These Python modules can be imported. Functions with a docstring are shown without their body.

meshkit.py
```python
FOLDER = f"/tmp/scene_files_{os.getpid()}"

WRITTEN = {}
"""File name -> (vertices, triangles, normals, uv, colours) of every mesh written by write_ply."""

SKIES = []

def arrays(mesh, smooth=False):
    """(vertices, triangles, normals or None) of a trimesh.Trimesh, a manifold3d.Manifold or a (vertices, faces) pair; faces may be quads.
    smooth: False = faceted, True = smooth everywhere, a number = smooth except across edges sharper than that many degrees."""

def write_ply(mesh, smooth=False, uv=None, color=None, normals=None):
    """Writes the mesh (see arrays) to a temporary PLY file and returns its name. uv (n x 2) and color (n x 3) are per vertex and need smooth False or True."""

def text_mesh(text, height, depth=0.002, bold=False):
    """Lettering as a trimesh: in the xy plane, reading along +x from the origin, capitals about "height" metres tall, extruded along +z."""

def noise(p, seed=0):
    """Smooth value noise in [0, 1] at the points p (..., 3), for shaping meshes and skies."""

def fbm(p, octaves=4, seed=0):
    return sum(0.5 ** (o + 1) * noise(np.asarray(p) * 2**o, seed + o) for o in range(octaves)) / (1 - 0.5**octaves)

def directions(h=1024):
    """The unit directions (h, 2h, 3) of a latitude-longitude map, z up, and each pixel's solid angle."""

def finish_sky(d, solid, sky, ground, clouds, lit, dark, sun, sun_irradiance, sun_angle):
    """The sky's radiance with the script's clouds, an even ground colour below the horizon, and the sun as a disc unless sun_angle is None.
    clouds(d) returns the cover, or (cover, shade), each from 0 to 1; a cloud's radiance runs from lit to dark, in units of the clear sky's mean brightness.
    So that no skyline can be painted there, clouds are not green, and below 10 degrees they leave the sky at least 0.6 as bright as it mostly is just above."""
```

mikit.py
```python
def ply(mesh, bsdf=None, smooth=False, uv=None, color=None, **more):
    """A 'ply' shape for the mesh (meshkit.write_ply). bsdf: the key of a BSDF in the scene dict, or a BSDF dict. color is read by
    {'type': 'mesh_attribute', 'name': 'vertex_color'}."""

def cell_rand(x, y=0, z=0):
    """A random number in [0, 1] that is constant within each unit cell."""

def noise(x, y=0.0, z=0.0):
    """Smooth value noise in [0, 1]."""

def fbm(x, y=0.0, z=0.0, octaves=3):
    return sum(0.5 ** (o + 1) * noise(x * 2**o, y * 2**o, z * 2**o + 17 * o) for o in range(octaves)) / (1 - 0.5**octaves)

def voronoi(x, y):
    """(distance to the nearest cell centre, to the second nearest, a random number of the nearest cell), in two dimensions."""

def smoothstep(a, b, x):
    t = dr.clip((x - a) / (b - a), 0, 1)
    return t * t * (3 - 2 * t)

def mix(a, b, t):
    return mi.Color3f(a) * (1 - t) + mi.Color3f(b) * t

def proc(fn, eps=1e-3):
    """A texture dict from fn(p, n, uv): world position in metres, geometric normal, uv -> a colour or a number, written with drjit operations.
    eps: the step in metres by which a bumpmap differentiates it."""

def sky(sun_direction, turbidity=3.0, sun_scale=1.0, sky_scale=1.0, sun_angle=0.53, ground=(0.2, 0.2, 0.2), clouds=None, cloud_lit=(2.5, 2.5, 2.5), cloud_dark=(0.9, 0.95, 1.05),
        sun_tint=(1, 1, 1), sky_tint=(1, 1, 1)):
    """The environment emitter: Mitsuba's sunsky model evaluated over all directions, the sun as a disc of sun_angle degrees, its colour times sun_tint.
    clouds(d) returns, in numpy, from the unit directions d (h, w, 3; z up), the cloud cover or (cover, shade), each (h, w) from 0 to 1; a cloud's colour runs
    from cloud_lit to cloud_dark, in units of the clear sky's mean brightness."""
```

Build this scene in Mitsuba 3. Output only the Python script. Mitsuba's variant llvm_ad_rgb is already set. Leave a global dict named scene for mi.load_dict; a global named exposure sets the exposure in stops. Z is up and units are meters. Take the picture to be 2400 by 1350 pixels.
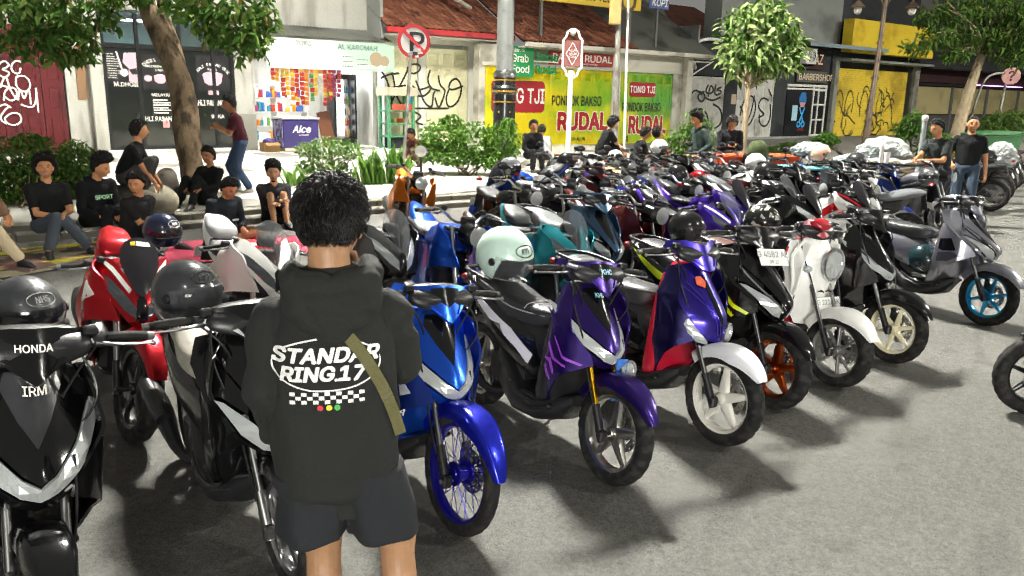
import math, random
import numpy as np, trimesh, manifold3d as m3, shapely.geometry as sg, shapely.ops as so
from scipy.spatial import Delaunay
import drjit as dr, mitsuba as mi
import mikit, meshkit
from mikit import proc, fbm, noise, voronoi, cell_rand, smoothstep, mix

# ------------------------------------------------------------------ camera, sky, lamps, exposure
ST = mi.ScalarTransform4f
YAW, PITCH, ROLL, EYE = math.radians(52), math.atan(450 / 1900), 0.020, np.array([0, 0, 1.92])
FWD = np.array([math.cos(YAW) * math.cos(PITCH), math.sin(YAW) * math.cos(PITCH), -math.sin(PITCH)])
RGT = np.array([math.sin(YAW), -math.cos(YAW), 0])
UPV = np.cross(RGT, FWD) * math.cos(ROLL) - RGT * math.sin(ROLL)
scene = {'type': 'scene'}
labels = {}
scene['camera'] = {'type': 'perspective', 'fov': 2 * math.degrees(math.atan(1200 / 1900)), 'fov_axis': 'x', 'near_clip': 0.05, 'far_clip': 600.0,
                   'to_world': ST().look_at(origin=EYE.tolist(), target=(EYE + FWD).tolist(), up=UPV.tolist())}
# night: the sun is all but gone, the sky a dim even cloud lit by the town
scene['sky'] = mikit.sky((0.3, 0.5, 0.35), turbidity=3, sun_scale=0.0, sky_scale=0.42, clouds=lambda d: 1.0, cloud_lit=(1.02, 1.0, 0.93), cloud_dark=(1, 1, 1))
exposure = 2.7
# street lamps outside the frame: place of the luminaire, its length, width, colour of the light
LAMP_KEY = dict(pos=(9.0, 13.6, 15.0), size=(2.4, 1.2), power=(275, 268, 244), tilt=(-.18, -.52, -.84))
LAMP_ROAD = [dict(pos=(-7.5, -7.0, 10.0), size=(1.5, 0.7), power=(22, 21.5, 20)),
             dict(pos=(9.0, -8.5, 10.0), size=(1.5, 0.7), power=(70, 69, 62)),
             dict(pos=(30.0, -2.0, 11.0), size=(1.5, 0.7), power=(380, 370, 320)),
             dict(pos=(44.0, -3.0, 12.0), size=(1.5, 0.7), power=(500, 485, 420))]

FILL_PANEL = dict(pos=(-5.2, -8.6, 1.75), size=(5.2, 2.2), radiance=(8.6, 8.5, 7.9))   # glowing panel added behind the camera to fill the boy and bikes
# ------------------------------------------------------------------ helpers
def lin(c):
    c = np.asarray(c, float) / 255
    return [float(x) for x in np.where(c < .04045, c / 12.92, ((c + .055) / 1.055) ** 2.4)]
def hx(s): return lin([int(s[i:i + 2], 16) for i in (0, 2, 4)])
def mat(name, color=None, rough=.5, metal=0., coat=0., spec=.5, two=True, **kw):
    if 'bsdf_' + name in scene: return name
    if isinstance(color, str): color = hx(color)
    b = {'type': 'principled', 'base_color': {'type': 'rgb', 'value': color} if not isinstance(color, dict) else color, 'roughness': rough, 'metallic': metal, 'specular': spec}
    if coat: b |= {'clearcoat': coat, 'clearcoat_gloss': kw.pop('gloss', .96)}
    b |= kw
    scene['bsdf_' + name] = {'type': 'twosided', 'b': b} if two else b
    return name
def paint(c, metal=.0, rough=.26): return mat('paint_' + c + ('m' if metal else ''), c, rough, metal * .8, .55, gloss=.985)
def plastic(c, rough=.45): return mat(f'plastic_{c}_{int(rough * 100)}', c, rough)
def cloth(c, rough=.9): return mat('cloth_' + c, c, rough, spec=.2, sheen=.25)
def metal(c, rough=.25): return mat(f'metal_{c}_{int(rough * 100)}', c, rough, 1.0)

def TR(x=0, y=0, z=0): m = np.eye(4); m[:3, 3] = (x, y, z); return m
def RX(a): m = np.eye(4); c, s = math.cos(a), math.sin(a); m[1:3, 1:3] = [[c, -s], [s, c]]; return m
def RY(a): m = np.eye(4); c, s = math.cos(a), math.sin(a); m[0, 0], m[0, 2], m[2, 0], m[2, 2] = c, s, -s, c; return m
def RZ(a): m = np.eye(4); c, s = math.cos(a), math.sin(a); m[:2, :2] = [[c, -s], [s, c]]; return m
def SC(x, y=None, z=None): return np.diag([x, x if y is None else y, x if z is None else z, 1.0])
def rot_about(p, axis, a): return TR(*p) @ trimesh.transformations.rotation_matrix(a, axis) @ TR(*[-q for q in p])
rad = math.radians
I4 = np.eye(4)

_used, _ply, _keep = {}, {}, []
def numbered(k):
    n = _used.get(k, -1) + 1
    _used[k] = n
    return k if n == 0 else f'{k}_{n:03d}'
def entry(key, mesh, m, M=None, smooth=35, **more):
    q = (id(mesh), smooth)
    if q not in _ply:
        _ply[q] = mikit.ply(mesh, None, smooth); _keep.append(mesh)
    d = {**_ply[q], 'bsdf': {'type': 'ref', 'id': 'bsdf_' + m if 'bsdf_' + m in scene else m}, **more}
    if M is not None: d['to_world'] = ST(np.asarray(M, float).tolist())
    scene[key] = d
    return key
class Thing:
    """a thing: its key, and the place that its parts are built in"""
    def __init__(s, name, label, cat, M=None, group=None):
        s.key, s.M = numbered(name), (I4 if M is None else M)
        labels[s.key] = {'label': label, 'category': cat}
        if group: labels[s.key]['group'] = group
    def part(s, name, mesh, m, M=None, smooth=35, up=None, label=None, stuff=False, **more):
        key = numbered((up or s.key) + '__' + name)
        entry(key, mesh, m, s.M if M is None else s.M @ M, smooth, **more)
        if label or stuff: labels[key] = {k: v for k, v in (('label', label), ('kind', 'stuff' if stuff else None)) if v}
        return key
    def pair(s, name, mesh, m, M=None, smooth=35, up=None, **more):
        q = _flip.setdefault(id(mesh), None)
        if q is None: q = _flip[id(mesh)] = flipy(mesh); _keep.append(mesh)
        return s.part(name, mesh, m, M, smooth, up, **more), s.part(name, q, m, M, smooth, up, **more)
_flip = {}
def one(name, label, cat, mesh, m, M=None, smooth=35, group=None, **more):
    t = Thing(name, label, cat, M, group)
    entry(t.key, mesh, m, t.M, smooth, **more)
    return t
def struct(name, mesh, m, smooth=False, M=None):
    key = numbered(name); entry(key, mesh, m, M, smooth); labels[key] = {'kind': 'structure'}; return key

# ------------------------------------------------------------------ shapes
def unit(v): v = np.asarray(v, float); return v / (np.linalg.norm(v) + 1e-12)
def TM(v, f): return trimesh.Trimesh(np.asarray(v, float), np.asarray(f, int), process=False)
def cat(*ms): return trimesh.util.concatenate([m for m in ms if m is not None])
def xf(mesh, M): m = mesh.copy(); m.apply_transform(M); return m
def memo(fn):
    c = {}
    def g(*a, **k):
        q = repr((a, sorted(k.items())))
        if q not in c: c[q] = fn(*a, **k)
        return c[q]
    return g
_bt = None
def box(sx, sy, sz, c=(0, 0, 0), b=None):
    """a box with chamfered edges"""
    global _bt
    b = min(sx, sy, sz) * .12 if b is None else b
    h = np.array([sx, sy, sz]) / 2
    if b <= 0:
        m = trimesh.creation.box(h * 2); m.apply_translation(c); return m
    sg_ = np.array([[x, y, z] for x in (-1, 1) for y in (-1, 1) for z in (-1, 1)], float)
    pts = np.vstack([sg_ * (h - [b if k != a else 0 for k in range(3)]) for a in range(3)])
    if _bt is None:
        q = np.vstack([sg_ * (np.ones(3) - [.3 if k != a else 0 for k in range(3)]) for a in range(3)])
        hull = trimesh.convex.convex_hull(q)
        d = np.linalg.norm(q[None] - hull.vertices[:, None], axis=2).argmin(1)
        _bt = d[hull.faces]
    return TM(pts + c, _bt)
def boxz(x0, x1, y0, y1, z0, z1, b=None): return box(x1 - x0, y1 - y0, z1 - z0, ((x0 + x1) / 2, (y0 + y1) / 2, (z0 + z1) / 2), b)
def loft(rings, caps=True, closed=True):
    r = np.asarray(rings, float); n, k = r.shape[:2]
    i, j = np.meshgrid(np.arange(n - 1), np.arange(k if closed else k - 1), indexing='ij')
    a, b2, c, d = i * k + j, i * k + (j + 1) % k, (i + 1) * k + (j + 1) % k, (i + 1) * k + j
    f = np.vstack([np.stack([a, b2, c], -1).reshape(-1, 3), np.stack([a, c, d], -1).reshape(-1, 3)])
    v = r.reshape(-1, 3)
    if caps and closed:
        v = np.vstack([v, r[0].mean(0), r[-1].mean(0)]); q = np.arange(k); o = (n - 1) * k
        f = np.vstack([f, np.stack([np.full(k, n * k), (q + 1) % k, q], 1), np.stack([np.full(k, n * k + 1), o + q, o + (q + 1) % k], 1)])
    m = TM(v, f)
    return m
def spline(p, n):
    from scipy.interpolate import CubicSpline
    p = np.asarray(p, float)
    t = np.concatenate([[0], np.cumsum(np.linalg.norm(np.diff(p[:, :3], axis=0), axis=1) + 1e-9)])
    return CubicSpline(t, p, bc_type='natural')(np.linspace(0, t[-1], n))
def tube(p, r, sides=8, n=None, flat=None):
    p = np.asarray(p, float)
    r = np.broadcast_to(np.asarray(r, float), (len(p),))
    if n: q = spline(np.column_stack([p, r]), n); p, r = q[:, :3], np.maximum(q[:, 3], 1e-4)
    t = np.gradient(p, axis=0); t /= np.linalg.norm(t, axis=1, keepdims=True) + 1e-12
    a = np.zeros_like(t); ref = np.array([0, 0, 1.0]) if abs(t[0][2]) < .9 else np.array([1.0, 0, 0])
    cur = np.cross(t[0], ref)
    for i in range(len(p)):
        cur = cur - t[i] * (cur @ t[i]); cur /= np.linalg.norm(cur) + 1e-12; a[i] = cur
    b = np.cross(t, a); w = np.arange(sides) * 2 * np.pi / sides
    fl = flat or (1, 1)
    return loft(p[:, None] + r[:, None, None] * (fl[0] * np.cos(w)[None, :, None] * a[:, None] + fl[1] * np.sin(w)[None, :, None] * b[:, None]))
def cyl(p0, p1, r0, r1=None, sides=16): return tube([p0, p1], [r0, r0 if r1 is None else r1], sides)
def revolve(prof, seg=32, axis='z', caps=True):
    """profile of (radius, height)"""
    p = np.asarray(prof, float); w = np.arange(seg) * 2 * np.pi / seg
    v = np.stack([np.outer(p[:, 0], np.cos(w)), np.outer(p[:, 0], np.sin(w)), np.repeat(p[:, 1:2], seg, 1)], -1)
    m = loft(v, caps=caps)
    if axis == 'y': m.apply_transform(RX(-math.pi / 2))
    if axis == 'x': m.apply_transform(RY(math.pi / 2))
    return m
def ell(c, r, sub=3):
    m = trimesh.creation.icosphere(subdivisions=sub); m.apply_scale(r if np.ndim(r) else [r] * 3); m.apply_translation(c); return m
def supersec(hw, hh, e=2.6, n=20):
    w = np.arange(n) * 2 * np.pi / n
    c, s = np.cos(w), np.sin(w)
    return np.sign(c) * np.abs(c) ** (2 / e) * hw, np.sign(s) * np.abs(s) ** (2 / e) * hh
def loftx(st, e=2.6, n=20, sub=4, **k):
    """stations (x, z of the middle, half height, half width) along x"""
    q = spline(np.asarray(st, float)[:, [0, 1, 2, 3]], (len(st) - 1) * sub + 1)
    rr = []
    for x, z, hh, hw in q:
        a, b = supersec(max(hw, .002), max(hh, .002), e, n)
        rr.append(np.stack([np.full(n, x), a, z + b], 1))
    return loft(rr, **k)
def poly_tri(poly, step):
    """triangles that fill a polygon, with points of a grid inside"""
    P = sg.Polygon(poly) if not isinstance(poly, sg.Polygon) else poly
    P = P.buffer(0)
    if P.geom_type != 'Polygon': P = max(P.geoms, key=lambda g: g.area)
    b = []
    for ring in [P.exterior, *P.interiors]:
        n = max(8, int(ring.length / step))
        own = list(ring.coords)[:-1]
        pts = []
        for (x0, y0), (x1, y1) in zip(own, own[1:] + own[:1]):
            k = max(1, int(round(math.hypot(x1 - x0, y1 - y0) / step)))
            pts += [(x0 + (x1 - x0) * i / k, y0 + (y1 - y0) * i / k) for i in range(k)]
        b.append(np.array(pts))
    x0, y0, x1, y1 = P.bounds
    g = np.stack(np.meshgrid(np.arange(x0 + step * .53, x1, step), np.arange(y0 + step * .51, y1, step)), -1).reshape(-1, 2)
    import shapely
    inner = P.buffer(-step * .45)
    g = g[shapely.contains_xy(inner, g[:, 0], g[:, 1])] if len(g) and not inner.is_empty else np.zeros((0, 2))
    pts = np.vstack(b + [g])
    d = Delaunay(pts).simplices
    c = pts[d].mean(1)
    d = d[shapely.contains_xy(P.buffer(1e-6), c[:, 0], c[:, 1])]
    a, bb, cc = pts[d[:, 0]], pts[d[:, 1]], pts[d[:, 2]]
    area = (bb[:, 0] - a[:, 0]) * (cc[:, 1] - a[:, 1]) - (bb[:, 1] - a[:, 1]) * (cc[:, 0] - a[:, 0])
    d = d[np.abs(area) > 1e-10]; area = area[np.abs(area) > 1e-10]
    d[area < 0] = d[area < 0][:, ::-1]
    return pts, d, [len(x) for x in b]
def surf(poly, fn, th=.008, step=.03, out=(1, 0, 0), mirror=False):
    """a curved panel: the polygon of the plane (u, v) carried by fn(u, v) -> points; given thickness th away from "out"; turned-in rim"""
    if mirror:
        p = list(poly); poly = p + [(-u, v) for u, v in reversed(p) if abs(u) > 1e-9]
    pts, tri, nb = poly_tri(poly, step)
    v = np.asarray(fn(pts[:, 0], pts[:, 1]), float)
    v = v.T if v.shape[0] == 3 and v.shape[1] != 3 or v.shape == (3, len(pts)) else v
    m = TM(v, tri); n = m.vertex_normals.copy()
    if (n.mean(0) @ np.asarray(out, float)) < 0: tri = tri[:, ::-1]; n = -n
    k = len(v); back = v - n * th
    f = [tri, tri[:, ::-1] + k]; o = 0
    e = np.sort(np.vstack([tri[:, [0, 1]], tri[:, [1, 2]], tri[:, [2, 0]]]), 1)
    de = np.vstack([tri[:, [0, 1]], tri[:, [1, 2]], tri[:, [2, 0]]])
    _, idx, cnt = np.unique(e, axis=0, return_index=True, return_counts=True)
    bd = de[idx[cnt == 1]]
    f += [np.stack([bd[:, 1], bd[:, 0], bd[:, 0] + k], 1), np.stack([bd[:, 1], bd[:, 0] + k, bd[:, 1] + k], 1)]
    return TM(np.vstack([v, back]), np.vstack(f))
def flipy(m):
    q = TM(m.vertices * [1, -1, 1], m.faces[:, ::-1]); return q
def extr(poly, d, z0=0.0):
    """a polygon of the xy plane made d thick"""
    P = poly if isinstance(poly, (sg.Polygon, sg.MultiPolygon)) else sg.Polygon(poly)
    P = P.buffer(0)
    out = []
    for g in getattr(P, 'geoms', [P]):
        if g.area > 1e-9: out.append(trimesh.creation.extrude_polygon(g, d, engine='earcut'))
    m = cat(*out); m.apply_translation([0, 0, z0]); return m
XZ = np.array([[1, 0, 0, 0], [0, 0, -1, 0], [0, 1, 0, 0], [0, 0, 0, 1.0]])      # a drawing of the xy plane stood up to face -y
@memo
def text(s, h, bold=True, depth=.006): return meshkit.text_mesh(s, h, depth, bold)
def wrap(mesh, fn):
    """carry a flat drawing (u, v, depth) onto a surface fn(u, v) -> (points, out)"""
    m = mesh.copy()
    if len(m.faces) < 60000:
        m = m.subdivide_to_size(.03) if hasattr(m, 'subdivide_to_size') else m
    v = np.asarray(m.vertices); m2 = TM(fn(v[:, 0], v[:, 1], v[:, 2]), m.faces); return m2
rng = np.random.default_rng(7)
# ------------------------------------------------------------------ surfaces of the place
scene['clear_screen'] = {'type': 'blendbsdf', 'weight': .13, 'a': {'type': 'null'}, 'b': {'type': 'twosided', 'b': {'type': 'principled', 'base_color': {'type': 'rgb', 'value': [.20, .21, .22]}, 'roughness': .04, 'specular': 1.0}}}
scene['smoked_screen'] = {'type': 'blendbsdf', 'weight': .90, 'a': {'type': 'null'}, 'b': {'type': 'twosided', 'b': {'type': 'principled', 'base_color': {'type': 'rgb', 'value': [.012, .011, .014]}, 'roughness': .13, 'specular': 1.0}}}
def asphalt_fn(p, n, uv):
    a = noise(p.x * 230, p.y * 230); b = fbm(p.x * 45, p.y * 45, 0, 2); c = fbm(p.x * 1.3, p.y * 1.3, 3, 3); d = fbm(p.x * 7 + 40, p.y * 7, 1, 2)
    g = .074 + .062 * (a - .5) + .035 * (b - .5) + .022 * (c - .5) - .012 * smoothstep(.6, .75, fbm(p.x * .5 + p.y * .25, p.y * 5 - p.x * 2.2, 5, 3))
    stain = smoothstep(.62, .72, d) * smoothstep(.52, .66, c) * .22
    return mi.Color3f(1.0, .985, .885) * (g * (1 - stain))
ASPHALT = mat('asphalt', proc(asphalt_fn), .8, spec=.35)
scene['asphalt_rough'] = {'type': 'twosided', 'b': {'type': 'bumpmap', 't': proc(lambda p, n, uv: noise(p.x * 150, p.y * 150) * .0016 + noise(p.x * 45, p.y * 45, 7) * .0012, 2e-3), 'scale': 1.0, 'b': scene['bsdf_asphalt']['b']}}
def grain(c, amp=.14, s=3.0, f=60.):
    c = hx(c) if isinstance(c, str) else c
    return proc(lambda p, n, uv: mi.Color3f(c) * (1 + amp * 2 * (fbm(p.x * s, p.y * s, p.z * s, 3) - .5) + amp * (noise(p.x * f, p.y * f, p.z * f) - .5)))
def stained(c, d, s=.8, lo=.5, hi=.7, streak=False):
    c, d = hx(c), hx(d)
    return proc(lambda p, n, uv: mix(c, d, smoothstep(lo, hi, fbm(p.x * s * (3 if streak else 1), p.y * s, p.z * s * (.5 if streak else 1), 4))) * (.93 + .14 * noise(p.x * 40, p.y * 40, p.z * 40)))
WALLW = mat('wall_white', stained('b6b5ad', '96948b', .9, .52, .75, True), .85, spec=.2)
WALLG = mat('wall_grey', stained('8d908d', '6d706d', .7, .45, .7), .85, spec=.2)
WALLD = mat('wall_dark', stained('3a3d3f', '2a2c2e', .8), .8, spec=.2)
STONE = mat('kerb_stone', stained('625f57', '3f3d38', 2.5), .85, spec=.2)
SLABS = [mat('slab_pale', grain('c0bdb0', .12, 4), .75, spec=.3), mat('slab_mid', grain('b0aca0', .12, 4), .75, spec=.3), mat('slab_dark', grain('74716a', .14, 4), .75, spec=.3)]
TILES = [mat('tile_' + c, stained(c, '4a2f28', 2.2, .5, .8), .75, spec=.2) for c in ('825340', '704636', '905f4a')]
CORR = mat('corrugated_sheet', stained('6f7069', '474841', .9, .42, .68), .7, .2)
BLACKF = mat('black_frame', '17181a', .35)
CREAM = mat('cream_door_paint', stained('d9d6b4', 'b4b08e', 1.5, .55, .8), .5)
REDP = mat('red_door_paint', stained('5a0d15', '40090f', 1.2, .5, .75), .5)
WOOD = mat('pale_wood', stained('b08a55', '8d6a3b', 4., .45, .7), .6)
WHITEP = mat('white_enamel', 'd8d8d2', .4)
PRINTW, PRINTB, PRINTR = mat('print_white', 'e2e0da', .6), mat('print_black', '141414', .6), mat('print_red', 'a0131c', .55)
GRAFB = mat('spray_black', '151617', .6)

struct('road', boxz(-70, 130, -70, 11.72, -.6, 0, 0), 'asphalt_rough')
struct('sidewalk', boxz(-70, 130, 12.36, 90, -.5, .165, 0), mat('concrete_base', grain('5c5a54', .1), .9))
pave_key = 'sidewalk'
_slab = [box(.892, .892, .03, (0, 0, 0), .006)]
r = random.Random(3)
for iy in range(13):
    for ix in range(21):
        x, y = 2.6 + ix * .9, 12.36 + .45 + iy * .9
        px = (ix + 2 * iy) % 9
        m = SLABS[2] if (ix + iy // 2) % 5 == 2 and iy % 4 != 1 else SLABS[1] if r.random() < .3 else SLABS[0]
        entry(numbered('sidewalk__slab'), _slab[0], m, TR(x, y, .168 + r.uniform(0, .004)), False)
struct('kerb', boxz(-70, 130, 11.74, 12.34, -.5, .02, 0), STONE)
_k = [box(.49, .30, .12, (0, 0, 0), .012)]
for i in range(92):
    for j in range(2):
        entry(numbered('kerb__kerb_stone'), _k[0], STONE, TR(-8 + i * .5 + .25 * j, 11.88 + .31 * j, .03 + .085 * j + r.uniform(-.006, .006)), False)

# ------------------------------------------------------------------ builders of the facades
def decal(shape, d=.004): return xf(extr(shape, d), XZ)
def stroke(lines, w): return so.unary_union([sg.LineString(l if len(l) < 3 else spline(np.column_stack([l, np.zeros(len(l))]), 6 * len(l))[:, :2]).buffer(w / 2, 3) for l in lines])
def put_text(t, s, x, y, z, h, m, bold=True, up=None, name='lettering', shear=0., sx=1., rz=0., center=False, M=None, depth=.006):
    me = text(s, h, bold, depth)
    if center: x = x - (me.bounds[1][0] + me.bounds[0][0]) / 2 * sx
    sh = np.eye(4); sh[0, 0] = sx; sh[0, 1] = shear
    return t.part(name, me, m, TR(x, y, z) @ XZ @ RZ(rz) @ sh, False, up)
def leaf_door(w, h, rows=((.06, .40), (.46, .74)), louv=(.80, .95), b=.035):
    """one leaf of a folding door: stiles and rails round recessed panels, slats at the top; origin at its lower left corner, face towards -y"""
    P = sg.box(.004, 0, w - .004, h)
    for a, c in rows: P = P.difference(sg.box(w * .2, h * a, w * .8, h * c))
    P = P.difference(sg.box(w * .2, h * louv[0], w * .8, h * louv[1]))
    fr = decal(P, b); back = boxz(.01, w - .01, -.012, 0, .01, h - .01, 0)
    raised = [box(w * .42, .016, h * (c - a) - .12, (w / 2, -.018, h * (a + c) / 2), .01) for a, c in rows]
    n = 7; dz = h * (louv[1] - louv[0]) / n
    sl = [xf(box(w * .6, .022, dz * .75, (0, 0, 0), 0), TR(w / 2, -.016, h * louv[0] + (i + .5) * dz) @ RX(.6)) for i in range(n)]
    return cat(fr, back, *raised), cat(*sl)
def corrugated(w, l, pitch=.09, amp=.02, n=6):
    x = np.arange(0, w + 1e-6, pitch / n); z = amp * np.sin(x / pitch * 2 * np.pi)
    v = np.vstack([np.stack([x, 0 * x, z], 1), np.stack([x, 0 * x + l, z], 1), np.stack([x, 0 * x, z - .004], 1), np.stack([x, 0 * x + l, z - .004], 1)])
    k = len(x); i = np.arange(k - 1)
    q = lambda a, b, c, d: np.vstack([np.stack([a, b, c], 1), np.stack([a, c, d], 1)])
    return TM(v, np.vstack([q(i, i + 1, i + 1 + k, i + k), q(i + 2 * k, i + 3 * k, i + 1 + 3 * k, i + 1 + 2 * k), q(i, i + 2 * k, i + 1 + 2 * k, i + 1), q(i + k, i + k + 1, i + 1 + 3 * k, i + 3 * k)]))
@memo
def roof_tile():
    u = np.linspace(0, 1, 7); w = .25
    z = .035 * np.sin(u * 2 * np.pi) ; x = u * w
    rg = [np.vstack([np.stack([x, 0 * x + y, z + dz], 1), np.stack([x, 0 * x + y, z + dz - .014], 1)[::-1]]) for y, dz in ((0, .022), (.32, .0))]
    return loft(rg)
def roof(t, up_name, x0, x1, y0, z0, y1, z1, m, limit=300, clip=None):
    """a slope of pantiles from the eave (y0, z0) to the ridge (y1, z1)"""
    sl = math.hypot(y1 - y0, z1 - z0); a = math.atan2(z1 - z0, y1 - y0)
    B = TR(x0, y0, z0) @ RX(a)
    key = t.part(up_name, boxz(0, x1 - x0, 0, sl, -.06, -.035, 0), mat('roof_batten', '3b2f28', .9), B, False)
    n, rest = 0, []
    for j in range(int(sl / .29)):
        for i in range(int((x1 - x0) / .235)):
            x = i * .235 + (.0 if j % 2 else .01)
            if clip and not clip(x0 + x, y0 + j * .29 * math.cos(a)): continue
            M = TR(x + r.uniform(-.006, .006), j * .29, r.uniform(-.004, .006)) @ RZ(r.uniform(-.02, .02))
            if n < limit: t.part('tile', roof_tile(), TILES[r.choice((0, 0, 1, 1, 2))], B @ M, False, key); n += 1
            else: rest.append(xf(roof_tile(), M))
    if rest: t.part('tiles', cat(*rest), TILES[0], B, False, key, stuff=True)
    return key
def fascia(t, x0, x1, y, z, m, h=.13, d=.12, name='gutter'): return t.part(name, boxz(x0, x1, y - d, y, z - h / 2, z + h / 2, .01), m)
# ------------------------------------------------------------------ red shop (left edge)
t = Thing('red_shop', 'shop with red folding doors and white graffiti at the left edge', 'building')
Y = 24.5
t.part('wall', cat(boxz(-9, 4.14, Y + .12, Y + 5, .1, 6.5, 0), boxz(-9, 4.14, Y - .05, Y + .1, 3.2, 6.5, 0)), WALLW)
lf, lv = leaf_door(.52, 2.9, ((.05, .33), (.37, .58), (.62, .93)), (.95, .97))
for i in range(16): t.part('door', lf, REDP, TR(4.13 - .53 * (i + 1), Y + .06, .25), False)
t.part('threshold', boxz(-9, 4.14, Y - .25, Y + .1, .1, .24, .01), STONE)
t.part('lintel', boxz(-9, 4.16, Y - .12, Y - .05, 3.16, 3.42, .01), mat('maroon_board', '5d1119', .6))
sgn = t.part('sign', boxz(-2.6, 2.5, Y - .22, Y - .13, 3.36, 3.62, .01), mat('pinkish_sign', 'd8c5cb', .5))
put_text(t, 'TUKANG GIGI', -.15, Y - .225, 3.40, .15, PRINTR, up=sgn)
gr = [[(2.72, 2.45), (2.84, 2.52), (2.92, 2.43), (2.78, 2.32), (2.90, 2.25), (2.82, 2.14), (2.69, 2.18)], [(3.21, 2.51), (3.10, 2.54), (2.99, 2.44), (3.00, 2.27), (3.10, 2.23), (3.17, 2.36)],
      [(2.68, 1.88), (2.82, 2.14), (2.88, 1.88), (3.00, 1.60)], [(2.68, 1.93), (2.90, 1.88)], [(3.06, 2.15), (3.23, 2.17), (3.34, 1.94), (3.21, 1.79), (3.05, 1.89), (3.05, 2.13)],
      [(2.72, 1.57), (2.84, 1.85), (2.97, 1.87), (3.01, 1.67), (2.88, 1.56), (2.75, 1.66)], [(3.03, 1.58), (3.12, 1.81), (3.17, 1.62), (3.27, 1.82), (3.31, 1.48)], [(3.10, 1.46), (3.34, 1.41), (3.46, 1.86), (3.46, 1.28)],
      [(2.61, 1.41), (2.74, 1.46), (2.85, 1.39)], [(2.81, 1.41), (2.67, 1.26), (2.61, 1.09), (2.71, 0.99)], [(2.69, 1.11), (2.85, 1.24), (3.02, 1.22), (3.04, 1.05), (2.89, 0.95), (2.73, 1.01), (2.69, 1.11)]]
t.part('graffiti', decal(stroke(gr, .045), .004), PRINTW, TR(0, Y + .015, 0), False)
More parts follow.
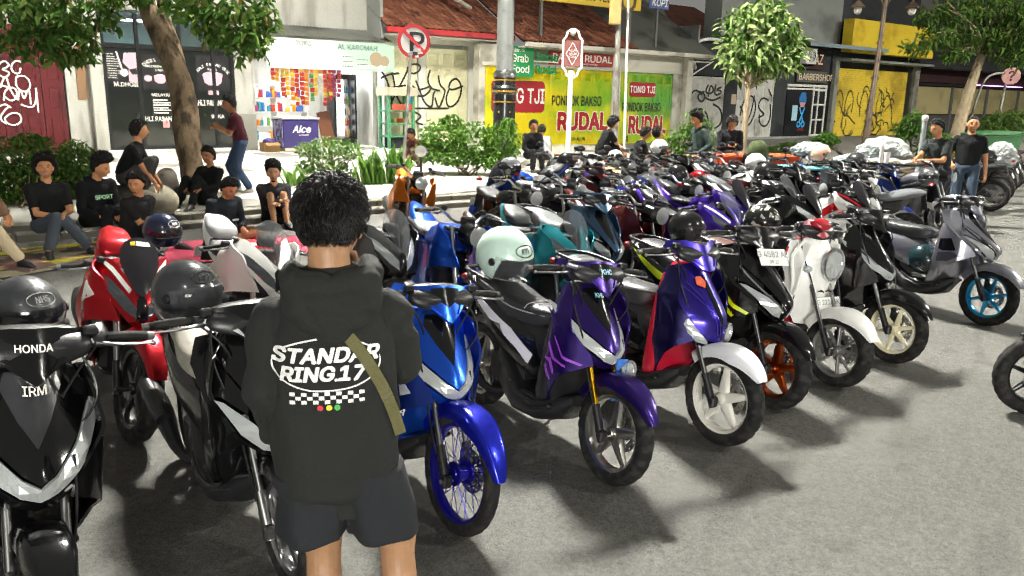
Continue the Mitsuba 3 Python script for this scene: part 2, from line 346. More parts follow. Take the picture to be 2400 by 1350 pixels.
# ------------------------------------------------------------------ dental shop
t = Thing('dental_shop', 'black glass shop front with tooth posters and a lit cyan transom', 'building')
t.part('wall', cat(boxz(4.16, 5.04, Y, Y + .4, .1, 6.2, 0), boxz(8.62, 9.12, Y - .02, Y + .4, .1, 6.2, 0), boxz(5.04, 8.62, Y, Y + .4, 3.98, 6.2, 0), boxz(4.16, 4.3, Y + .4, Y + 6, .1, 6.2, 0), boxz(8.8, 9.1, Y + .4, Y + 6, .1, 6.2, 0), boxz(4.3, 8.8, Y + 3.6, Y + 3.8, .1, 6.2, 0)), WALLW)
t.part('pilaster', boxz(4.72, 5.05, Y - .22, Y, .15, 3.4, .015), WALLW)
t.part('pilaster_base', boxz(8.6, 9.2, Y - .06, Y - .02, .12, 1.25, .01), mat('grey_dado', stained('8b8980', '6d6b64', 1.2), .8))
t.part('wood_strip', boxz(4.42, 4.66, Y - .03, Y, 1.6, 2.95, .006), mat('brown_strip', '8a6a4c', .6))
t.part('interior', cat(boxz(4.3, 8.8, Y + .4, Y + 3.6, 3.92, 3.98, 0), boxz(4.3, 8.8, Y + .45, Y + 3.6, .1, .2, 0)), mat('ceiling_cyan', 'a9cfd0', .8))
t.part('back_wall', boxz(4.3, 8.8, Y + 3.5, Y + 3.6, .2, 3.92, 0), mat('back_cyan', '9ecaca', .8))
lampk = t.part('ceiling_lamp', revolve([(0, 0), (.16, 0), (.16, .05), (0, .05)], 20), WHITEP, TR(6.6, Y + 2.6, 3.86), False)
entry(numbered(t.key + '__lamp_disc'), TM([[-.5, -.5, 0], [.5, -.5, 0], [.5, .5, 0], [-.5, .5, 0]], [[0, 2, 1], [0, 3, 2]]), WHITEP, TR(6.6, Y + 1.8, 3.84), False, emitter={'type': 'area', 'radiance': {'type': 'rgb', 'value': [.95, 1.15, 1.15]}})
fk = t.part('frame', cat(boxz(5.05, 8.6, Y - .06, Y + .03, 2.98, 3.1, .008), boxz(5.05, 8.6, Y - .06, Y + .03, .27, .36, .008), *[boxz(x - .05, x + .05, Y - .07, Y + .02, .27, 3.9, .008) for x in (5.10, 5.98, 7.1, 8.0, 8.55)]), BLACKF)
t.part('sill', boxz(5.0, 8.7, Y - .35, Y + .1, .12, .262, .01), WHITEP)
DG = mat('dark_film_glass', '0c120f', .12, 0, 1.0)
for a, b in ((5.15, 5.93), (6.03, 7.05), (7.15, 7.95), (8.05, 8.5)):
    t.part('pane', boxz(a, b, Y - .03, Y - .02, .36, 2.98, 0), DG)
    t.part('transom', boxz(a, b, Y - .03, Y - .022, 3.1, 3.9, 0), 'clear_screen')
PK = mat('print_pink', 'c9a6b4', .6)
def poster(x0, x1, z0, z1): return t.part('poster', boxz(x0, x1, Y - .045, Y - .036, z0, z1, 0), mat('poster_black', '121016', .5))
yy = Y - .047
p = poster(5.16, 5.95, 2.05, 2.88)
t.part('picture', decal(sg.Polygon([(5.62, 2.85), (5.94, 2.87), (5.94, 2.08), (5.7, 2.1), (5.72, 2.45), (5.58, 2.6)])), PK, TR(0, yy, 0), False, p)
t.part('picture', decal(sg.Polygon([(5.72, 2.42), (5.92, 2.46), (5.93, 2.3), (5.8, 2.28)])), PRINTB, TR(0, yy - .005, 0), False, p)
t.part('picture', decal(sg.LineString([(5.44, 2.86), (5.55, 2.42)]).buffer(.02).union(sg.Point(5.6, 2.33).buffer(.1))), PRINTW, TR(0, yy - .003, 0), False, p)
for k in range(11): t.part('print_line', boxz(5.18, 5.18 + r.uniform(.16, .36), yy - .004, yy, 2.80 - .062 * k, 2.815 - .062 * k, 0), PRINTW, up=p)
put_text(t, 'M.DHOIL', 5.3, yy, 1.97, .11, PRINTW, up=p, sx=1.0)
p = poster(6.05, 7.03, 1.9, 2.85)
def arc_text(s, cx, cz, R, h, a0, a1, up):
    for i, ch in enumerate(s):
        if ch == ' ': continue
        a = a0 + (a1 - a0) * i / (len(s) - 1)
        put_text(t, ch, cx + R * math.sin(a), yy, cz + R * math.cos(a), h, PRINTW, up=up, rz=-a)
arc_text('DHOIL DENTAL', 6.5, 2.1, .56, .085, -.75, .75, p)
put_text(t, 'AHLI PASANG GIGI', 6.5, yy, 2.5, .055, PRINTW, up=p, center=True); put_text(t, '& BEHEL', 6.55, yy, 2.4, .055, PRINTW, up=p, center=True)
tooth = sg.Polygon([(-.13, .06), (-.05, .09), (.05, .09), (.13, .06), (.11, -.06), (.06, -.1), (-.06, -.1), (-.11, -.06)]).buffer(.02)
for q, s in ((6.2, .7), (6.52, 1.1), (6.86, .7)): t.part('picture', decal(sg.Polygon([(q + x * s, 2.2 + z * s) for x, z in tooth.exterior.coords])), PK, TR(0, yy, 0), False, p)
put_text(t, 'MELAYANI', 6.55, yy, 1.72, .08, PRINTW, up=p, center=True)
for k in range(6): t.part('print_line', boxz(6.28, 6.55 + r.uniform(.1, .4), yy - .004, yy, 1.6 - .07 * k, 1.635 - .07 * k, 0), PRINTW, up=p)
put_text(t, 'AHLI PASANG GIGI', 6.57, yy, 1.04, .125, PRINTW, up=p, center=True, sx=.78)
p = poster(7.5, 8.46, 1.9, 2.88)
arc_text('AHLI PASANG GIGI', 7.97, 2.08, .52, .075, -.9, .9, p); put_text(t, '& BEHEL', 7.97, yy, 2.47, .05, PRINTW, up=p, center=True)
t.part('picture', decal(sg.Polygon([(7.97 + x * 1.9, 2.25 + z * 1.7) for x, z in tooth.exterior.coords])), PK, TR(0, yy, 0), False, p)
t.part('picture', boxz(7.82, 8.12, yy - .004, yy, 1.78, 1.9, 0), PK, up=p)
put_text(t, 'AHLI PASANG GIGI', 8.0, yy, 1.48, .15, PRINTW, up=p, center=True, sx=.6); put_text(t, 'BUKA', 8.05, yy, 1.12, .1, PRINTW, up=p, center=True)
p = t.part('sticker', boxz(6.5, 6.68, yy - .004, yy, .86, 1.12, 0), mat('sticker_pink', 'd89a98', .5)); put_text(t, '?', 6.56, yy - .005, .95, .1, PRINTR, up=p)
# ------------------------------------------------------------------ mini store
t = Thing('mini_store', 'brightly lit open mini store with a green banner and a grey awning', 'building')
t.part('wall', cat(boxz(9.14, 13.3, Y, Y + .3, 3.34, 6.6, 0), boxz(9.12, 9.3, Y + .3, Y + 4, .1, 3.34, 0), boxz(13.16, 13.3, Y, Y + 4, .1, 3.34, 0), boxz(9.3, 13.16, Y + 3.9, Y + 4.1, .1, 3.34, 0)), WALLW)
t.part('ceiling', boxz(9.3, 13.16, Y + .05, Y + 4, 3.3, 3.338, 0), WHITEP)
t.part('floor', boxz(9.2, 13.2, Y - .1, Y + 4, .1, .2, 0), mat('white_tile', 'cfcfca', .3))
for x, y in ((10.2, Y + .55), (12.2, Y + .55), (11.2, Y + 2.2)):
    k = t.part('tube_lamp', boxz(x - .62, x + .62, y - .06, y + .06, 3.24, 3.296, .005), WHITEP)
    entry(numbered(k + '__tube'), TM([[-.6, -.05, 0], [.6, -.05, 0], [.6, .05, 0], [-.6, .05, 0]], [[0, 2, 1], [0, 3, 2]]), WHITEP, TR(x, y, 3.235), False, emitter={'type': 'area', 'radiance': {'type': 'rgb', 'value': [40, 41.5, 43]}})
A = TR(9.6, Y - 1.0, 3.52) @ RX(.34)
t.part('awning', corrugated(3.75, 1.15, .11, .022), CORR, A, 40)
t.part('awning_rail', cat(boxz(9.6, 13.4, Y - 1.0, Y - .96, 3.34, 3.40, .005), *[boxz(x, x + .04, Y - .98, Y + .02, 3.38, 3.42, 0) for x in (9.7, 10.9, 12.1, 13.3)]), mat('galvanised', '8e8f8c', .5, .5))
bk = t.part('banner', boxz(9.22, 13.4, Y - 1.03, Y - 1.015, 2.58, 3.44, 0), mat('banner_green', proc(lambda p, n, uv: mix(hx('dadfd6'), hx('a3bcab'), smoothstep(-.1, .35, (p.x - 11.6) * .35 + .5 * (fbm(p.x * 2, 1, p.z * 3) - .5) + .15))), .6), label='green and white shop banner')  # paler towards the left: glare of the backlight painted into the cloth
yb = Y - 1.031
put_text(t, 'TOKO', 10.1, yb, 3.25, .13, mat('banner_print', '56726a', .6), up=bk); put_text(t, 'AL KAROMAH', 11.45, yb, 3.2, .15, 'banner_print', up=bk)
put_text(t, 'BUKA 24 JAM', 12.15, yb, 2.66, .1, PRINTW, up=bk)
t.part('picture', decal(sg.Point(12.75, 2.95).buffer(.22).union(sg.Point(13.05, 2.9).buffer(.16)), .003), mat('banner_food', '9a8a70', .6), TR(0, yb, 0), False, bk)
for k in range(5): t.part('print_line', boxz(11.6 + .5 * (k % 2), 11.95 + .5 * (k % 2), yb - .003, yb, 2.98 - .07 * k, 3.0 - .07 * k, 0), 'banner_print', up=bk)
GOODS = [mat('goods_' + c, c, .4) for c in ('b8341f', 'd98324', 'd8b23a', '2f7f8c', '3a5fa0', 'e0ddd0', '5f8f4a', '8a3a5a')]
sh = Thing('goods_shelf', 'white shelf of packets along the back of the lit mini store', 'shelf')
sh.part('rack', cat(*[boxz(9.4, 11.6, Y + 1.6, Y + 2.1, z, z + .03, 0) for z in (.35, .8, 1.25, 1.7, 2.1)], *[boxz(x, x + .04, Y + 1.6, Y + 2.1, .2, 2.3, 0) for x in (9.4, 10.5, 11.56)]), WHITEP)
for z in (.38, .83, 1.28, 1.73):
    x = 9.48
    while x < 11.4:
        w = r.uniform(.06, .13); sh.part('packet', boxz(x, x + w, Y + 1.55, Y + 1.75, z, z + r.uniform(.12, .3), .01), r.choice(GOODS + [PRINTW, GOODS[5], GOODS[4]]), None, False); x += w + .015
for i in range(15):
    x = 9.75 + i * .155; m = GOODS[(0, 1, 0, 2, 1, 0, 0, 1, 6, 2, 5, 0, 0, 7, 7)[i]]
    col_ = ('red', 'orange', 'red', 'yellow', 'orange', 'red', 'red', 'orange', 'green', 'yellow', 'white', 'red', 'red', 'plum', 'plum')[i]; ord_ = 'first second third fourth fifth sixth seventh eighth ninth tenth eleventh twelfth thirteenth fourteenth fifteenth'.split()[i]
    s_ = Thing('sachet_strip', f'hanging strip of mostly {col_} sachets, {ord_} from the left in the store front', 'sachets', None, 'sachet strips hung in the store front')
    n = (3, 3, 6, 6, 7, 8, 8, 8, 7, 6, 5, 8, 7, 6, 6)[i]
    _q = [box(.135, .018, .125, (0, 0, 0), .012)]
    for k in range(n): s_.part('sachet', _q[0], m if r.random() < .75 else r.choice(GOODS[:3]), TR(x + r.uniform(-.01, .01), Y - .1 + r.uniform(-.03, .03) + .04 * (i % 2), 2.58 - .14 * k - .02 * (i % 3)) @ RZ(r.uniform(-.4, .4)), False)
c = Thing('drinks_cooler', 'upright glass door drinks cooler glowing white in the mini store', 'cooler')
c.part('cabinet', cat(boxz(11.98, 12.04, Y + .4, Y + 1.0, .25, 2.35, .01), boxz(12.72, 12.78, Y + .4, Y + 1.0, .25, 2.35, .01), boxz(11.98, 12.78, Y + .4, Y + 1.0, 2.35, 2.5, .01), boxz(11.98, 12.78, Y + .4, Y + 1.0, .2, .45, .01), boxz(11.98, 12.78, Y + .96, Y + 1.0, .25, 2.4, 0)), BLACKF)
c.part('liner', boxz(12.04, 12.72, Y + .9, Y + .95, .45, 2.35, 0), WHITEP)
for x in (12.08, 12.38): c.part('light_strip', boxz(x, x + .16, Y + .86, Y + .89, .55, 2.3, 0), WHITEP, emitter={'type': 'area', 'radiance': {'type': 'rgb', 'value': [1.0, 1.1, 1.16]}})
for z in (.5, .85, 1.2, 1.55, 1.9): 
    for k in range(3): c.part('bottle', revolve([(0, 0), (.03, 0), (.03, .16), (.012, .22), (.012, .25), (0, .25)], 8), r.choice(GOODS), TR(12.50 + .07 * k, Y + .7, z))
t2 = one('brown_cabinet', 'leaning brown board beside the drinks cooler in the mini store', 'board', xf(boxz(0, .45, 0, .04, 0, 1.1, .008), RY(-.18)), mat('brown_board', '6b3f2a', .6), TR(11.45, Y + .2, .2))
# chest freezer in front of the store
f = Thing('chest_freezer', 'purple ice cream chest freezer with white script on its front', 'freezer')
f.part('body', boxz(9.5, 10.62, 23.2, 23.95, .30, 1.12, .03), mat('freezer_purple', '2b2160', .35, 0, .6)); f.part('side_print', boxz(9.485, 9.5, 23.22, 23.93, .32, 1.1, 0), mat('freezer_side', proc(lambda p, n, uv: mix(hx('8d86ad'), hx('4a4382'), smoothstep(.45, .6, fbm(p.y * 9, p.z * 9, 2)))), .4))
f.part('lid', boxz(9.46, 10.66, 23.16, 23.99, 1.12, 1.19, .02), mat('freezer_lid', 'b9bcc4', .3)); f.part('base', boxz(9.56, 10.58, 23.24, 23.9, .2, .30, .01), mat('cream_plastic', 'c9c0a8', .5))
put_text(f, 'Aice', 9.78, 23.198, .74, .2, PRINTW, shear=.25); f.part('print_line', boxz(10.0, 10.3, 23.195, 23.199, .66, .675, 0), PRINTW)
b = Thing('cardboard_box', 'open cardboard box with purple bag beside the purple freezer', 'box')
CARD = mat('cardboard', '9a7a52', .85)
b.part('carton', cat(boxz(8.98, 9.4, 23.3, 23.32, .18, .45, 0), boxz(8.98, 9.4, 23.68, 23.7, .18, .45, 0), boxz(8.96, 8.98, 23.3, 23.7, .18, .45, 0), boxz(9.4, 9.42, 23.3, 23.7, .18, .45, 0), boxz(8.98, 9.4, 23.32, 23.68, .18, .2, 0), xf(boxz(0, .42, -.16, 0, 0, .006, 0), TR(8.98, 23.3, .45) @ RX(.5))), CARD)
b.part('bag', ell((9.2, 23.52, .48), (.2, .17, .1), 2), mat('purple_bag', '41306b', .4))
# green rack
g = Thing('green_rack', 'green wooden rack with pale top and red sign right of the mini store', 'rack')
GW = mat('green_wood', stained('4f9068', '39704e', 3), .6)
g.part('frame', cat(*[boxz(x, x + .09, y, y + .09, .18, 1.85, .008) for x in (13.0, 13.9) for y in (23.2, 23.75)], *[boxz(13.0, 13.99, 23.2, 23.84, z, z + .05, .006) for z in (.55, .95, 1.35)]), GW)
g.part('top', boxz(12.95, 14.05, 23.1, 23.9, 1.85, 2.12, .01), mat('pale_board', 'b5ae98', .7)); g.part('sign', boxz(13.12, 13.88, 23.17, 23.19, 1.40, 1.60, 0), mat('rack_red', 'a34a34', .6))
for k in range(7): g.part('tub', revolve([(0, 0), (.05, 0), (.06, .14), (0, .14)], 10), r.choice(GOODS), TR(13.2 + .11 * k, 23.5, 1.0))
one('market_stall_cloth', 'dark cloth hung under the green rack', 'cloth', boxz(13.12, 13.88, 23.3, 23.7, .2, .54, .02), mat('navy_cloth', '23262e', .9))
one('blue_bag', 'bright blue plastic bag hung on the white wall beside the green rack', 'bag', ell((14.18, 23.85, 1.72), (.14, .08, .24), 3), mat('blue_bag_plastic', '2f9ed0', .3))
# ------------------------------------------------------------------ white house with tiled roof
Y = 24.0
t = Thing('white_house', 'white house with cream folding doors, black scrawled graffiti and red gutter', 'building')
WHITEB = mat('wall_bright_white', stained('cfcfc6', 'aeac9f', 1.1, .55, .8), .8, spec=.2)
t.part('wall', cat(boxz(13.32, 13.42, Y, Y + 4, .1, 4, 0), boxz(14.62, 14.9, Y, Y + .3, .1, 3.6, 0), boxz(16.64, 17.86, Y, Y + .3, .1, 4.0, 0), boxz(13.42, 14.62, Y, Y + .3, 3.42, 4.0, 0), boxz(14.62, 16.64, Y + .005, Y + .3, 3.56, 4.0, 0), boxz(13.42, 16.64, Y + .32, Y + .4, .1, 3.6, 0)), WHITEB)
t.part('pillar', boxz(17.05, 17.5, Y - .25, Y, .15, 3.6, .015), WHITEB)
fascia(t, 13.0, 18.0, Y - .75, 3.87, mat('gutter_red', stained('a81f24', '7c171c', 2), .5), .17)
t.part('soffit', boxz(13.1, 17.95, Y - .74, Y, 3.72, 3.76, 0), WHITEB)
for x0, n in ((13.45, 2), (14.93, 3)):
    w = .56; lf, lv = leaf_door(w, 3.12, ((.05, .27), (.31, .78)), (.82, .95))
    for i in range(n):
        k = t.part('door', lf, CREAM, TR(x0 + w * i, Y + .05, .3) , False); t.part('louvre', lv, CREAM, TR(x0 + w * i, Y + .05, .3), False, k, stuff=True)
g = [[(13.21, 2.64), (13.39, 2.38), (13.54, 1.98), (13.61, 1.43)], [(13.21, 2.41), (13.51, 2.52), (13.87, 2.57)], [(13.60, 2.65), (13.71, 2.18), (13.78, 1.84), (14.02, 1.50)], [(13.15, 1.97), (13.63, 2.11), (14.11, 2.19)], [(14.20, 2.67), (13.95, 2.26), (13.65, 1.77), (13.45, 1.36)],
     [(14.40, 2.17), (14.68, 2.07), (15.10, 2.15), (15.02, 2.00), (14.51, 1.90), (14.27, 2.13)], [(14.52, 2.34), (14.68, 2.00), (14.93, 1.58), (15.10, 1.51), (15.19, 1.87), (15.24, 2.01)], [(15.07, 2.70), (14.99, 2.35), (15.10, 2.15), (15.44, 2.05)], [(15.41, 2.53), (15.55, 2.16), (15.65, 2.09), (15.62, 1.87), (15.41, 1.51), (15.27, 1.80)],
     [(15.83, 2.09), (15.72, 1.73), (15.83, 1.52), (16.07, 1.59), (16.29, 1.88), (16.32, 2.24), (16.14, 2.45), (15.93, 2.38), (15.83, 2.16), (16.41, 2.22)], [(14.36, 1.45), (15.79, 1.46)], [(14.43, 1.34), (14.68, 1.16), (14.51, 1.02), (14.76, 0.92)], [(14.20, 2.74), (14.39, 2.87), (14.69, 2.80), (14.60, 2.65), (14.31, 2.61), (14.20, 2.74)]]
t.part('graffiti', decal(stroke(g, .06), .004), GRAFB, TR(0, Y - .001, 0), False)
t.part('downpipe', tube([(16.85, Y - .12, .2), (16.85, Y - .12, 3.6)], .045, 10), WHITEP)
mb = one('meter_box', 'green electricity meter box on the pillar between white house and yellow doors', 'box', cat(boxz(16.95, 17.2, 23.5, 23.72, 2.3, 2.95, .02), boxz(17.0, 17.15, 23.48, 23.5, 2.45, 2.75, .01)), mat('meter_green', '2d6b4a', .5))
roof(t, 'roof', 13.0, 18.05, 23.2, 3.98, 28.2, 6.9, None, 300)
t.part('roof_hip', xf(boxz(-.14, .14, 0, 3.4, .0, .12, .03), TR(16.6, 23.9, 4.75) @ RZ(.55) @ RX(.5)), mat('hip_cement', stained('9c968a', '6f6a60', 2), .85))
t.part('gable', cat(boxz(13.0, 13.1, 23.6, 29, 3.6, 6.0, 0)), WALLG)
# ------------------------------------------------------------------ meatball shop
Y = 23.2
t = Thing('meatball_shop', 'shop with yellow and green painted folding doors and a tiled roof', 'building')
WB = mat('wall_dirty_white', stained('c9c6ba', '8d897c', 1.2, .5, .72), .85, spec=.2)
t.part('wall', cat(boxz(16.5, 16.76, Y - .02, Y + .3, .05, 3.1, 0), boxz(22.84, 23.28, Y - .02, Y + .3, .05, 3.1, 0), boxz(26.32, 27.0, Y - .02, Y + .3, .05, 3.1, 0), boxz(16.5, 27.0, Y - .03, Y + .3, 2.98, 3.62, 0), boxz(16.6, 27.0, Y + .3, Y + .4, 0, 3.6, 0), boxz(26.9, 27.0, Y + .3, Y + 5, 0, 3.6, 0)), WB)
t.part('column', boxz(26.85, 27.2, Y - .3, Y - .03, .1, 3.6, .015), WB)
t.part('lintel_band', boxz(16.6, 26.9, Y - .08, Y - .03, 2.92, 3.04, .006), mat('band_white', 'c4c1b6', .7))
def mural(p, n, uv):
    u, v = (p.x - 16.8) / 9.6, (p.z - .1) / 2.8
    w = fbm(p.x * .55, p.z * .8, 3, 3)
    a = smoothstep(.3, .62, u * .45 + w * .62 - dr.abs(v - .55) * .5 + .12)
    b = smoothstep(.5, .7, w * .8 + (1 - v) * .18)
    c = mix(hx('d9c400'), hx('7fae10'), a)
    c = mix(c, hx('2f8a3a'), smoothstep(.62, .85, u * .5 + w * .55 + v * .1) * .8)
    c = mix(c, hx('e0d210'), b * .7)
    return c * (.94 + .12 * noise(p.x * 30, p.z * 30))
MURAL = mat('mural_paint', proc(mural), .5)
for x0, x1, n in ((16.78, 22.82, 12), (23.3, 26.3, 6)):
    w = (x1 - x0) / n; lf, lv = leaf_door(w, 2.84, ((.04, .33), (.37, .82)), (.86, .96), .03)
    for i in range(n):
        k = t.part('door', lf, MURAL, TR(x0 + w * i, Y + .03, .08), False); t.part('louvre', lv, MURAL, TR(x0 + w * i, Y + .03, .08), False, k, stuff=True)
yp = Y - .004
OL, RDL = mat('print_cream', 'e6dcc8', .6), mat('print_deep_red', '9a1420', .5)
def rounded(x0, x1, z0, z1, rr_): return sg.box(x0 + rr_, z0 + rr_, x1 - rr_, z1 - rr_).buffer(rr_, 6)
k = t.part('painted_sign', decal(rounded(17.05, 19.45, 1.35, 2.45, .18), .004), RDL, TR(0, yp, 0), False); put_text(t, 'TONG TJI', 18.25, yp - .005, 1.68, .5, PRINTW, up=k, sx=.72, center=True)
k = t.part('painted_sign', decal(rounded(23.8, 25.3, 1.98, 2.55, .13), .004), RDL, TR(0, yp, 0), False); put_text(t, 'TONG TJI', 24.55, yp - .005, 2.14, .26, PRINTW, up=k, sx=.85, center=True)
put_text(t, 'PONDOK BAKSO', 21.05, yp, 1.62, .34, PRINTB, center=True, sx=.68); put_text(t, 'PONDOK BAKSO', 24.55, yp, 1.42, .33, PRINTB, center=True, sx=.62)
for cx, z, h, sx in ((21.05, .74, .60, .95), (24.65, .58, .62, .78)):
    me = text('RUDAL', h, True, .006); k = t.part('shop_name', extr(so.unary_union([sg.Polygon(me.vertices[f][:, :2]).buffer(1e-6) for f in me.faces if np.all(me.vertices[f][:, 2] < 1e-6)]).buffer(.022), .006), RDL, TR(cx - 1.05 * sx * h / .6, yp - .006, z) @ XZ @ SC(sx, 1, 1), False)
    me = text('RUDAL', h, True, .006); sec = so.unary_union([sg.Polygon(me.vertices[f][:, :2]).buffer(1e-6) for f in me.faces if np.all(me.vertices[f][:, 2] < 1e-6)])
    t.part('outline', xf(extr(sec.buffer(.06).simplify(.004), .004), I4), OL, TR(cx - 1.05 * sx * h / .6, yp, z) @ XZ @ SC(sx, 1, 1), False, k)
put_text(t, 'ALUN ALUN', 21.05, yp, .32, .12, PRINTB, center=True); put_text(t, 'Teh', 18.9, yp, .55, .2, PRINTB, shear=.25); put_text(t, 'A', 23.6, yp, .2, .26, PRINTB, shear=.3)
fascia(t, 18.04, 28.4, Y - .55, 3.66, mat('gutter_white', stained('c2beb2', '8f8b80', 2), .6), .16)
t.part('soffit', boxz(18.0, 28.3, Y - .54, Y, 3.56, 3.6, 0), WB); t.part('bracket', cat(tube([(27.0, Y - .2, 2.8), (28.2, Y - .5, 3.5)], .03, 8), tube([(28.3, Y - .3, 3.45), (27.1, Y - .3, 3.45)], .03, 8)), WHITEP)
roof(t, 'roof', 18.0, 23.7, 22.7, 3.78, 27.5, 6.6, None, 300)
t.part('sheet_roof', corrugated(4.6, 5.2, .16, .03), CORR, TR(23.7, 22.68, 3.72) @ RX(.54), 40)
t.part('gable_wall', cat(boxz(28.2, 28.3, 23.6, 28, 3.5, 5, 0)), WALLG)
s = Thing('red_name_board', 'red board with pale RUDAL lettering above the yellow doors', 'sign')
s.part('board', boxz(19.5, 22.7, Y - .14, Y - .09, 3.06, 3.52, .005), mat('board_red', 'a03434', .55)); put_text(s, 'BAKSO RUDAL', 19.62, Y - .145, 3.2, .25, PRINTW, sx=1.25); put_text(s, 'masakan sedap', 20.9, Y - .145, 3.09, .07, PRINTW, bold=False, sx=1.4)
s = Thing('green_food_sign', 'green delivery sign with white and green letters behind the big lamp post', 'sign')
s.part('board', decal(rounded(17.35, 18.72, 2.58, 3.6, .06), .03), mat('sign_green', '128a4c', .5), TR(0, Y - .2, 0), False); s.part('board', boxz(18.74, 19.9, Y - .2, Y - .17, 3.1, 3.16, 0), PRINTW)
put_text(s, 'Pesan di', 17.62, Y - .235, 3.42, .12, PRINTW); put_text(s, 'Grab', 17.7, Y - .235, 3.08, .25, PRINTW); put_text(s, 'Food', 17.7, Y - .235, 2.72, .25, PRINTW)
SG = 'sign_green'; put_text(s, 'Bakso', 18.8, Y - .2, 3.16, .27, SG, depth=.03); put_text(s, 'Rudal', 18.8, Y - .2, 2.72, .27, SG, depth=.03)
s = Thing('yellow_roof_sign', 'long yellow sign board with dark lettering above the tiled roof', 'sign')
s.part('board', boxz(18.5, 23.9, 22.9, 23.0, 5.18, 6.2, .01), mat('sign_yellow', 'd8b41c', .5)); put_text(s, 'WARUNG ALUN TEGAL', 18.7, 22.895, 5.36, .27, mat('sign_brown', '4a3a1c', .6)); s.part('picture', decal(sg.Point(23.2, 5.5).buffer(.42).difference(sg.Point(23.2, 5.5).buffer(.28)), .004), 'sign_brown', TR(0, 22.895, 0), False); s.part('post', cat(boxz(19.0, 19.1, 23.0, 23.1, 3.9, 5.3, 0), boxz(23.4, 23.5, 23.0, 23.1, 3.9, 5.3, 0)), mat('post_grey', '5b5b58', .5))
s = Thing('blue_banner_board', 'blue printed board at the end of the yellow roof sign', 'sign')
s.part('board', boxz(24.2, 25.3, 22.75, 22.8, 5.32, 6.0, .01), mat('board_blue', '3f5590', .5)); put_text(s, 'KOPI', 24.3, 22.745, 5.42, .26, PRINTW, shear=.2); s.part('post', boxz(24.7, 24.78, 22.8, 22.88, 3.9, 5.35, 0), 'post_grey')
# ------------------------------------------------------------------ pale house behind, alley
t = Thing('pale_back_house', 'pale plastered house with slanting edge and small vent behind the tiled roof', 'building')
t.part('wall', xf(extr([(24.2, 3.4), (31.8, 3.4), (31.8, 5.2), (30.6, 6.6), (28.5, 9.0), (24.2, 9.0)], .3), TR(0, 28.5, 0) @ XZ), WALLW); t.part('vent', boxz(29.2, 30.2, 28.1, 28.19, 5.0, 5.5, .01), WALLD)
t.part('wire', cat(tube([(25, 28.15, 8.), (28, 28.15, 5.6), (31, 28.15, 5.2)], .015, 5, 16)), BLACKF)
t = Thing('back_roof_house', 'low house with old brown roof in the dark alley', 'building')
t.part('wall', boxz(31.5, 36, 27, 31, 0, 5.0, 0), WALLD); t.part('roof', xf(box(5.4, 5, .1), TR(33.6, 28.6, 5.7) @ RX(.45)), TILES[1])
t = Thing('alley_pipe', 'white bent pipe on the dark wall beside the yellow doors', 'pipe'); t.part('pipe', tube([(28.5, 23.9, 3.2), (28.5, 23.9, 4.3), (28.9, 23.8, 4.45), (29.9, 23.7, 4.45)], .07, 10, 30), WHITEP); t.part('bracket', boxz(28.3, 28.7, 23.9, 23.98, 3.6, 3.7, .01), WALLG)
# ------------------------------------------------------------------ dark shop row with white folding doors, barbershop
Y = 24.0
t = Thing('barber_building', 'dark grey shop row with white folding doors and a glazed barbershop', 'building')
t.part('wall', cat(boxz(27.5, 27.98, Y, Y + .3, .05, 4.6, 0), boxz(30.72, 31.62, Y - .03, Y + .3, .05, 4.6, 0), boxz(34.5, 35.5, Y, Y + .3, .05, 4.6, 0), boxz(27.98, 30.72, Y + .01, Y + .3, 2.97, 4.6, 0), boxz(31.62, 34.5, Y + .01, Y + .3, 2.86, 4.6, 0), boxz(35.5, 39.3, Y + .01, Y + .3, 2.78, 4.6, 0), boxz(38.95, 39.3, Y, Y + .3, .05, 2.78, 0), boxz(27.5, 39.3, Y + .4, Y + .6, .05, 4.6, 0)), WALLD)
t.part('upper_wall', boxz(30.2, 39.8, Y + .05, Y + 1, 4.6, 10, 0), WALLG)
t.part('step', boxz(27.6, 39.2, Y - .5, Y, .1, .24, .01), WALLG)
for x0, n in ((27.98, 5), (31.64, 5)):
    w = 2.74 / 5 if x0 < 30 else 2.84 / 5; lf, lv = leaf_door(w, 2.7, ((.05, .3), (.34, .6), (.64, .9)), (.95, .97))
    for i in range(n): t.part('door', lf, mat('door_offwhite', stained('b9b8b2', '8e8d86', 1.5, .55, .8), .5), TR(x0 + w * i, Y + .04, .22), False)
g = [[(29.57, 2.55), (29.46, 2.27), (29.95, 2.33), (29.81, 2.52), (29.63, 2.09)], [(30.10, 2.56), (30.15, 2.15), (30.50, 2.29), (30.19, 2.38), (30.48, 2.48)], [(29.18, 2.14), (28.73, 2.31), (28.27, 1.89), (28.22, 1.25), (28.56, 0.70)], [(29.02, 2.26), (29.39, 2.08), (29.22, 1.84), (28.94, 2.02), (29.31, 2.27)], [(28.40, 1.40), (28.96, 1.53), (29.57, 1.34), (29.76, 0.97)], [(29.49, 1.99), (29.94, 1.91), (30.47, 2.05)], [(30.03, 1.72), (30.61, 1.40), (30.61, 0.87), (30.24, 0.68)], [(28.54, 0.88), (28.78, 1.34), (29.12, 1.40)]]
t.part('graffiti', decal(stroke(g, .085), .004), GRAFB, TR(0, Y + .0, 0), False)
g = [[(32.03, 1.26), (32.26, 1.94), (32.72, 2.14), (33.08, 1.85), (33.02, 1.16), (32.58, 0.76), (32.17, 0.96)], [(32.98, 2.14), (32.82, 1.41), (32.43, 0.67)], [(34.07, 1.96), (33.56, 2.01), (33.38, 1.65), (33.83, 1.30), (33.45, 1.16)], [(34.27, 1.76), (34.36, 1.16), (34.08, 0.76), (33.55, 0.96), (33.50, 1.26)], [(34.06, 2.45), (34.31, 2.16)], [(31.98, 1.64), (32.35, 1.26)]]
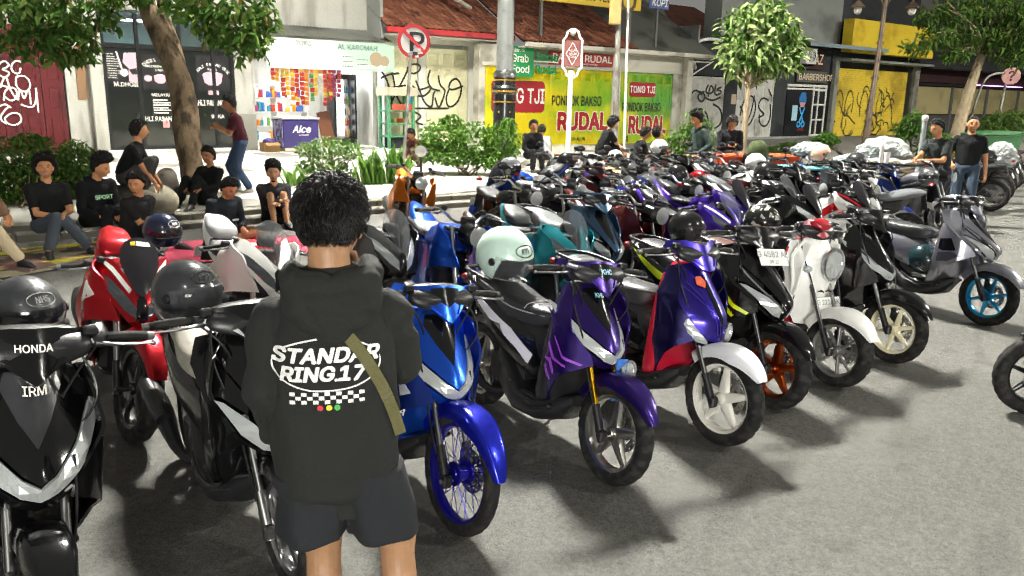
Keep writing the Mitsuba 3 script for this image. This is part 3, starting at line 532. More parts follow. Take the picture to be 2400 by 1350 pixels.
t.part('graffiti', decal(stroke(g, .085), .004), GRAFB, TR(0, Y + .0, 0), False)
t.part('notice', boxz(31.2, 31.55, Y - .06, Y - .03, 1.75, 2.2, .004), mat('notice_paper', 'b9a894', .7))
A = TR(35.4, Y - 1.1, 4.62) @ RX(.16)
t.part('awning', corrugated(7.0, 1.2, .12, .02), CORR, A, 40); t.part('awning_edge', boxz(35.4, 42.5, Y - 1.16, Y - 1.1, 4.5, 4.68, .01), mat('awning_blue', '7f8e96', .5))
# barber: door, window frames
t.part('door_frame', cat(boxz(35.5, 38.95, Y - .06, Y + .02, 2.64, 2.76, .008), boxz(35.5, 38.95, Y - .05, Y + .02, 2.5, 2.58, .008), *[boxz(x, x + .09, Y - .06, Y + .02, .22, 2.7, .008) for x in (37.75, 38.2, 38.85)], *[boxz(37.8, 38.9, Y - .05, Y + .015, z, z + .08, .006) for z in (.24, 1.0, 1.75, 2.46)]), WHITEP)
t.part('pane', boxz(35.55, 37.75, Y - .01, Y, .22, 2.5, 0), mat('dark_glass', '0c0f14', .12, 0, 1.0)); t.part('pane', boxz(37.84, 38.85, Y - .012, Y - .002, .25, 2.5, 0), 'dark_glass')
BL = mat('neon_blue_print', '2a6fb0', .5)
b = t.part('barber_emblem', decal(so.unary_union([sg.box(36.62, 1.92, 37.25, 2.16), sg.Polygon([(36.7, 2.14), (36.72, 2.34), (36.95, 2.40), (37.18, 2.34), (37.2, 2.14)])]), .006), BL, TR(0, Y - .012, 0), False)
t.part('scissors', decal(stroke([[(36.75, 1.62), (37.1, .95)], [(37.15, 1.62), (36.8, .95)]], .1).union(sg.Point(36.76, .82).buffer(.17).difference(sg.Point(36.76, .82).buffer(.08))).union(sg.Point(37.12, .82).buffer(.17).difference(sg.Point(37.12, .82).buffer(.08))), .006), mat('print_sky_blue', '3b9ad6', .5), TR(0, Y - .012, 0), False, b)
t.part('scarf', decal(sg.Polygon([(36.68, 1.9), (37.2, 1.9), (37.1, 1.66), (36.78, 1.66)]), .006), mat('print_pinkish', 'b98a98', .6), TR(0, Y - .012, 0), False, b)
put_text(t, 'OPEN', 36.7, Y - .014, .5, .13, mat('print_dull_red', '8f2a2a', .5), up=b)
t.part('paper', boxz(36.1, 36.55, Y - .02, Y - .012, 1.0, 1.75, 0), mat('paper_glow', '9fc6d6', .6))  # paper in one even pale blue
s = Thing('barber_sign', 'barbershop sign boards beside the air conditioner under the awning', 'sign')
s.part('board', boxz(36.55, 38.3, Y - .14, Y - .05, 3.5, 4.45, .01), mat('sign_dark_red', '3a2422', .6)); put_text(s, 'HAZ', 36.95, Y - .145, 3.75, .48, mat('sign_cream', 'c9b8a0', .6), sx=.9)
s.part('board', boxz(36.1, 38.7, Y - .13, Y - .05, 2.86, 3.4, .01), mat('sign_grey_board', '55554f', .6)); put_text(s, 'BARBERSHOP', 36.2, Y - .136, 2.98, .3, 'sign_cream', sx=1.12)
a = Thing('air_conditioner', 'white outdoor air conditioner unit above the barbershop door', 'air conditioner')
a.part('case', boxz(35.75, 36.65, Y - .75, Y - .4, 3.7, 4.45, .03), WHITEP); a.part('fan_grille', cat(*[revolve([(q, -.008), (q + .012, -.008), (q + .012, .008), (q, .008), (q, -.008)], 24, 'y', False) for q in (.08, .16, .24, .29)]), BLACKF, TR(36.2, Y - .76, 4.08)); a.part('bracket', cat(boxz(35.8, 35.84, Y - .7, Y, 3.6, 3.7, 0), boxz(36.5, 36.54, Y - .7, Y, 3.6, 3.7, 0)), BLACKF)
# ------------------------------------------------------------------ yellow building
t = Thing('yellow_building', 'building with yellow roller shutter covered in black scrawl and a yellow box sign', 'building')
YEL = mat('yellow_paint', stained('e0c232', 'bd9c1c', .9, .5, .8), .55)
YSH = mat('yellow_shutter', stained('dcc040', 'ae9234', .8, .45, .75), .55)
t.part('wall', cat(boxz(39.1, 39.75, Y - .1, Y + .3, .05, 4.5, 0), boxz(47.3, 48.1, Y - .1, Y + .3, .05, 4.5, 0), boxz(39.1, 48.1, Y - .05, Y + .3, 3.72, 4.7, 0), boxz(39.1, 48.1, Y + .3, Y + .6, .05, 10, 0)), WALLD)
z = np.linspace(.1, 3.72, 200); prof = np.stack([.025 * np.abs(np.sin(z * 2 * np.pi / .16)), z], 1)
n_ = 36
for i in range(n_): t.part('shutter_slat', boxz(39.75, 47.3, Y + .1, Y + .14, .08 + i * .1, .175 + i * .1, .012), YSH, None, False)
g = []
rr_ = random.Random(11)
for k in range(34):
    x, zz = rr_.uniform(39.9, 47.0), rr_.uniform(.3, 2.5); ang = rr_.uniform(0, 6.28); L = []
    for q in range(rr_.randint(3, 6)): L.append((x, zz)); ang += rr_.uniform(-1.2, 1.2); x = min(47.2, max(39.85, x + .33 * math.cos(ang))); zz = min(2.75, max(.2, zz + .33 * math.sin(ang)))
    g.append(L)
for x0 in (40.4, 41.4, 42.9, 44.6): g.append([(x0 - .3, 1.2), (x0 - .28, 2.2), (x0, 2.55), (x0 + .3, 2.3), (x0 + .32, 1.4)])
t.part('graffiti', decal(stroke(g, .075), .004), GRAFB, TR(0, Y + .098, 0), False)
t.part('box_sign', cat(boxz(39.4, 47.9, Y - .9, Y - .3, 4.42, 6.02, .02)), YEL)
t.part('canopy', boxz(39.3, 48.0, Y - 1.0, Y - .05, 3.98, 4.1, .01), WALLG)
t.part('column', boxz(39.15, 39.5, Y - .3, Y - .1, .05, 4.0, .01), mat('wall_mid', stained('83837c', '55554f', 1), .8))
t.part('column', boxz(47.4, 47.9, Y - .3, Y - .1, .05, 4.0, .01), 'wall_mid')
# upper terrace behind the sign
u = Thing('roof_terrace', 'roof terrace with pale sheets and thin black posts above the yellow sign', 'terrace')
u.part('back_sheet', boxz(40.5, 50, Y + 2.8, Y + 2.9, 6.0, 8.8, 0), mat('terrace_pale', stained('a9a79f', '77756e', 1), .7)); 
for k in range(7): u.part('post', boxz(41 + 1.4 * k, 41.08 + 1.4 * k, Y + 1.5, Y + 1.58, 6.0, 8.9, 0), BLACKF)
for k in range(3): u.part('rail', boxz(40.6, 50, Y + 1.5, Y + 1.55, 6.4 + .6 * k, 6.45 + .6 * k, 0), BLACKF)
u.part('roof', xf(corrugated(11, 4, .2, .03), TR(40, Y - .2, 8.2) @ RX(.2)), CORR); u.part('side_wall', boxz(38.6, 40.6, Y + .1, Y + 4, 5.5, 10, 0), mat('dark_slate', '33383c', .7))
# ------------------------------------------------------------------ beige fence building, right
t = Thing('cafe_building', 'dim cafe building with beige screens, dark roof and a thin violet light strip', 'building')
t.part('wall', cat(boxz(48.2, 75, Y + .2, Y + .4, .05, 1.3, 0), boxz(48.2, 75, Y + 2.5, Y + 2.7, .05, 6.5, 0)), mat('cafe_wall', '45433f', .85))
BEI = mat('beige_screen', stained('9c9168', '7f7552', .8, .45, .75), .7)
for k in range(5): t.part('screen', boxz(48.4 + 4.9 * k, 53.1 + 4.9 * k, Y + .22, Y + .28, 1.35, 2.95, .01), BEI)
for k in range(6): t.part('post', boxz(48.2 + 4.9 * k, 48.4 + 4.9 * k, Y + .1, Y + .3, .05, 3.4, .01), 'post_grey')
t.part('beam', boxz(48.1, 75, Y, Y + .3, 3.0, 3.16, .01), BLACKF); t.part('fascia', boxz(48.1, 75, Y + .05, Y + .2, 3.2, 4.0, 0), mat('maroon_fascia', '33191c', .7))
t.part('roof', xf(box(28, 4.4, .12), TR(62, Y + 1.2, 4.7) @ RX(.35)), mat('dark_roof', stained('232326', '141416', 1), .8))
t.part('light_strip', boxz(55.5, 63, Y - .03, Y - .005, 3.14, 3.2, 0), mat('violet_tube', 'b07ad0', .4), emitter={'type': 'area', 'radiance': {'type': 'rgb', 'value': [.55, .22, .8]}})
t2 = Thing('sheet_house', 'tall house of pale sheets and railings at the upper right', 'building')
t2.part('wall', boxz(50, 80, Y + 6, Y + 6.4, 3, 14, 0), mat('far_grey', stained('8b8b86', '5c5c58', .5), .8)); t2.part('roof', xf(corrugated(16, 5, .25, .04), TR(56, Y + 2.5, 6.4) @ RX(.3)), CORR)
t2.part('rail', cat(*[tube([(60 + k * 1.2, Y + 3, 5.6), (60.0 + k * 1.2, Y + 3, 7.4)], .03, 6) for k in range(14)], tube([(59.5, Y + 3, 7.4), (77, Y + 3, 7.4)], .04, 6)), 'post_grey')
for k in range(5): t2.part('window', boxz(52 + 5 * k, 53.6 + 5 * k, Y + 5.95, Y + 6, 8, 10, 0), 'dark_glass')
# more of the street behind and to the sides, far and plain
t3 = Thing('far_block', 'dark block of houses at the far end of the street', 'building')
t3.part('wall', cat(boxz(80, 118, 20, 40, 0, 9, 0), boxz(100, 125, -8, 16, 0, 8, 0)), WALLG); t3.part('roof', boxz(79, 119, 19, 41, 9, 9.3, 0), CORR)
for k in range(6): t3.part('window', boxz(82 + 6 * k, 84 + 6 * k, 19.9, 20, 4, 6, 0), 'dark_glass')
# ------------------------------------------------------------------ street lamps that light the place
GALV = mat('galvanised_steel', stained('8d908e', '6c6f6d', 3, .45, .7), .5, .55)
BLKENA = mat('black_enamel', '191a1c', .3, 0, .8)
GOLD = mat('gold_paint', 'b58a3a', .35, .8)
def luminaire(t, L, base, up=None):
    p = np.array(L['pos']); n = -np.array(L.get('tilt', (0, 0, -1.0))); n /= np.linalg.norm(n)
    B = np.eye(4); B[:3, 2] = n; B[:3, 0] = np.cross((0, 1, 0), n); B[:3, 0] /= np.linalg.norm(B[:3, 0]); B[:3, 1] = np.cross(n, B[:3, 0]); B[:3, 3] = p
    k = t.part('lamp_housing', boxz(-L['size'][0] / 2 - .05, L['size'][0] / 2 + .05, -L['size'][1] / 2 - .05, L['size'][1] / 2 + .05, .02, .22, .04), GALV, B, False)
    a, b = L['size'][0] / 2, L['size'][1] / 2
    key = numbered(k + '__lamp_glass')
    entry(key, TM([[-a, -b, 0], [a, -b, 0], [a, b, 0], [-a, b, 0]], [[0, 2, 1], [0, 3, 2]]), WHITEP, B, False, emitter={'type': 'area', 'radiance': {'type': 'rgb', 'value': list(L['power'])}})
t = Thing('street_lamp', 'thick grey steel lamp post with a black and gold base', 'street lamp')
PX, PY = 12.0, 15.8
t.part('pole', tube([(PX, PY, 2.3), (PX, PY, 14.6), (PX - .5, PY - .35, 15.1), (PX - 2.2, PY - 1.6, 15.3)], [.205, .14, .09, .07], 24), GALV)
t.part('base', revolve([(0, .1), (.33, .1), (.33, .35), (.27, .45), (.26, 1.7), (.26, 1.95), (.30, 2.0), (.31, 2.1), (.255, 2.16), (.255, 2.32), (.0, 2.32)], 28), BLKENA, TR(PX, PY, 0))
for z, rr_ in ((1.78, .268), (2.02, .312), (2.28, .262)): t.part('gold_band', revolve([(rr_, -.02), (rr_ + .012, -.01), (rr_ + .012, .01), (rr_, .02), (rr_ - .01, 0), (rr_, -.02)], 28, 'z', False), GOLD, TR(PX, PY, z))
t.part('collar', revolve([(.2, 2.3), (.27, 2.34), (.27, 2.42), (.22, 2.5), (.2, 2.5)], 28, 'z', False), STEEL if 'STEEL' in globals() else mat('steel', '8d8d8c', .32, 1.0), TR(PX, PY, 0))
for k in range(6): a = k * 1.05 + .4; t.part('bolt', ell((PX + .262 * math.cos(a), PY + .262 * math.sin(a), 1.55), .022, 1), GOLD)
luminaire(t, LAMP_KEY, (PX, PY))
for i, L in enumerate(LAMP_ROAD):
    x, y, z = L['pos']; s = 1 if y > 0 else -1
    t = Thing('street_lamp', ('road side lamp post behind and left of the camera, outside the photo', 'road side lamp post behind and right of the camera, outside the photo', 'road side lamp post far to the right across the road, outside the photo', 'lamp post at the far right across the road, outside the photo')[i], 'street lamp')
    t.part('pole', tube([(x, y + 2 * s, 0), (x, y + 2 * s, z - .2), (x, y + 1.6 * s, z + .25), (x, y, z + .28)], [.12, .08, .06, .05], 12), GALV); luminaire(t, L, None)

t = Thing('added_fill_panel', 'added fill light panel in a frame across the road behind the camera, outside the photo', 'fill light', TR(*FILL_PANEL['pos']) @ RZ(-.45))  # unseen fill light, added in the form of a glazed front
w_, h_ = FILL_PANEL['size']
t.part('frame', cat(boxz(-w_ / 2 - .3, w_ / 2 + .3, -.6, -.02, h_ / 2, h_ / 2 + .8, .02), boxz(-w_ / 2 - .3, w_ / 2 + .3, -.6, -.02, -1.75, -h_ / 2, .02), boxz(-w_ / 2 - .3, -w_ / 2, -.6, -.02, -h_ / 2, h_ / 2, .02), boxz(w_ / 2, w_ / 2 + .3, -.6, -.02, -h_ / 2, h_ / 2, .02)), WALLG)
for k in range(4):
    a = -w_ / 2 + w_ / 4 * k; t.part('lit_pane', TM([[a + .03, 0, -h_ / 2], [a + w_ / 4 - .03, 0, -h_ / 2], [a + w_ / 4 - .03, 0, h_ / 2], [a + .03, 0, h_ / 2]], [[0, 2, 1], [0, 3, 2]]), WHITEP, TR(0, -.05, 0), False, emitter={'type': 'area', 'radiance': {'type': 'rgb', 'value': list(FILL_PANEL['radiance'])}})
# ------------------------------------------------------------------ trees and plants
BARK = mat('bark', proc(lambda p, n, uv: mix(hx('6f5f4c'), hx('3d332a'), smoothstep(.38, .68, fbm(p.x * 9, p.y * 9, p.z * 3.5, 4))) * (.8 + .4 * noise(p.x * 70, p.y * 70, p.z * 30))), .9, spec=.15)
def leafmat(name, c, tr=.75):
    scene[name] = {'type': 'principledthin', 'base_color': {'type': 'rgb', 'value': hx(c)}, 'roughness': .45, 'diff_trans': tr, 'spec_trans': 0.0, 'eta': 1.33}; return name
LEAF_D = [leafmat('leaf_dark', '3f5a2a'), leafmat('leaf_mid', '527236'), leafmat('leaf_olive', '62743a'), leafmat('leaf_dry', '94704a')]
LEAF_B = [leafmat('leaf_bright', '4f6e2e'), leafmat('leaf_bright2', '5f7f3a'), leafmat('leaf_green', '3b5a24')]
@memo
def leaf(l, w, k=0):
    u = np.array([0, .3, .65, 1.0]); ww = np.array([.12, 1, .8, .0]) * w / 2; dz = -np.array([0, .02, .10, .28]) * l * (1 + .4 * k)
    v = []
    for i in range(4): v += [(u[i] * l, ww[i], dz[i] + ww[i] * .35), (u[i] * l, 0, dz[i]), (u[i] * l, -ww[i], dz[i] + ww[i] * .35)]
    f = []
    for i in range(3):
        a = i * 3; f += [[a, a + 3, a + 1], [a + 1, a + 3, a + 4], [a + 1, a + 4, a + 2], [a + 2, a + 4, a + 5]]
    return TM(v, f)
def rot_rand(g, droop=.5):
    a = g.uniform(0, 2 * np.pi); return RZ(a) @ RY(g.normal(.35, droop)) @ RX(g.normal(0, .6))
def foliage(t, up, clusters, n, l, w, mats, seed, limit=300, droop=.5, name='leaf'):
    """leaves spread through clusters (centre, radii): the nearest to the camera one by one, the others as one mesh per colour"""
    g = np.random.default_rng(seed); Ms = []
    cw = np.array([c[1][0] * c[1][1] * c[1][2] for c in clusters]) ** .6; cw /= cw.sum()
    for i in range(n):
        c, q = clusters[g.choice(len(clusters), p=cw)]
        d = g.normal(size=3); d = d / np.linalg.norm(d) * g.uniform(.25, 1.05) ** .5
        s = g.uniform(.65, 1.25); Ms.append(TR(*(np.asarray(c) + d * np.asarray(q))) @ rot_rand(g, droop) @ SC(s))
    Ms.sort(key=lambda M: np.linalg.norm(M[:3, 3] - EYE))
    kinds = [leaf(l, w, k) for k in range(2)]
    rest = {m: [] for m in mats}
    wts = np.array([1.0, .8, .5, .06][:len(mats)]) if len(mats) > 3 else np.ones(len(mats)); wts = wts / wts.sum()
    for i, M in enumerate(Ms):
        m = mats[g.choice(len(mats), p=wts)]; k = kinds[i % 2]
        if i < limit: t.part(name, k, m, M, True, up)
        else: rest[m].append((k, M))
    for m, L in rest.items():
        if L:
            V = np.vstack([k.vertices @ M[:3, :3].T + M[:3, 3] for k, M in L]); nv = len(L[0][0].vertices)
            F = np.vstack([k.faces + i * nv for i, (k, M) in enumerate(L)])
            t.part('leaves', TM(V, F), m, None, True, up, stuff=True)
def branches(a, b, n, g, r0=.03):
    out = []
    for i in range(n):
        q = np.asarray(b[i % len(b)][0]) + g.normal(size=3) * np.asarray(b[i % len(b)][1]) * .5; mid = (np.asarray(a) + q) / 2 + g.normal(size=3) * .12 + (0, 0, .1)
        out.append(tube([a, mid, q], [r0, r0 * .6, r0 * .25], 6, 9))
    return cat(*out)
g_ = np.random.default_rng(21)
t = Thing('street_tree', 'leaning street tree with thick grey brown trunk and dark leaves at the upper left', 'tree')
fork = np.array((4.17, 14.88, 2.41))
trunk = tube([(4.27, 14.34, -0.00), (4.28, 14.42, 0.27), (4.27, 14.62, 1.13), (4.28, 14.76, 1.85), fork, (3.95, 15.16, 3.20), (3.73, 15.35, 4.11)], [.37, .245, .222, .205, .19, .16, .12], 22, 60)
v = np.asarray(trunk.vertices); trunk = TM(v + trunk.vertex_normals * ((meshkit.fbm(v * [9, 9, 4], 3, 2) - .5) * .05)[:, None], trunk.faces)
t.part('trunk', trunk, BARK, None, True)
CL = [((1.89, 14.75, 2.99), (.5, .5, .35)), ((2.33, 14.66, 2.96), (.5, .5, .38)), ((2.03, 14.80, 2.63), (.42, .4, .25)), ((2.54, 14.40, 2.61), (.42, .4, .3)), ((2.92, 14.48, 3.02), (.42, .4, .28)), ((2.50, 14.62, 2.40), (.25, .3, .14)), ((2.78, 14.03, 2.46), (.10, .1, .22)), ((3.40, 14.46, 3.34), (.4, .4, .14)),
      ((4.12, 13.61, 3.24), (.4, .4, .22)), ((4.40, 13.30, 2.93), (.42, .4, .26)), ((4.68, 12.97, 2.99), (.42, .4, .32)), ((5.05, 12.95, 3.01), (.24, .3, .36)), ((4.69, 12.86, 2.67), (.36, .36, .20)), ((4.57, 13.48, 2.69), (.3, .3, .16)), ((4.53, 12.64, 2.41), (.06, .1, .16)), ((4.77, 12.63, 2.54), (.20, .2, .14)), ((3.31, 14.96, 3.89), (1.6, 1.2, .6)), ((4.78, 13.84, 3.99), (1.3, 1.2, .6)), ((2.23, 15.80, 3.86), (1.2, 1.2, .6)), ((2.6, 11.9, 4.9), (2.0, 1.5, .8)), ((4.6, 11.6, 5.2), (1.6, 1.4, .8)), ((2.2, 10.4, 5.4), (1.6, 1.2, .6))]
cr = t.part('crown', branches((3.82, 15.31, 3.78), CL, 16, g_, .04), BARK)
foliage(t, cr, CL, 8200, .19, .08, LEAF_D, 3)
t.part('limb', tube([(4.27, 14.87, 2.16), (4.32, 15.25, 2.71), (4.29, 15.54, 3.15), (4.52, 15.75, 4.04)], [.15, .12, .11, .09], 12, 24), BARK)
t = Thing('street_tree', 'small young tree with bright leaf clusters in front of the dark grey wall', 'tree')
tb = np.array((16.95, 12.5, .1)); tt = np.array((17.05, 12.6, 2.2))
t.part('trunk', tube([tb, (16.93, 12.52, 1.0), tt, (17.2, 12.7, 3.0)], [.085, .075, .06, .03], 12, 30), mat('bark_pale', proc(lambda p, n, uv: mix(hx('9b8c72'), hx('6e604c'), fbm(p.x * 14, p.y * 14, p.z * 7, 3))), .9))
CL = [((17.29, 13.11, 3.72), (.55, .5, .5)), ((17.75, 12.85, 4.04), (.5, .5, .4)), ((18.04, 12.53, 3.74), (.5, .5, .4)), ((17.29, 12.67, 3.10), (.7, .6, .5)), ((17.05, 13.13, 3.15), (.4, .5, .45)), ((18.12, 12.27, 3.08), (.42, .4, .42)), ((17.17, 12.93, 2.80), (.36, .4, .28)), ((17.67, 12.53, 2.76), (.42, .4, .28)), ((17.40, 12.82, 2.58), (.34, .4, .2)), ((18.25, 12.28, 3.44), (.26, .3, .3)), ((17.92, 12.35, 2.82), (.22, .3, .18))]
cr = t.part('crown', branches(tt, CL, 18, g_, .03), 'bark_pale'); foliage(t, cr, CL, 1500, .26, .10, [leafmat('leaf_pale_green', '93a86a'), leafmat('leaf_pale_green2', 'a3b57c'), LEAF_B[2]], 5)
t = Thing('street_tree', 'tall tree with pale trunk and feathery dark crown at the upper right', 'tree')
tb, tt = np.array((28.3, 12.6, .1)), np.array((29.5, 12.6, 3.6))
t.part('trunk', tube([tb, (28.6, 12.6, 1.5), (29.0, 12.6, 2.6), tt, (30.2, 12.5, 5.0)], [.22, .19, .16, .13, .07], 16, 40), 'bark_pale')
CL = [((29.49, 12.45, 5.01), (1.2, .9, .5)), ((28.59, 13.10, 4.85), (.9, .9, .5)), ((29.95, 11.89, 4.34), (.9, .9, .6)), ((29.04, 12.53, 4.12), (.9, .8, .35)), ((27.94, 13.38, 4.09), (.7, .7, .3)), ((27.35, 13.74, 3.74), (.5, .5, .22)), ((28.31, 12.93, 3.56), (.5, .5, .22)), ((29.96, 11.64, 3.53), (.7, .7, .35)), ((27.91, 13.73, 4.71), (.5, .5, .3)), ((29.44, 12.12, 3.79), (.5, .5, .3)), ((30.09, 11.24, 4.71), (1.2, 1, .9)), ((29.30, 12.92, 6.08), (2, 1.5, .7))]
cr = t.part('crown', branches(tt, CL, 26, g_, .05), 'bark_pale'); foliage(t, cr, CL, 5200, .26, .07, [LEAF_D[0], LEAF_D[1], LEAF_D[2]], 6, droop=.7)
def shrub(label, CL, n, l, w, mats, seed, base, ns=9, limit=300, rs=.014):
    t = Thing('shrub', label, 'shrub'); g = np.random.default_rng(seed)
    s = t.part('stems', cat(*[tube([np.asarray(base) + g.normal(size=3) * (.12, .12, 0), (np.asarray(base) + c) / 2 + g.normal(size=3) * .06, np.asarray(c) + g.normal(size=3) * np.asarray(q) * .4], [rs, rs * .8, rs * .4], 5, 8) for c, q in (CL[i % len(CL)] for i in range(ns))]), BARK)
    foliage(t, s, CL, n, l, w, mats, seed, limit); return t
RUST = leafmat('leaf_rust', '8a5a34')
shrub('round clipped shrub with reddish top at the left, behind the smiling person', [((1.82, 15.02, 0.65), (.75, .6, .52)), ((1.62, 14.98, 0.42), (.5, .5, .4)), ((2.05, 14.81, 0.55), (.45, .4, .45)), ((1.98, 15.02, 1.08), (.3, .3, .12)), ((1.63, 14.62, 0.12), (.6, .5, .3))], 5600, .085, .04, LEAF_D[:3] + [RUST], 31, (1.75, 14.1, .17))
shrub('round clipped shrub beside the white column, right of the reddish one', [((2.56, 14.85, 0.70), (.32, .3, .42)), ((2.55, 14.63, 0.41), (.3, .3, .3)), ((2.39, 14.61, 0.35), (.3, .3, .3))], 2600, .085, .04, LEAF_D[:3], 32, (2.7, 14.3, .17), limit=120)
shrub('thin shrub with white tipped leaves in front of the mini store', [((7.07, 15.02, 0.87), (.42, .4, .22)), ((6.73, 15.27, 0.82), (.25, .3, .16)), ((7.40, 14.76, 0.83), (.25, .3, .2)), ((6.96, 15.01, 0.54), (.40, .4, .2)), ((6.63, 15.26, 0.49), (.15, .2, .14)), ((7.21, 14.78, 0.42), (.22, .2, .2))], 1500, .085, .04, [LEAF_D[0], LEAF_D[1], leafmat('leaf_pale', '8d9c72')], 33, (6.95, 14.8, .15), 16)
shrub('wide bright green hedge shrub at the foot of the big lamp post', [((10.01, 15.38, 1.01), (.55, .5, .42)), ((10.52, 14.96, 0.93), (.65, .5, .45)), ((11.01, 14.58, 0.95), (.45, .5, .45)), ((9.75, 15.50, 0.73), (.3, .4, .3)), ((10.18, 15.13, 0.60), (.7, .5, .22)), ((10.84, 14.59, 0.53), (.5, .5, .2)), ((11.16, 14.56, 1.27), (.2, .2, .2)), ((10.20, 15.33, 1.34), (.25, .2, .18))], 3400, .10, .055, LEAF_B, 34, (10.3, 15.0, .17), 12)
shrub('small airy shrub with yellow green leaves behind the sitting men', [((14.34, 12.60, 0.85), (.3, .3, .3)), ((14.59, 12.45, 1.00), (.3, .3, .4)), ((14.85, 12.33, 1.29), (.3, .3, .45)), ((14.46, 12.19, 0.64), (.35, .3, .25)), ((15.14, 12.18, 1.10), (.2, .2, .4))], 900, .13, .05, LEAF_B, 35, (14.3, 12.0, .17), 12, 200)
shrub('low green bush in front of the barbershop door', [((22.33, 13.54, 0.87), (.38, .3, .2)), ((22.12, 13.68, 0.81), (.25, .3, .15))], 500, .12, .06, [LEAF_B[2], LEAF_D[1], LEAF_B[0]], 36, (23.2, 13.2, .17), 6, 120)
shrub('leafy plant beside the grey bollard', [((22.35, 11.07, 1.40), (.35, .3, .35)), ((22.14, 11.18, 1.23), (.25, .3, .25)), ((22.75, 10.63, 0.96), (.4, .4, .35)), ((22.54, 10.73, 0.73), (.3, .3, .25))], 900, .18, .06, [LEAF_D[1], LEAF_D[0], LEAF_B[2]], 37, (22.8, 11.2, .15), 8, 200)
shrub('wild green plants at the far right behind the bins', [((32.98, 13.18, 1.35), (.9, .6, .4)), ((32.45, 13.52, 1.10), (.5, .5, .3)), ((33.49, 12.81, 1.44), (.5, .5, .4))], 700, .25, .06, LEAF_D[:3], 38, (32.8, 13.2, .15), 8, 100)
shrub('small weeds at the foot of the white doors', [((19.61, 13.00, 0.71), (.5, .3, .14)), ((19.15, 13.35, 0.65), (.3, .3, .12))], 400, .14, .05, [LEAF_B[2], LEAF_D[1], LEAF_D[2]], 39, (20.3, 12.9, .16), 6, 60)
def blades(label, base, n, h, spread, seed):
    t = Thing('lily_plant', label, 'plant', TR(*base)); g = np.random.default_rng(seed)
    for i in range(n):
        a = g.uniform(0, 6.28); L = h * g.uniform(.6, 1.1); s = spread * g.uniform(.2, 1); p0 = np.array([g.normal() * .12, g.normal() * .12, 0])
        u = np.linspace(0, 1, 8); w = .038 * np.sin(np.clip(u * .9 + .12, 0, 1) * np.pi) ** .7 + .002
        cx = np.stack([np.cos(a) * s * u ** 1.6, np.sin(a) * s * u ** 1.6, L * (u - .28 * u ** 3 * g.uniform(.3, 1.2))], 1) + p0; nrm = np.array([-np.sin(a), np.cos(a), 0])
        rows = np.stack([cx + nrm * w[:, None], cx + np.array([0, 0, -.012]), cx - nrm * w[:, None]], 1); t.part('blade', loft(rows, False, False), LEAF_B[g.integers(3)] if i % 3 else LEAF_D[1], None, True)
blades('clump of long strap leaves just right of the thin shrub', (7.55, 14.3, .15), 34, .85, .4, 41); blades('clump of long strap leaves at the foot of the no parking sign', (8.1, 14.2, .15), 40, .95, .4, 42); blades('small clump of strap leaves left of the thin shrub', (6.3, 14.9, .15), 14, .5, .35, 43)
# ------------------------------------------------------------------ street furniture
POLE = mat('pole_grey', stained('7d7c76', '5a5146', 4, .45, .7), .55, .3); POLEW = mat('pole_white', stained('d6d4cc', 'a9a69c', 3, .55, .8), .45)
SGNW = mat('sign_white', 'd2cecb', .5); SGNR = mat('sign_red', 'b01c26', .45)
t = Thing('no_parking_sign', 'round red and white no parking sign on a leaning pole', 'sign')
F = np.eye(4); fx = unit((-.45, -.9, 0)); F[:3, 0] = np.cross((0, 0, 1), -fx) * -1; F[:3, 0] = unit(np.cross(-fx, (0, 0, 1))); F[:3, 1] = (0, 0, 1); F[:3, 2] = fx; F[:3, 0] = np.cross(F[:3, 1], F[:3, 2])
F[:3, 3] = (8.94, 14.85, 2.96)
t.part('pole', tube([(8.42, 14.5, .1), (8.90, 14.9, 2.75)], .035, 12), POLE); d = t.part('disc', extr(sg.Point(0, 0).buffer(.33, 32), .012), SGNW, F, False)
t.part('ring', extr(sg.Point(0, 0).buffer(.335, 32).difference(sg.Point(0, 0).buffer(.268, 32)), .006, .012), SGNR, F, False, d)
pt = text('P', .36, True, .005); t.part('letter', pt, PRINTB, F @ TR(-.5 * pt.bounds[1][0] + .02, -.18, .013) @ SC(1.15, 1, 1), False, d)
t.part('slash', extr(sg.box(-.28, -.035, .28, .035), .006, .019), SGNR, F @ RZ(-.78), False, d)
for x, y_, s_ in ((.02, -.24, .05), (.1, -.16, .035), (-.08, -.25, .04), (.06, -.29, .035), (.15, -.22, .03)): t.part('sticker', extr(sg.box(x - s_, y_ - s_ * .7, x + s_, y_ + s_ * .7), .003, .026), SGNW if x > .05 else PRINTB if x > 0 else mat('sticker_grey', '8e9096', .5), F, False, d)
t = Thing('shelter_sign', 'white framed brown diamond sign on a white post in front of the yellow doors', 'sign')
fx = unit((-.6, -.8, 0)); G = np.eye(4); G[:3, 2] = fx; G[:3, 1] = (0, 0, 1); G[:3, 0] = np.cross(G[:3, 1], fx); G[:3, 3] = (13.85, 15.5, 2.96)
t.part('post', tube([(13.47, 15.12, .1), (13.75, 15.42, 2.55)], .062, 14), POLEW)
OUT = sg.Polygon([(-.24, -.32), (-.24, .32), (-.17, .40), (-.14, .52), (-.05, .58), (.05, .58), (.14, .52), (.17, .40), (.24, .32), (.24, -.32), (.17, -.40), (.13, -.52), (.05, -.58), (-.05, -.58), (-.13, -.52), (-.17, -.40)])
fr = t.part('frame', extr(OUT.buffer(.02).difference(OUT.buffer(-.035)), .05, -.025), POLEW, G, False); bd = t.part('board', extr(sg.box(-.2, -.31, .2, .31), .02, -.01), mat('sign_brown_red', '7c4a44', .5), G, False)
dm = sg.Polygon([(0, .27), (.16, 0), (0, -.27), (-.16, 0)]); t.part('diamond', extr(dm.buffer(.008).difference(dm.buffer(-.012)), .004, .011), SGNW, G, False, bd)
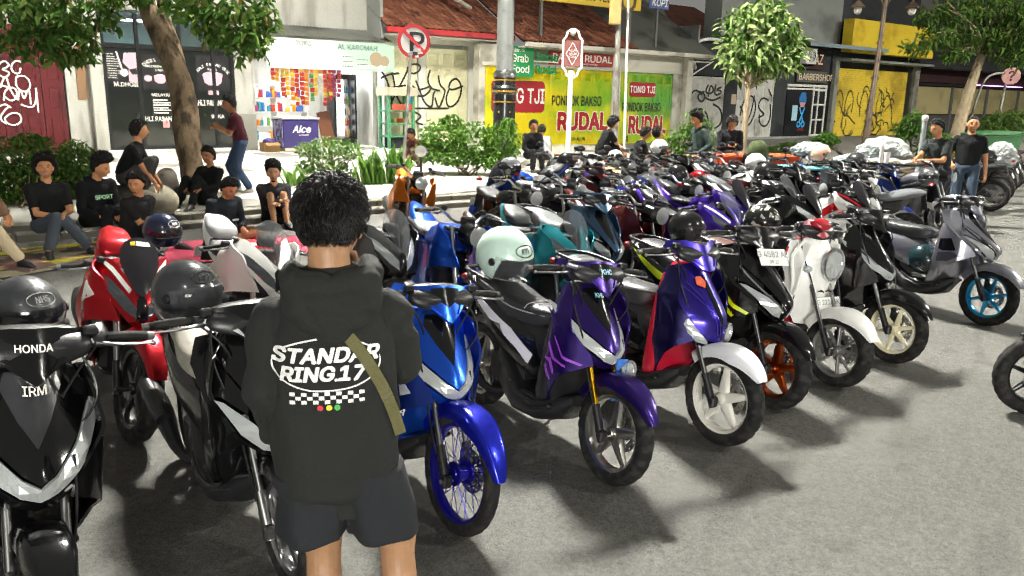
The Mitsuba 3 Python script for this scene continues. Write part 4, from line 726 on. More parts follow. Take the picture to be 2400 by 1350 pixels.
for k, s_ in enumerate(('ALUN', 'ALUN', 'KOTA')): me = text(s_, .05, True, .004); t.part('lettering', me, SGNW, G @ TR(-me.bounds[1][0] / 2, .05 - .075 * k, .011), False, bd)
t.part('finial', ell((0, .49, 0), (.07, .07, .07), 2), POLEW, G); t.part('finial', ell((0, -.49, 0), (.08, .07, .07), 2), POLEW, G)
t = Thing('grey_pole', 'slim grey pole with a yellow wooden box near its top', 'pole')
t.part('pole', tube([(13.65, 13.67, .1), (14.3, 14.45, 5.2)], .062, 14), POLE); 
H_ = TR(14.02, 14.25, 3.95) @ RZ(.9); t.part('box', box(.26, .26, .72, (0, 0, 0), .02), mat('plywood_box', stained('b8935a', '8d6a3c', 4., .5, .75), .6), H_, False, label='yellow wooden box'); t.part('lid', box(.36, .34, .05, (0, 0, .39), .01), 'plywood_box', H_, False)
t = Thing('white_pole', 'thin white pipe pole just right of the slim grey pole', 'pole'); t.part('pole', tube([(13.85, 13.55, .1), (14.5, 14.35, 5.2)], .030, 10), POLEW)
t.part('clamp', cat(*[box(.1, .1, .05, (13.8 + .17 * k, 13.55 + .2 * k, .6 + 1.2 * k), .008) for k in range(1)]), GALV)
t = Thing('bollard', 'grey bollard post with pale ball top beside the vendor', 'bollard', TR(16.4, 7.9, 0)); t.part('post', revolve([(0, 0), (.12, 0), (.11, .3), (.06, .5), (.045, 1.55), (.06, 1.6), (0, 1.62)], 18), mat('bollard_grey', '7b7f84', .5)); t.part('ball', ell((0, 0, 1.66), .065, 2), SGNW)
t = Thing('ornate_lamp_post', 'brown ornate lamp post with two unlit hanging lanterns at the upper right', 'lamp post')
BRZ = mat('bronze_paint', stained('5a4a3c', '3c3028', 4), .5, .3)
t.part('post', tube([(25.1, 13.9, .1), (25.15, 13.92, .9), (25.5, 14.05, 2.6), (26.35, 14.45, 5.6)], [.14, .11, .085, .06], 16, 30), BRZ)
for z_, rr_ in ((.5, .16), (1.6, .125), (2.7, .12), (3.8, .11)): q = (z_ - .1) / 5.5; t.part('ring', revolve([(.06, -.05), (rr_, -.03), (rr_, .03), (.06, .05)], 16), BRZ, TR(25.1 + 1.22 * q, 13.9 + .52 * q, z_))
for s in (1, -1):
    e = np.array((26.25, 14.4, 5.1)) + np.array((.72, -.62, 0)) * s * .9
    t.part('arm', tube([(26.2, 14.38, 4.9), np.array((26.25, 14.4, 5.35)) + np.array((.72, -.62, 0)) * s * .45, e + (0, 0, .1), e + (0, 0, -.05)], .028, 8, 20), BRZ)
    k = t.part('lantern', revolve([(.02, .12), (.04, .02), (.16, -.1), (.24, -.18), (.22, -.2), (.02, -.16)], 18), BRZ, TR(*e)); t.part('globe', revolve([(0, -.42), (.09, -.38), (.13, -.28), (.12, -.18), (0, -.16)], 16), mat('frosted_globe', 'b0aca4', .3), TR(*e), up=k)
t = Thing('round_pink_sign', 'faded pink round sign on a curved grey post at the right edge', 'sign')
fx = unit((-.85, -.5, 0)); G = np.eye(4); G[:3, 2] = fx; G[:3, 1] = (0, 0, 1); G[:3, 0] = np.cross(G[:3, 1], fx); G[:3, 3] = (33.57, 13.22, 3.0)
t.part('post', tube([(33.1, 13.3, .1), (33.5, 13.35, 2.7)], .05, 10), POLE); t.part('post', tube([(32.2, 13.9, .1), (32.5, 13.8, 2.4), (32.7, 13.7, 2.9), (33.4, 13.4, 3.1)], .045, 10, 24), POLE); d = t.part('disc', extr(sg.Point(0, 0).buffer(.31, 28), .015), mat('faded_pink', 'bf8f8b', .5), G, False); pt = text('?', .34, True, .005); t.part('letter', pt, mat('faded_maroon', '5f2f33', .6), G @ TR(-.5 * pt.bounds[1][0], -.17, .016), False, d)
for i, x in enumerate((25.9, 27.2, 28.5)):
    t = Thing('wheeled_bin', ('green wheeled bin behind the standing man', 'green wheeled bin in the middle of three', 'green wheeled bin at the right edge')[i], 'bin', TR(x, 10.6 + .35 * i, 0) @ RZ(-.35), 'green bins at the right')
    BG = mat('bin_green', '2f5a36', .45)
    t.part('body', loft([np.stack([np.array([-1, 1, 1, -1]) * w / 2, np.array([-1, -1, 1, 1]) * d_ / 2, np.full(4, z_)], 1) for z_, w, d_ in ((.15, .95, .6), (1.0, 1.12, .75), (1.03, 1.18, .8), (1.06, 1.18, .8))]), BG); t.part('lid', boxz(-.6, .6, -.42, .42, 1.07, 1.13, .02), BG); t.part('emblem', boxz(-.12, .12, -.36, -.345, .5, .72, .004), mat('bin_yellow', 'a8a83a', .5)); t.part('handle', tube([(-.5, .44, 1.05), (.5, .44, 1.05)], .02, 8), BG)
    for s in (1, -1): t.part('wheel', revolve([(0, -.04), (.12, -.04), (.12, .04), (0, .04)], 16, 'x'), mat('tyre_dark', '1b1b1b', .75, spec=.3), TR(s * .48, .3, .12))
# stone balls and clutter on the kerb
CONC = mat('ball_concrete', stained('96907f', '6d685c', 3, .45, .75), .85, spec=.2); CONCD = mat('ball_concrete_dark', stained('3f3c36', '2c2a26', 3), .85, spec=.2)
for lab, c, q, m in (('pale concrete ball seat with flat base beside the sitting men', (3.05, 12.2, .36), (.32, .32, .25), CONC), ('dark concrete ball seat under the squatting person', (2.62, 12.15, .36), (.30, .30, .26), CONCD), ('grey rounded stone behind the pale concrete ball', (3.45, 13.0, .62), (.15, .15, .14), mat('stone_mottled', stained('8a8178', '55504a', 9), .8))):
    t = Thing('concrete_ball', lab, 'concrete ball'); t.part('ball', ell(c, q, 3), m, None, True); t.part('base', revolve([(0, .1), (q[0] * .7, .1), (q[0] * .6, c[2] - q[2] * .8), (0, c[2] - q[2] * .8)], 20), m, TR(c[0], c[1], 0)) if c[2] < .5 else t.part('base', revolve([(0, .14), (.2, .14), (.16, c[2] - .05), (0, c[2] - .05)], 18), m, TR(c[0], c[1], 0))
# mats on the road
def mat_fn(p, n, uv):
    u, v = p.x * 2.3 + p.y * .35, p.y * 2.3 - p.x * .35
    ck = smoothstep(.42, .58, noise(u * 3.2, v * 3.2)); band = smoothstep(.35, .5, dr.abs(v * .5 - dr.floor(v * .5) - .5) * 2)
    c = mix(hx('8d8772'), hx('4a3a34'), ck); c = mix(c, hx('6a3f38'), (1 - band) * .7); return mix(c, hx('b0a42e'), smoothstep(.62, .66, noise(u * 1.3 + 9, v * 4)) * (1 - band))
def sheet(pts, m, name, label, cat_, lift=.012, seed=0):
    f = lambda x, y: np.stack([x, y, lift + .014 * meshkit.fbm(np.stack([x * 5, y * 5, 0 * x + seed], 1), 2)], 1); one(name, label, cat_, surf(pts, f, .006, .12, (0, 0, 1)), m, None, True)
sheet([(-1.2, 8.9), (.9, 9.55), (2.3, 10.0), (2.55, 10.75), (2.2, 11.3), (-1.2, 11.0)], mat('woven_mat', proc(mat_fn), .8), 'woven_mat', 'patterned woven mat under the feet of the sitters at the left', 'mat')
sheet([(2.2, 9.3), (4.1, 9.15), (4.6, 10.3), (2.9, 10.75)], mat('pink_cloth', 'a83a50', .85), 'pink_mat', 'pink cloth mat behind the white and red motorcycle', 'mat', .014)
t = Thing('drink_cup', 'plastic cup of iced tea with straw on the pink mat', 'cup', TR(3.05, 9.75, .02)); t.part('cup', revolve([(0, 0), (.035, 0), (.045, .12), (.042, .12), (.033, .005), (0, .005)], 16), 'clear_screen'); t.part('tea', revolve([(0, .006), (.032, .006), (.038, .075), (0, .075)], 14), mat('tea', 'a5622c', .3)); t.part('straw', tube([(0, 0, .02), (-.03, .02, .26)], .006, 6), mat('straw', 'c98f3a', .5))
one('dark_shoe', 'dark sneaker with white sole on the road beside the red motorcycle', 'shoe', cat((trimesh.convex.convex_hull(np.vstack([_s.vertices * q + c for _s in [trimesh.creation.icosphere(subdivisions=2)] for c, q in (((0, 0, .055), .045), ((.16, 0, .04), .034), ((.06, 0, .08), .04))])))), mat('shoe_black', '141416', .7), TR(1.02, 7.2, 0) @ RZ(-2.6) @ SC(1.15), 50)
# vendor's cart with bags
t = Thing('food_cart', 'vendor cart with round steel tray, glass case and blue frame beside the road', 'cart', TR(12.75, 6.55, 0) @ RZ(-.42))
t.part('tray', revolve([(0, .98), (.44, .98), (.47, 1.02), (.455, 1.02), (.43, .99), (0, .99)], 30), mat('steel', '8d8d8c', .32, 1.0)); t.part('counter', boxz(-1.6, .1, .2, 1.0, .86, .9, .01), mat('cart_teal', '4a7f86', .5)); t.part('case', cat(boxz(-1.6, -.2, .25, .95, .35, .5, .01), *[boxz(x, x + .04, y, y + .04, .0, .9, .005) for x in (-1.6, -.2) for y in (.25, .9)]), mat('cart_blue', '2a4f8a', .5)); t.part('pane', boxz(-1.56, -.2, .24, .248, .5, .84, 0), 'clear_screen')
t.part('cup_stack', cat(*[revolve([(0, 0), (.04, 0), (.05, .16), (0, .16)], 12) for _ in (1,)]), SGNW, TR(-.05, .1, 1.0)); t.part('canister', revolve([(0, 0), (.03, 0), (.03, .26), (.02, .3), (0, .3)], 12), SGNW, TR(-.28, -.05, 1.0))
for k, (px, py, q) in enumerate(((.12, .15, .09), (-.15, .22, .1), (.2, -.12, .08))): t.part('food_pile', ell((px, py, 1.02), (q, q, .05), 2), mat('pale_food', 'c9c4b0', .6))
BAGW = mat('bag_white_plastic', proc(lambda p, n, uv: mi.Color3f(.30, .32, .315) * (.75 + .5 * fbm(p.x * 14, p.y * 14, p.z * 14, 3))), .35, spec=.6)
def bag(label, c, q, seed, m=BAGW, name='plastic_bag'):
    e = ell((0, 0, 0), (1, 1, 1), 4); v = np.asarray(e.vertices); f = 1 + .5 * (meshkit.fbm(v * 2.6 + seed, 4, seed) - .5) + .18 * np.abs(meshkit.noise(v * 7, seed) - .5); v = v * f[:, None] * q; v[:, 2] = np.maximum(v[:, 2], -q[2] * .75); one(name, label, 'plastic bag', TM(v + c, e.faces), m, None, 25)
bag('big crumpled clear plastic bundle left of the vendor', (13.7, 7.25, 1.08), (.52, .4, .27), 1); bag('white plastic bag left of the crumpled bundle', (12.9, 7.4, .96), (.28, .25, .12), 2); bag('white plastic bag heap in the far row behind the peach helmet', (12.55, 7.9, 1.12), (.3, .3, .14), 3); bag('white plastic bag on the motorcycle at the right edge', (16.6, 6.5, 1.0), (.3, .25, .26), 4); bag('yellow and green crumpled wrap behind the row at the right', (15.5, 6.9, 1.1), (.42, .3, .14), 5, mat('wrap_yellow', proc(lambda p, n, uv: mix(hx('b8a03a'), hx('5f6a3a'), smoothstep(.45, .6, fbm(p.x * 9, p.y * 9, p.z * 9, 2)))), .5), 'crumpled_wrap')
t = Thing('bag_table', 'low table that carries the plastic bags beside the cart', 'table', TR(13.2, 7.4, 0) @ RZ(-.42)); t.part('top', boxz(-1.0, .8, -.4, .4, .78, .82, .01), WOOD)
for x in (-.95, .75):
    for y in (-.36, .36): t.part('leg', boxz(x - .025, x + .025, y - .025, y + .025, 0, .78, .005), WOOD)
t = Thing('orange_awning', 'orange red cloth stretched over a low frame behind the motorcycles', 'awning', TR(12.3, 9.1, 0) @ RZ(-.38)); t.part('cloth', boxz(-.55, 1.0, -.3, .3, .80, .98, .02), mat('orange_cloth', 'b8431c', .7))
for x in (-.5, .95): t.part('leg', boxz(x - .02, x + .02, -.02, .02, 0, .8, .004), POLE)
t = Thing('olive_cover', 'olive green rounded cloth cover over a handlebar in the far row', 'cover'); t.part('cover', xf(ell((0, 0, 0), (.12, .17, .19), 3), TR(11.35, 8.1, 1.12) @ RZ(.9) @ RY(.3)), mat('olive_cloth', '36401f', .9)); t.part('stem', tube([(11.35, 8.1, .86), (11.3, 8.1, 1.0)], .02, 6), POLE)
t = Thing('mirror_post', 'round white mirror on a black stem behind the orange motorcycle', 'mirror'); t.part('stem', tube([(8.15, 13.3, .16), (8.2, 13.4, .75)], .025, 8), BLACKF); t.part('glass', revolve([(0, 0), (.11, 0), (.11, .02), (0, .03)], 20, 'x'), SGNW, TR(8.2, 13.4, .86) @ RZ(-2.1))
# ------------------------------------------------------------------ motorcycles
RUBBER = mat('rubber', proc(lambda p, n, uv: mix(hx('161616'), hx('2b2a28'), smoothstep(.4, .7, fbm(p.x * 25, p.y * 25, p.z * 25, 3)))), .78, spec=.25)
BLACKP = mat('black_plastic', '18181a', .38, spec=.45)
BLACKG = mat('black_gloss', '0a0a0b', .09, 0, 0, spec=.6)
CHROME = mat('chrome', 'd8d8da', .14, 1.0)
STEEL = mat('steel', '8d8d8c', .32, 1.0)
DARKM = mat('dark_metal', '3a3a3c', .4, .8)
ALUM = mat('cast_aluminium', '9a9a98', .42, .85)
LENS = mat('lamp_lens', 'b9bdbd', .2, .45, .4)
def facets(m, amp=.0035, seed=1):
    v = np.asarray(m.vertices); g = np.random.default_rng(seed); key = np.round(v / .012).astype(int) @ np.array([1, 1013, 10007])
    return TM(v + np.stack([amp * (np.abs(np.sin(key * 12.9898) * 43758.5453) % 1 - .5) * 2, 0 * key, 0 * key], 1), m.faces)
AMBER = mat('amber_lens', 'c4762a', .15, 0, 1.0)
REDLENS = mat('red_lens', '6a0b10', .15, 0, 1.0)
SEATM = mat('seat_vinyl', '232427', .48, spec=.5)
SEATG = mat('seat_vinyl_grey', '55585b', .5)

@memo
def tyre_mesh(R, tw, rr):
    a = np.linspace(-1, 1, 15); seg = 128
    th = np.arange(seg) * 2 * np.pi / seg
    y = tw / 2 * np.sin(a * np.pi / 2 * 1.16) / math.sin(np.pi / 2)
    y = np.clip(y, -tw / 2, tw / 2) * np.where(np.abs(a) > .86, .86, 1)
    r0 = rr + (R - rr) * np.cos(a * np.pi / 2) ** .62
    r0[[0, -1]] = rr - .004
    rings = []
    for t in th:
        g = np.sin(t * 26 + np.abs(a) * 3.2 + np.sign(a) * .8) > .62
        r = r0 - .0045 * (g & (np.abs(a) > .12) & (np.abs(a) < .72)) - .004 * (np.abs(a) < .04)
        rings.append(np.stack([r * math.cos(t), y, r * math.sin(t)], 1))
    rings.append(rings[0])
    m = loft(np.array(rings), caps=False, closed=True)
    return TM(m.vertices, m.faces[:, ::-1])
@memo
def rim_mesh(rr, w, style):
    parts = [revolve([(rr - .020, -w * .36), (rr - .006, -w * .46), (rr + .004, -w * .5), (rr + .004, w * .5), (rr - .006, w * .46), (rr - .020, w * .36), (rr - .026, 0), (rr - .020, -w * .36)], 48, 'y', False)]
    parts.append(revolve([(.0, -.042), (.024, -.042), (.034, -.03), (.036, .03), (.024, .042), (0, .042)], 20, 'y'))
    def spoke(ang, w0, w1, t0, t1, r0=.025, r1=rr - .018, skew=0.0, yo=0.0):
        rg = []
        for r, ww, tt, sk in ((r0, w0, t0, 0), (r0 + (r1 - r0) * .35, w0 * .75 + w1 * .25, t0 * .7 + t1 * .3, skew * .4), (r1, w1, t1, skew)):
            a, b = supersec(ww / 2, tt / 2, 3.2, 10)
            rg.append(np.stack([np.full(10, r), b + yo, a + sk], 1))
        return xf(loft(rg), RY(-ang))
    if style == 'star5':
        for k in range(5): parts.append(spoke(2 * np.pi * k / 5 + .33, .062, .026, .05, .024))
    elif style == 'six':
        for k in range(6): parts.append(spoke(2 * np.pi * k / 6 + .2, .034, .022, .04, .02, skew=.02))
    elif style == 'vee':
        for k in range(4):
            for s in (-1, 1): parts.append(spoke(2 * np.pi * k / 4 + .4, .022, .018, .034, .02, skew=s * .055))
    elif style == 'dbl5':
        for k in range(5):
            for s in (-1, 1): parts.append(spoke(2 * np.pi * k / 5 + .1 + s * .09, .018, .016, .034, .02, skew=s * .01))
        parts.append(revolve([(.05, -.03), (.06, -.02), (.06, .02), (.05, .03)], 20, 'y', False))
    elif style == 'wire':
        for k in range(36):
            a0 = 2 * np.pi * k / 36; s = 1 if k % 2 else -1; a1 = a0 + (.55 if (k // 2) % 2 else -.55)
            parts.append(tube([(.034 * math.cos(a0), s * .034, .034 * math.sin(a0)), ((rr - .02) * math.cos(a1 * .0 + a0 + (.32 if (k // 2) % 2 else -.32)), s * .006, (rr - .02) * math.sin(a0 + (.32 if (k // 2) % 2 else -.32)))], .0022, 4))
        parts.append(revolve([(.03, -.04), (.055, -.038), (.055, -.028), (.03, -.02), (.03, .02), (.055, .028), (.055, .038), (.03, .04)], 24, 'y', False))
    return cat(*parts)
@memo
def disc_mesh(r=.1):
    P = sg.Point(0, 0).buffer(r, 24).difference(sg.Point(0, 0).buffer(r * .62, 20))
    for k in range(12):
        P = P.difference(sg.Point(r * .74 * math.cos(k * np.pi / 6), r * .74 * math.sin(k * np.pi / 6)).buffer(r * .055, 4)).difference(sg.Point(r * .89 * math.cos(k * np.pi / 6 + .25), r * .89 * math.sin(k * np.pi / 6 + .25)).buffer(r * .055, 4))
    P = P.union(so.unary_union([sg.LineString([(0, 0), (r * .66 * math.cos(a), r * .66 * math.sin(a))]).buffer(r * .07) for a in np.arange(5) * 2 * np.pi / 5]))
    return xf(extr(P, .004), XZ)
def wheel(t, M, R, tw, rr, rim, style, disc=True, dsz=.1, lod=0):
    w = t.part('wheel', tyre_mesh(R, tw, rr), RUBBER, M, 60)
    t.part('rim', rim_mesh(rr, tw * .8, style), rim, M, 40, up=w)
    if disc: t.part('brake_disc', disc_mesh(dsz), STEEL, M @ TR(0, .058, 0), False, up=w)
    return w
@memo
def fender_mesh(R, w, th0, th1, drop=.05, point=.3, n=22, gap=.03):
    ths = np.radians(np.linspace(th0, th1, n)); rr = []
    for i, t in enumerate(ths):
        f = i / (n - 1)
        ww = w * (point + (1 - point) * min(1, (f / .4)) ** .7) * (1 - .15 * f)
        dd = drop * min(1, .25 + f * 2)
        u = np.linspace(-1, 1, 13)
        r = R + gap + .012 - .012 * u ** 2 - dd * np.clip((np.abs(u) - .62) / .38, 0, 1) ** 1.4
        y = ww * np.clip(np.abs(u) / .8, 0, 1) ** .9 * np.sign(u) * (1 + .06 * np.clip(np.abs(u) - .8, 0, 1) * 5)
        o = np.stack([r * math.cos(t), y, r * math.sin(t)], 1)
        i_ = np.stack([(r - .006) * math.cos(t), y * .97, (r - .006) * math.sin(t)], 1)
        rr.append(np.vstack([o, i_[::-1]]))
    m = loft(rr)
    return m
STEER_P, STEER_A = np.array([.035, 0, .25]), np.array([-.4540, 0, .8910])
def on_steer(d, y=0, o=0): p = np.array([0, 0, .25]) + STEER_A * d + np.array([.891, 0, .454]) * o; return (p[0], y, p[2])

def apron_fn(style):
    zz, xx = {'beat': ([.46, .52, .58, .635, .70, .78, .86, .94], [-.20, -.155, -.105, -.085, -.12, -.19, -.255, -.31]),
              'vario': ([.46, .52, .58, .64, .72, .80, .88, .95], [-.14, -.06, .0, .015, -.06, -.155, -.24, -.30]),
              'mio': ([.46, .52, .58, .66, .74, .82, .88, .95], [-.18, -.12, -.085, -.085, -.13, -.20, -.25, -.30]),
              'scoopy': ([.30, .42, .52, .60, .70, .80, .90, .97], [-.30, -.26, -.22, -.195, -.18, -.18, -.215, -.27])}[style]
    from scipy.interpolate import PchipInterpolator
    c = PchipInterpolator(zz, xx, extrapolate=True)
    k1, k2 = {'beat': (.38, 2.2), 'vario': (.42, 2.2), 'mio': (.1, 3.6), 'scoopy': (.02, 3.4)}[style]
    return lambda y, z, o=0: np.stack([c(z) - k1 * (np.sqrt(y * y + .0004) - .02) - k2 * y * y + o, y, z + 0 * y], 1)
APRON = {
    'beat': dict(shell=[(0, .640), (.05, .672), (.125, .745), (.168, .825), (.165, .89), (.12, .945), (0, .957)],
                 insert=[(0, .735), (.045, .80), (.085, .885), (.07, .93), (0, .938)],
                 lamp=[(0, .585), (.05, .600), (.135, .665), (.198, .765), (.212, .85), (.19, .83), (.168, .80), (.123, .728), (.05, .660), (0, .630)],
                 lip=[(0, .545), (.055, .560), (.15, .635), (.215, .745), (.222, .82), (.203, .765), (.138, .652), (.05, .590), (0, .575)]),
    'vario': dict(shell=[(0, .615), (.035, .66), (.075, .74), (.13, .84), (.15, .90), (.11, .945), (0, .957)],
                  insert=[(0, .69), (.028, .76), (.06, .88), (.04, .93), (0, .935)],
                  lamp=[(.03, .56), (.075, .575), (.14, .635), (.19, .735), (.165, .73), (.10, .68), (.05, .625)],
                  lip=[(0, .535), (.07, .55), (.15, .61), (.215, .72), (.225, .84), (.19, .93), (.125, .955), (.155, .90), (.14, .84), (.085, .74), (.105, .70), (.165, .745), (.198, .745), (.145, .625), (.08, .565), (.02, .555), (.035, .64), (0, .60)]),
    'mio': dict(shell=[(0, .55), (.07, .56), (.12, .62), (.165, .70), (.19, .79), (.18, .88), (.12, .945), (0, .957)],
                insert=[(0, .60), (.014, .66), (.016, .86), (0, .9)],
                lamp=[(.05, .535), (.115, .55), (.175, .62), (.185, .685), (.165, .69), (.125, .625), (.08, .57)],
                lip=[(0, .505), (.07, .51), (.14, .55), (.205, .64), (.222, .76), (.2, .78), (.19, .68), (.18, .62), (.12, .545), (.05, .53), (0, .54)]),
    'scoopy': dict(shell=[(0, .36), (.10, .37), (.15, .45), (.155, .56), (.175, .66), (.205, .76), (.215, .86), (.19, .93), (.11, .965), (0, .97)],
                   insert=None, lamp=None, lip=None)}
@memo
def apron_parts(style):
    fn = apron_fn(style); q = APRON[style]; out = {}
    for k, o in (('shell', 0), ('insert', .004), ('lamp', .006), ('lip', .002)):
        p = q[k]
        if p is None: continue
        f = lambda y, z, o=o: fn(y, z, o)
        if p[0][0] == 0: out[k] = surf(p, f, .012, .024, (1, 0, 0), mirror=True)
        else:
            out[k] = surf(p, f, .012, .02, (1, 0, 0))
        if k == 'lamp': out[k] = facets(out[k])
    return out
@memo
def legshield_mesh(wide=.205, bottom=.28):
    rr = []
    for z, x0, x1, hw in ((bottom, -.52, -.40, .15), (.36, -.49, -.37, .185), (.55, -.47, -.345, wide), (.75, -.445, -.33, wide), (.88, -.425, -.33, wide * .9), (.955, -.41, -.345, wide * .55)):
        a, b = supersec((x1 - x0) / 2, hw, 4.0, 24)
        rr.append(np.stack([a + (x0 + x1) / 2, b, np.full(24, z)], 1))
    return loft(rr)
@memo
def apron_side_mesh(style):
    po = {'scoopy': [(-.22, .93), (-.30, .955), (-.40, .93), (-.47, .60), (-.50, .30), (-.40, .29), (-.36, .42), (-.29, .52), (-.25, .62), (-.23, .78)]}.get(
        style, [(-.27, .90), (-.335, .945), (-.40, .93), (-.455, .60), (-.50, .29), (-.42, .285), (-.365, .36), (-.30, .45), (-.20, .525), (-.125, .575), (-.14, .625), (-.22, .735)])
    f = lambda x, z: np.stack([x, np.clip(.085 + (-.115 - x) * 1.05, .05, .205) - .05 * np.clip((z - .78) / .17, 0, 1) - .05 * np.clip((.5 - z) / .2, 0, 1) - .5 * np.clip(-.37 - x, 0, 1), z], 1)
    return surf(po, f, .012, .03, (0, 1, 0))
def cowl_fn(y, z, o=0): return np.stack([-.225 - .22 * (np.sqrt(y * y + .0004) - .02) - 1.1 * y * y - .55 * (z - .96) + o, y, z + 0 * y], 1)
@memo
def cowl_meshes(style):
    if style == 'scoopy':
        a = surf([(0, .975), (.07, .985), (.12, 1.02), (.13, 1.06), (.09, 1.09), (0, 1.10)], lambda y, z: cowl_fn(y, z, .0), .03, .02, mirror=True)
    elif style == 'mio':
        a = surf([(0, .925), (.05, .935), (.11, .985), (.20, 1.015), (.225, 1.045), (.20, 1.075), (.10, 1.085), (.05, 1.07), (0, 1.065)], cowl_fn, .02, .022, mirror=True)
    else:
        a = surf([(0, .915), (.03, .935), (.10, .985), (.20, 1.01), (.235, 1.04), (.215, 1.07), (.12, 1.065), (.06, 1.075), (0, 1.075)], cowl_fn, .02, .022, mirror=True)
    back = loftx([(-.42, 1.03, .012, .06), (-.39, 1.035, .032, .14), (-.33, 1.02, .045, .175), (-.28, 1.0, .04, .15), (-.255, .985, .03, .08)], 2.6, 18)
    mask = surf([(0, .985), (.03, 1.0), (.075, 1.035), (.075, 1.06), (0, 1.068)], lambda y, z: cowl_fn(y, z, .004), .01, .02, mirror=True)
    fac = [surf([(.045, .955), (.10, .992), (.19, 1.015), (.215, 1.035), (.12, 1.02), (.07, .99)], lambda y, z: cowl_fn(y, z, .007), .01, .02)]
    fac = fac[0]
    return a, back, mask, fac
@memo
def grips_mesh(w=.36):
    g = tube([(-.36, .205, 1.02), (-.375, .29, 1.018), (-.395, w, 1.01)], [.0165, .0175, .0165], 12)
    rib = cat(*[tube([(-.36 - .035 * t - .0, .215 + (w - .225) * t, 1.02 - .01 * t), (-.36 - .035 * t, .219 + (w - .225) * t, 1.02 - .01 * t)], .0195, 10) for t in np.linspace(0, 1, 11)])
    return cat(g, rib)
@memo
def barends_mesh(w=.36):
    a = cat(tube([(-.394, w, 1.01), (-.40, w + .025, 1.008)], [.0155, .015], 12)); return a
@memo
def levers_mesh(w=.36):
    a = tube([(-.325, .19, 1.012), (-.305, .25, 1.008), (-.325, .32, 1.002), (-.345, w + .005, .998)], [.010, .008, .006, .006], 8, 14, flat=(1, .8))
    b = ell((-.347, w + .012, .998), .0095, 2)
    return cat(a, b)
@memo
def perch_mesh():
    a = cat(box(.045, .05, .045, (-.345, .195, 1.018), .008), tube([(-.33, .19, 1.0), (-.29, .13, .93), (-.30, .07, .80)], .0045, 6, 14), box(.03, .045, .03, (-.325, .17, 1.055), .006))
    return a
@memo
def fork_meshes(top=.44, ysep=.078):
    lo = tube([on_steer(-.03, ysep, -.012), on_steer(.0, ysep, -.012), on_steer(.16, ysep, -.012)], [.019, .0215, .0215], 12)
    up = tube([on_steer(.15, ysep, -.012), on_steer(top, ysep, -.012)], .0145, 12)
    cl = box(.035, .045, .06, (0, ysep + .0, .25), .008)
    ax = cyl((0, -.1, .25), (0, .1, .25), .011)
    return cat(lo, cl), up, ax
@memo
def caliper_mesh(): return cat(box(.05, .045, .085, (-.06, .06, .33), .012), tube([(-.06, .075, .36), (-.10, .1, .5), (-.16, .1, .7)], .0045, 6, 10))
SEAT_ST = [(-.565, .715, .02, .045), (-.60, .70, .05, .085), (-.70, .695, .068, .125), (-.85, .695, .07, .145), (-.98, .715, .07, .145), (-1.06, .74, .07, .13), (-1.22, .765, .06, .115), (-1.36, .785, .045, .085), (-1.42, .79, .02, .045)]
BODY_ST = [(-.50, .47, .10, .07), (-.58, .50, .16, .115), (-.75, .53, .15, .15), (-.95, .575, .12, .165), (-1.15, .65, .085, .15), (-1.35, .71, .062, .112), (-1.5, .755, .04, .065), (-1.56, .77, .015, .03)]
from scipy.interpolate import PchipInterpolator as Pch
_bs = np.array(BODY_ST)[::-1]
_bz, _bh, _bw = Pch(_bs[:, 0], _bs[:, 1]), Pch(_bs[:, 0], _bs[:, 2]), Pch(_bs[:, 0], _bs[:, 3])
def body_side(x, z, o=.006):
    u = np.clip((z - _bz(x)) / (_bh(x) + .012), -.97, .97)
    return np.stack([x, _bw(x) * (1 - np.abs(u) ** 2.6) ** (1 / 2.6) + o, z], 1)
def side_panel(poly, o=.006, step=.03):
    a = surf(poly, lambda x, z: body_side(x, z, o), .008, step, (0, 1, 0)); return a
@memo
def seat_mesh(kind='std'):
    m = loftx(SEAT_ST, 3.4, 26, 5)
    v = m.vertices.copy()
    top = v[:, 2] > np.interp(v[:, 0], _bs[:, 0], _bs[:, 1] + 0) + .1
    return m
@memo
def seat_piping():
    a = tube([(x, hw * .97 + .002, z + hh * .25) for x, z, hh, hw in SEAT_ST[1:-1]], .0045, 6, 30); return cat(a, flipy(a), tube([(-.735, y, .695 + .07 * (1 - (abs(y) / .135) ** 3.4) ** (1 / 3.4) + .001) for y in np.linspace(-.132, .132, 17)], .003, 5))
@memo
def body_mesh(): return loftx(BODY_ST, 2.6, 26, 5)
@memo
def floor_mesh():
    f = boxz(-.66, -.38, -.145, .145, .262, .29, .01)
    rr = []
    for x, z0, z1, hw in ((-.30, .30, .36, .05), (-.38, .20, .34, .11), (-.5, .16, .285, .165), (-.68, .15, .30, .175), (-.85, .20, .42, .15), (-.98, .28, .48, .10)):
        a, b = supersec(hw, (z1 - z0) / 2, 3, 20); rr.append(np.stack([np.full(20, x), a, b + (z0 + z1) / 2], 1))
    ribs = [boxz(-.64, -.40, y - .006, y + .006, .289, .295, .002) for y in np.linspace(-.12, .12, 7)]
    return cat(f, loft(rr), *ribs)
@memo
def sill_mesh():
    a = tube([(-.34, .155, .33), (-.42, .17, .285), (-.62, .178, .285), (-.72, .17, .33)], [.008, .012, .012, .008], 8, 16, flat=(.6, 1)); return a
@memo
def engine_mesh():
    a = loftx([(-.82, .33, .07, .02), (-.86, .32, .085, .045), (-1.05, .29, .08, .05), (-1.2, .27, .085, .05), (-1.36, .25, .075, .04), (-1.40, .25, .04, .02)], 3, 18)
    a.apply_translation([0, .13, 0])
    b = revolve([(0, -.03), (.07, -.03), (.085, 0), (.07, .03), (0, .035)], 20, 'y'); b.apply_translation([-.95, .17, .3])
    c = box(.2, .22, .16, (-.93, -.02, .33), .03)
    fins = [box(.012, .17, .15, (-.80 + .02 * k, 0, .34), .003) for k in range(5)]
    return cat(a, b, c, *fins)
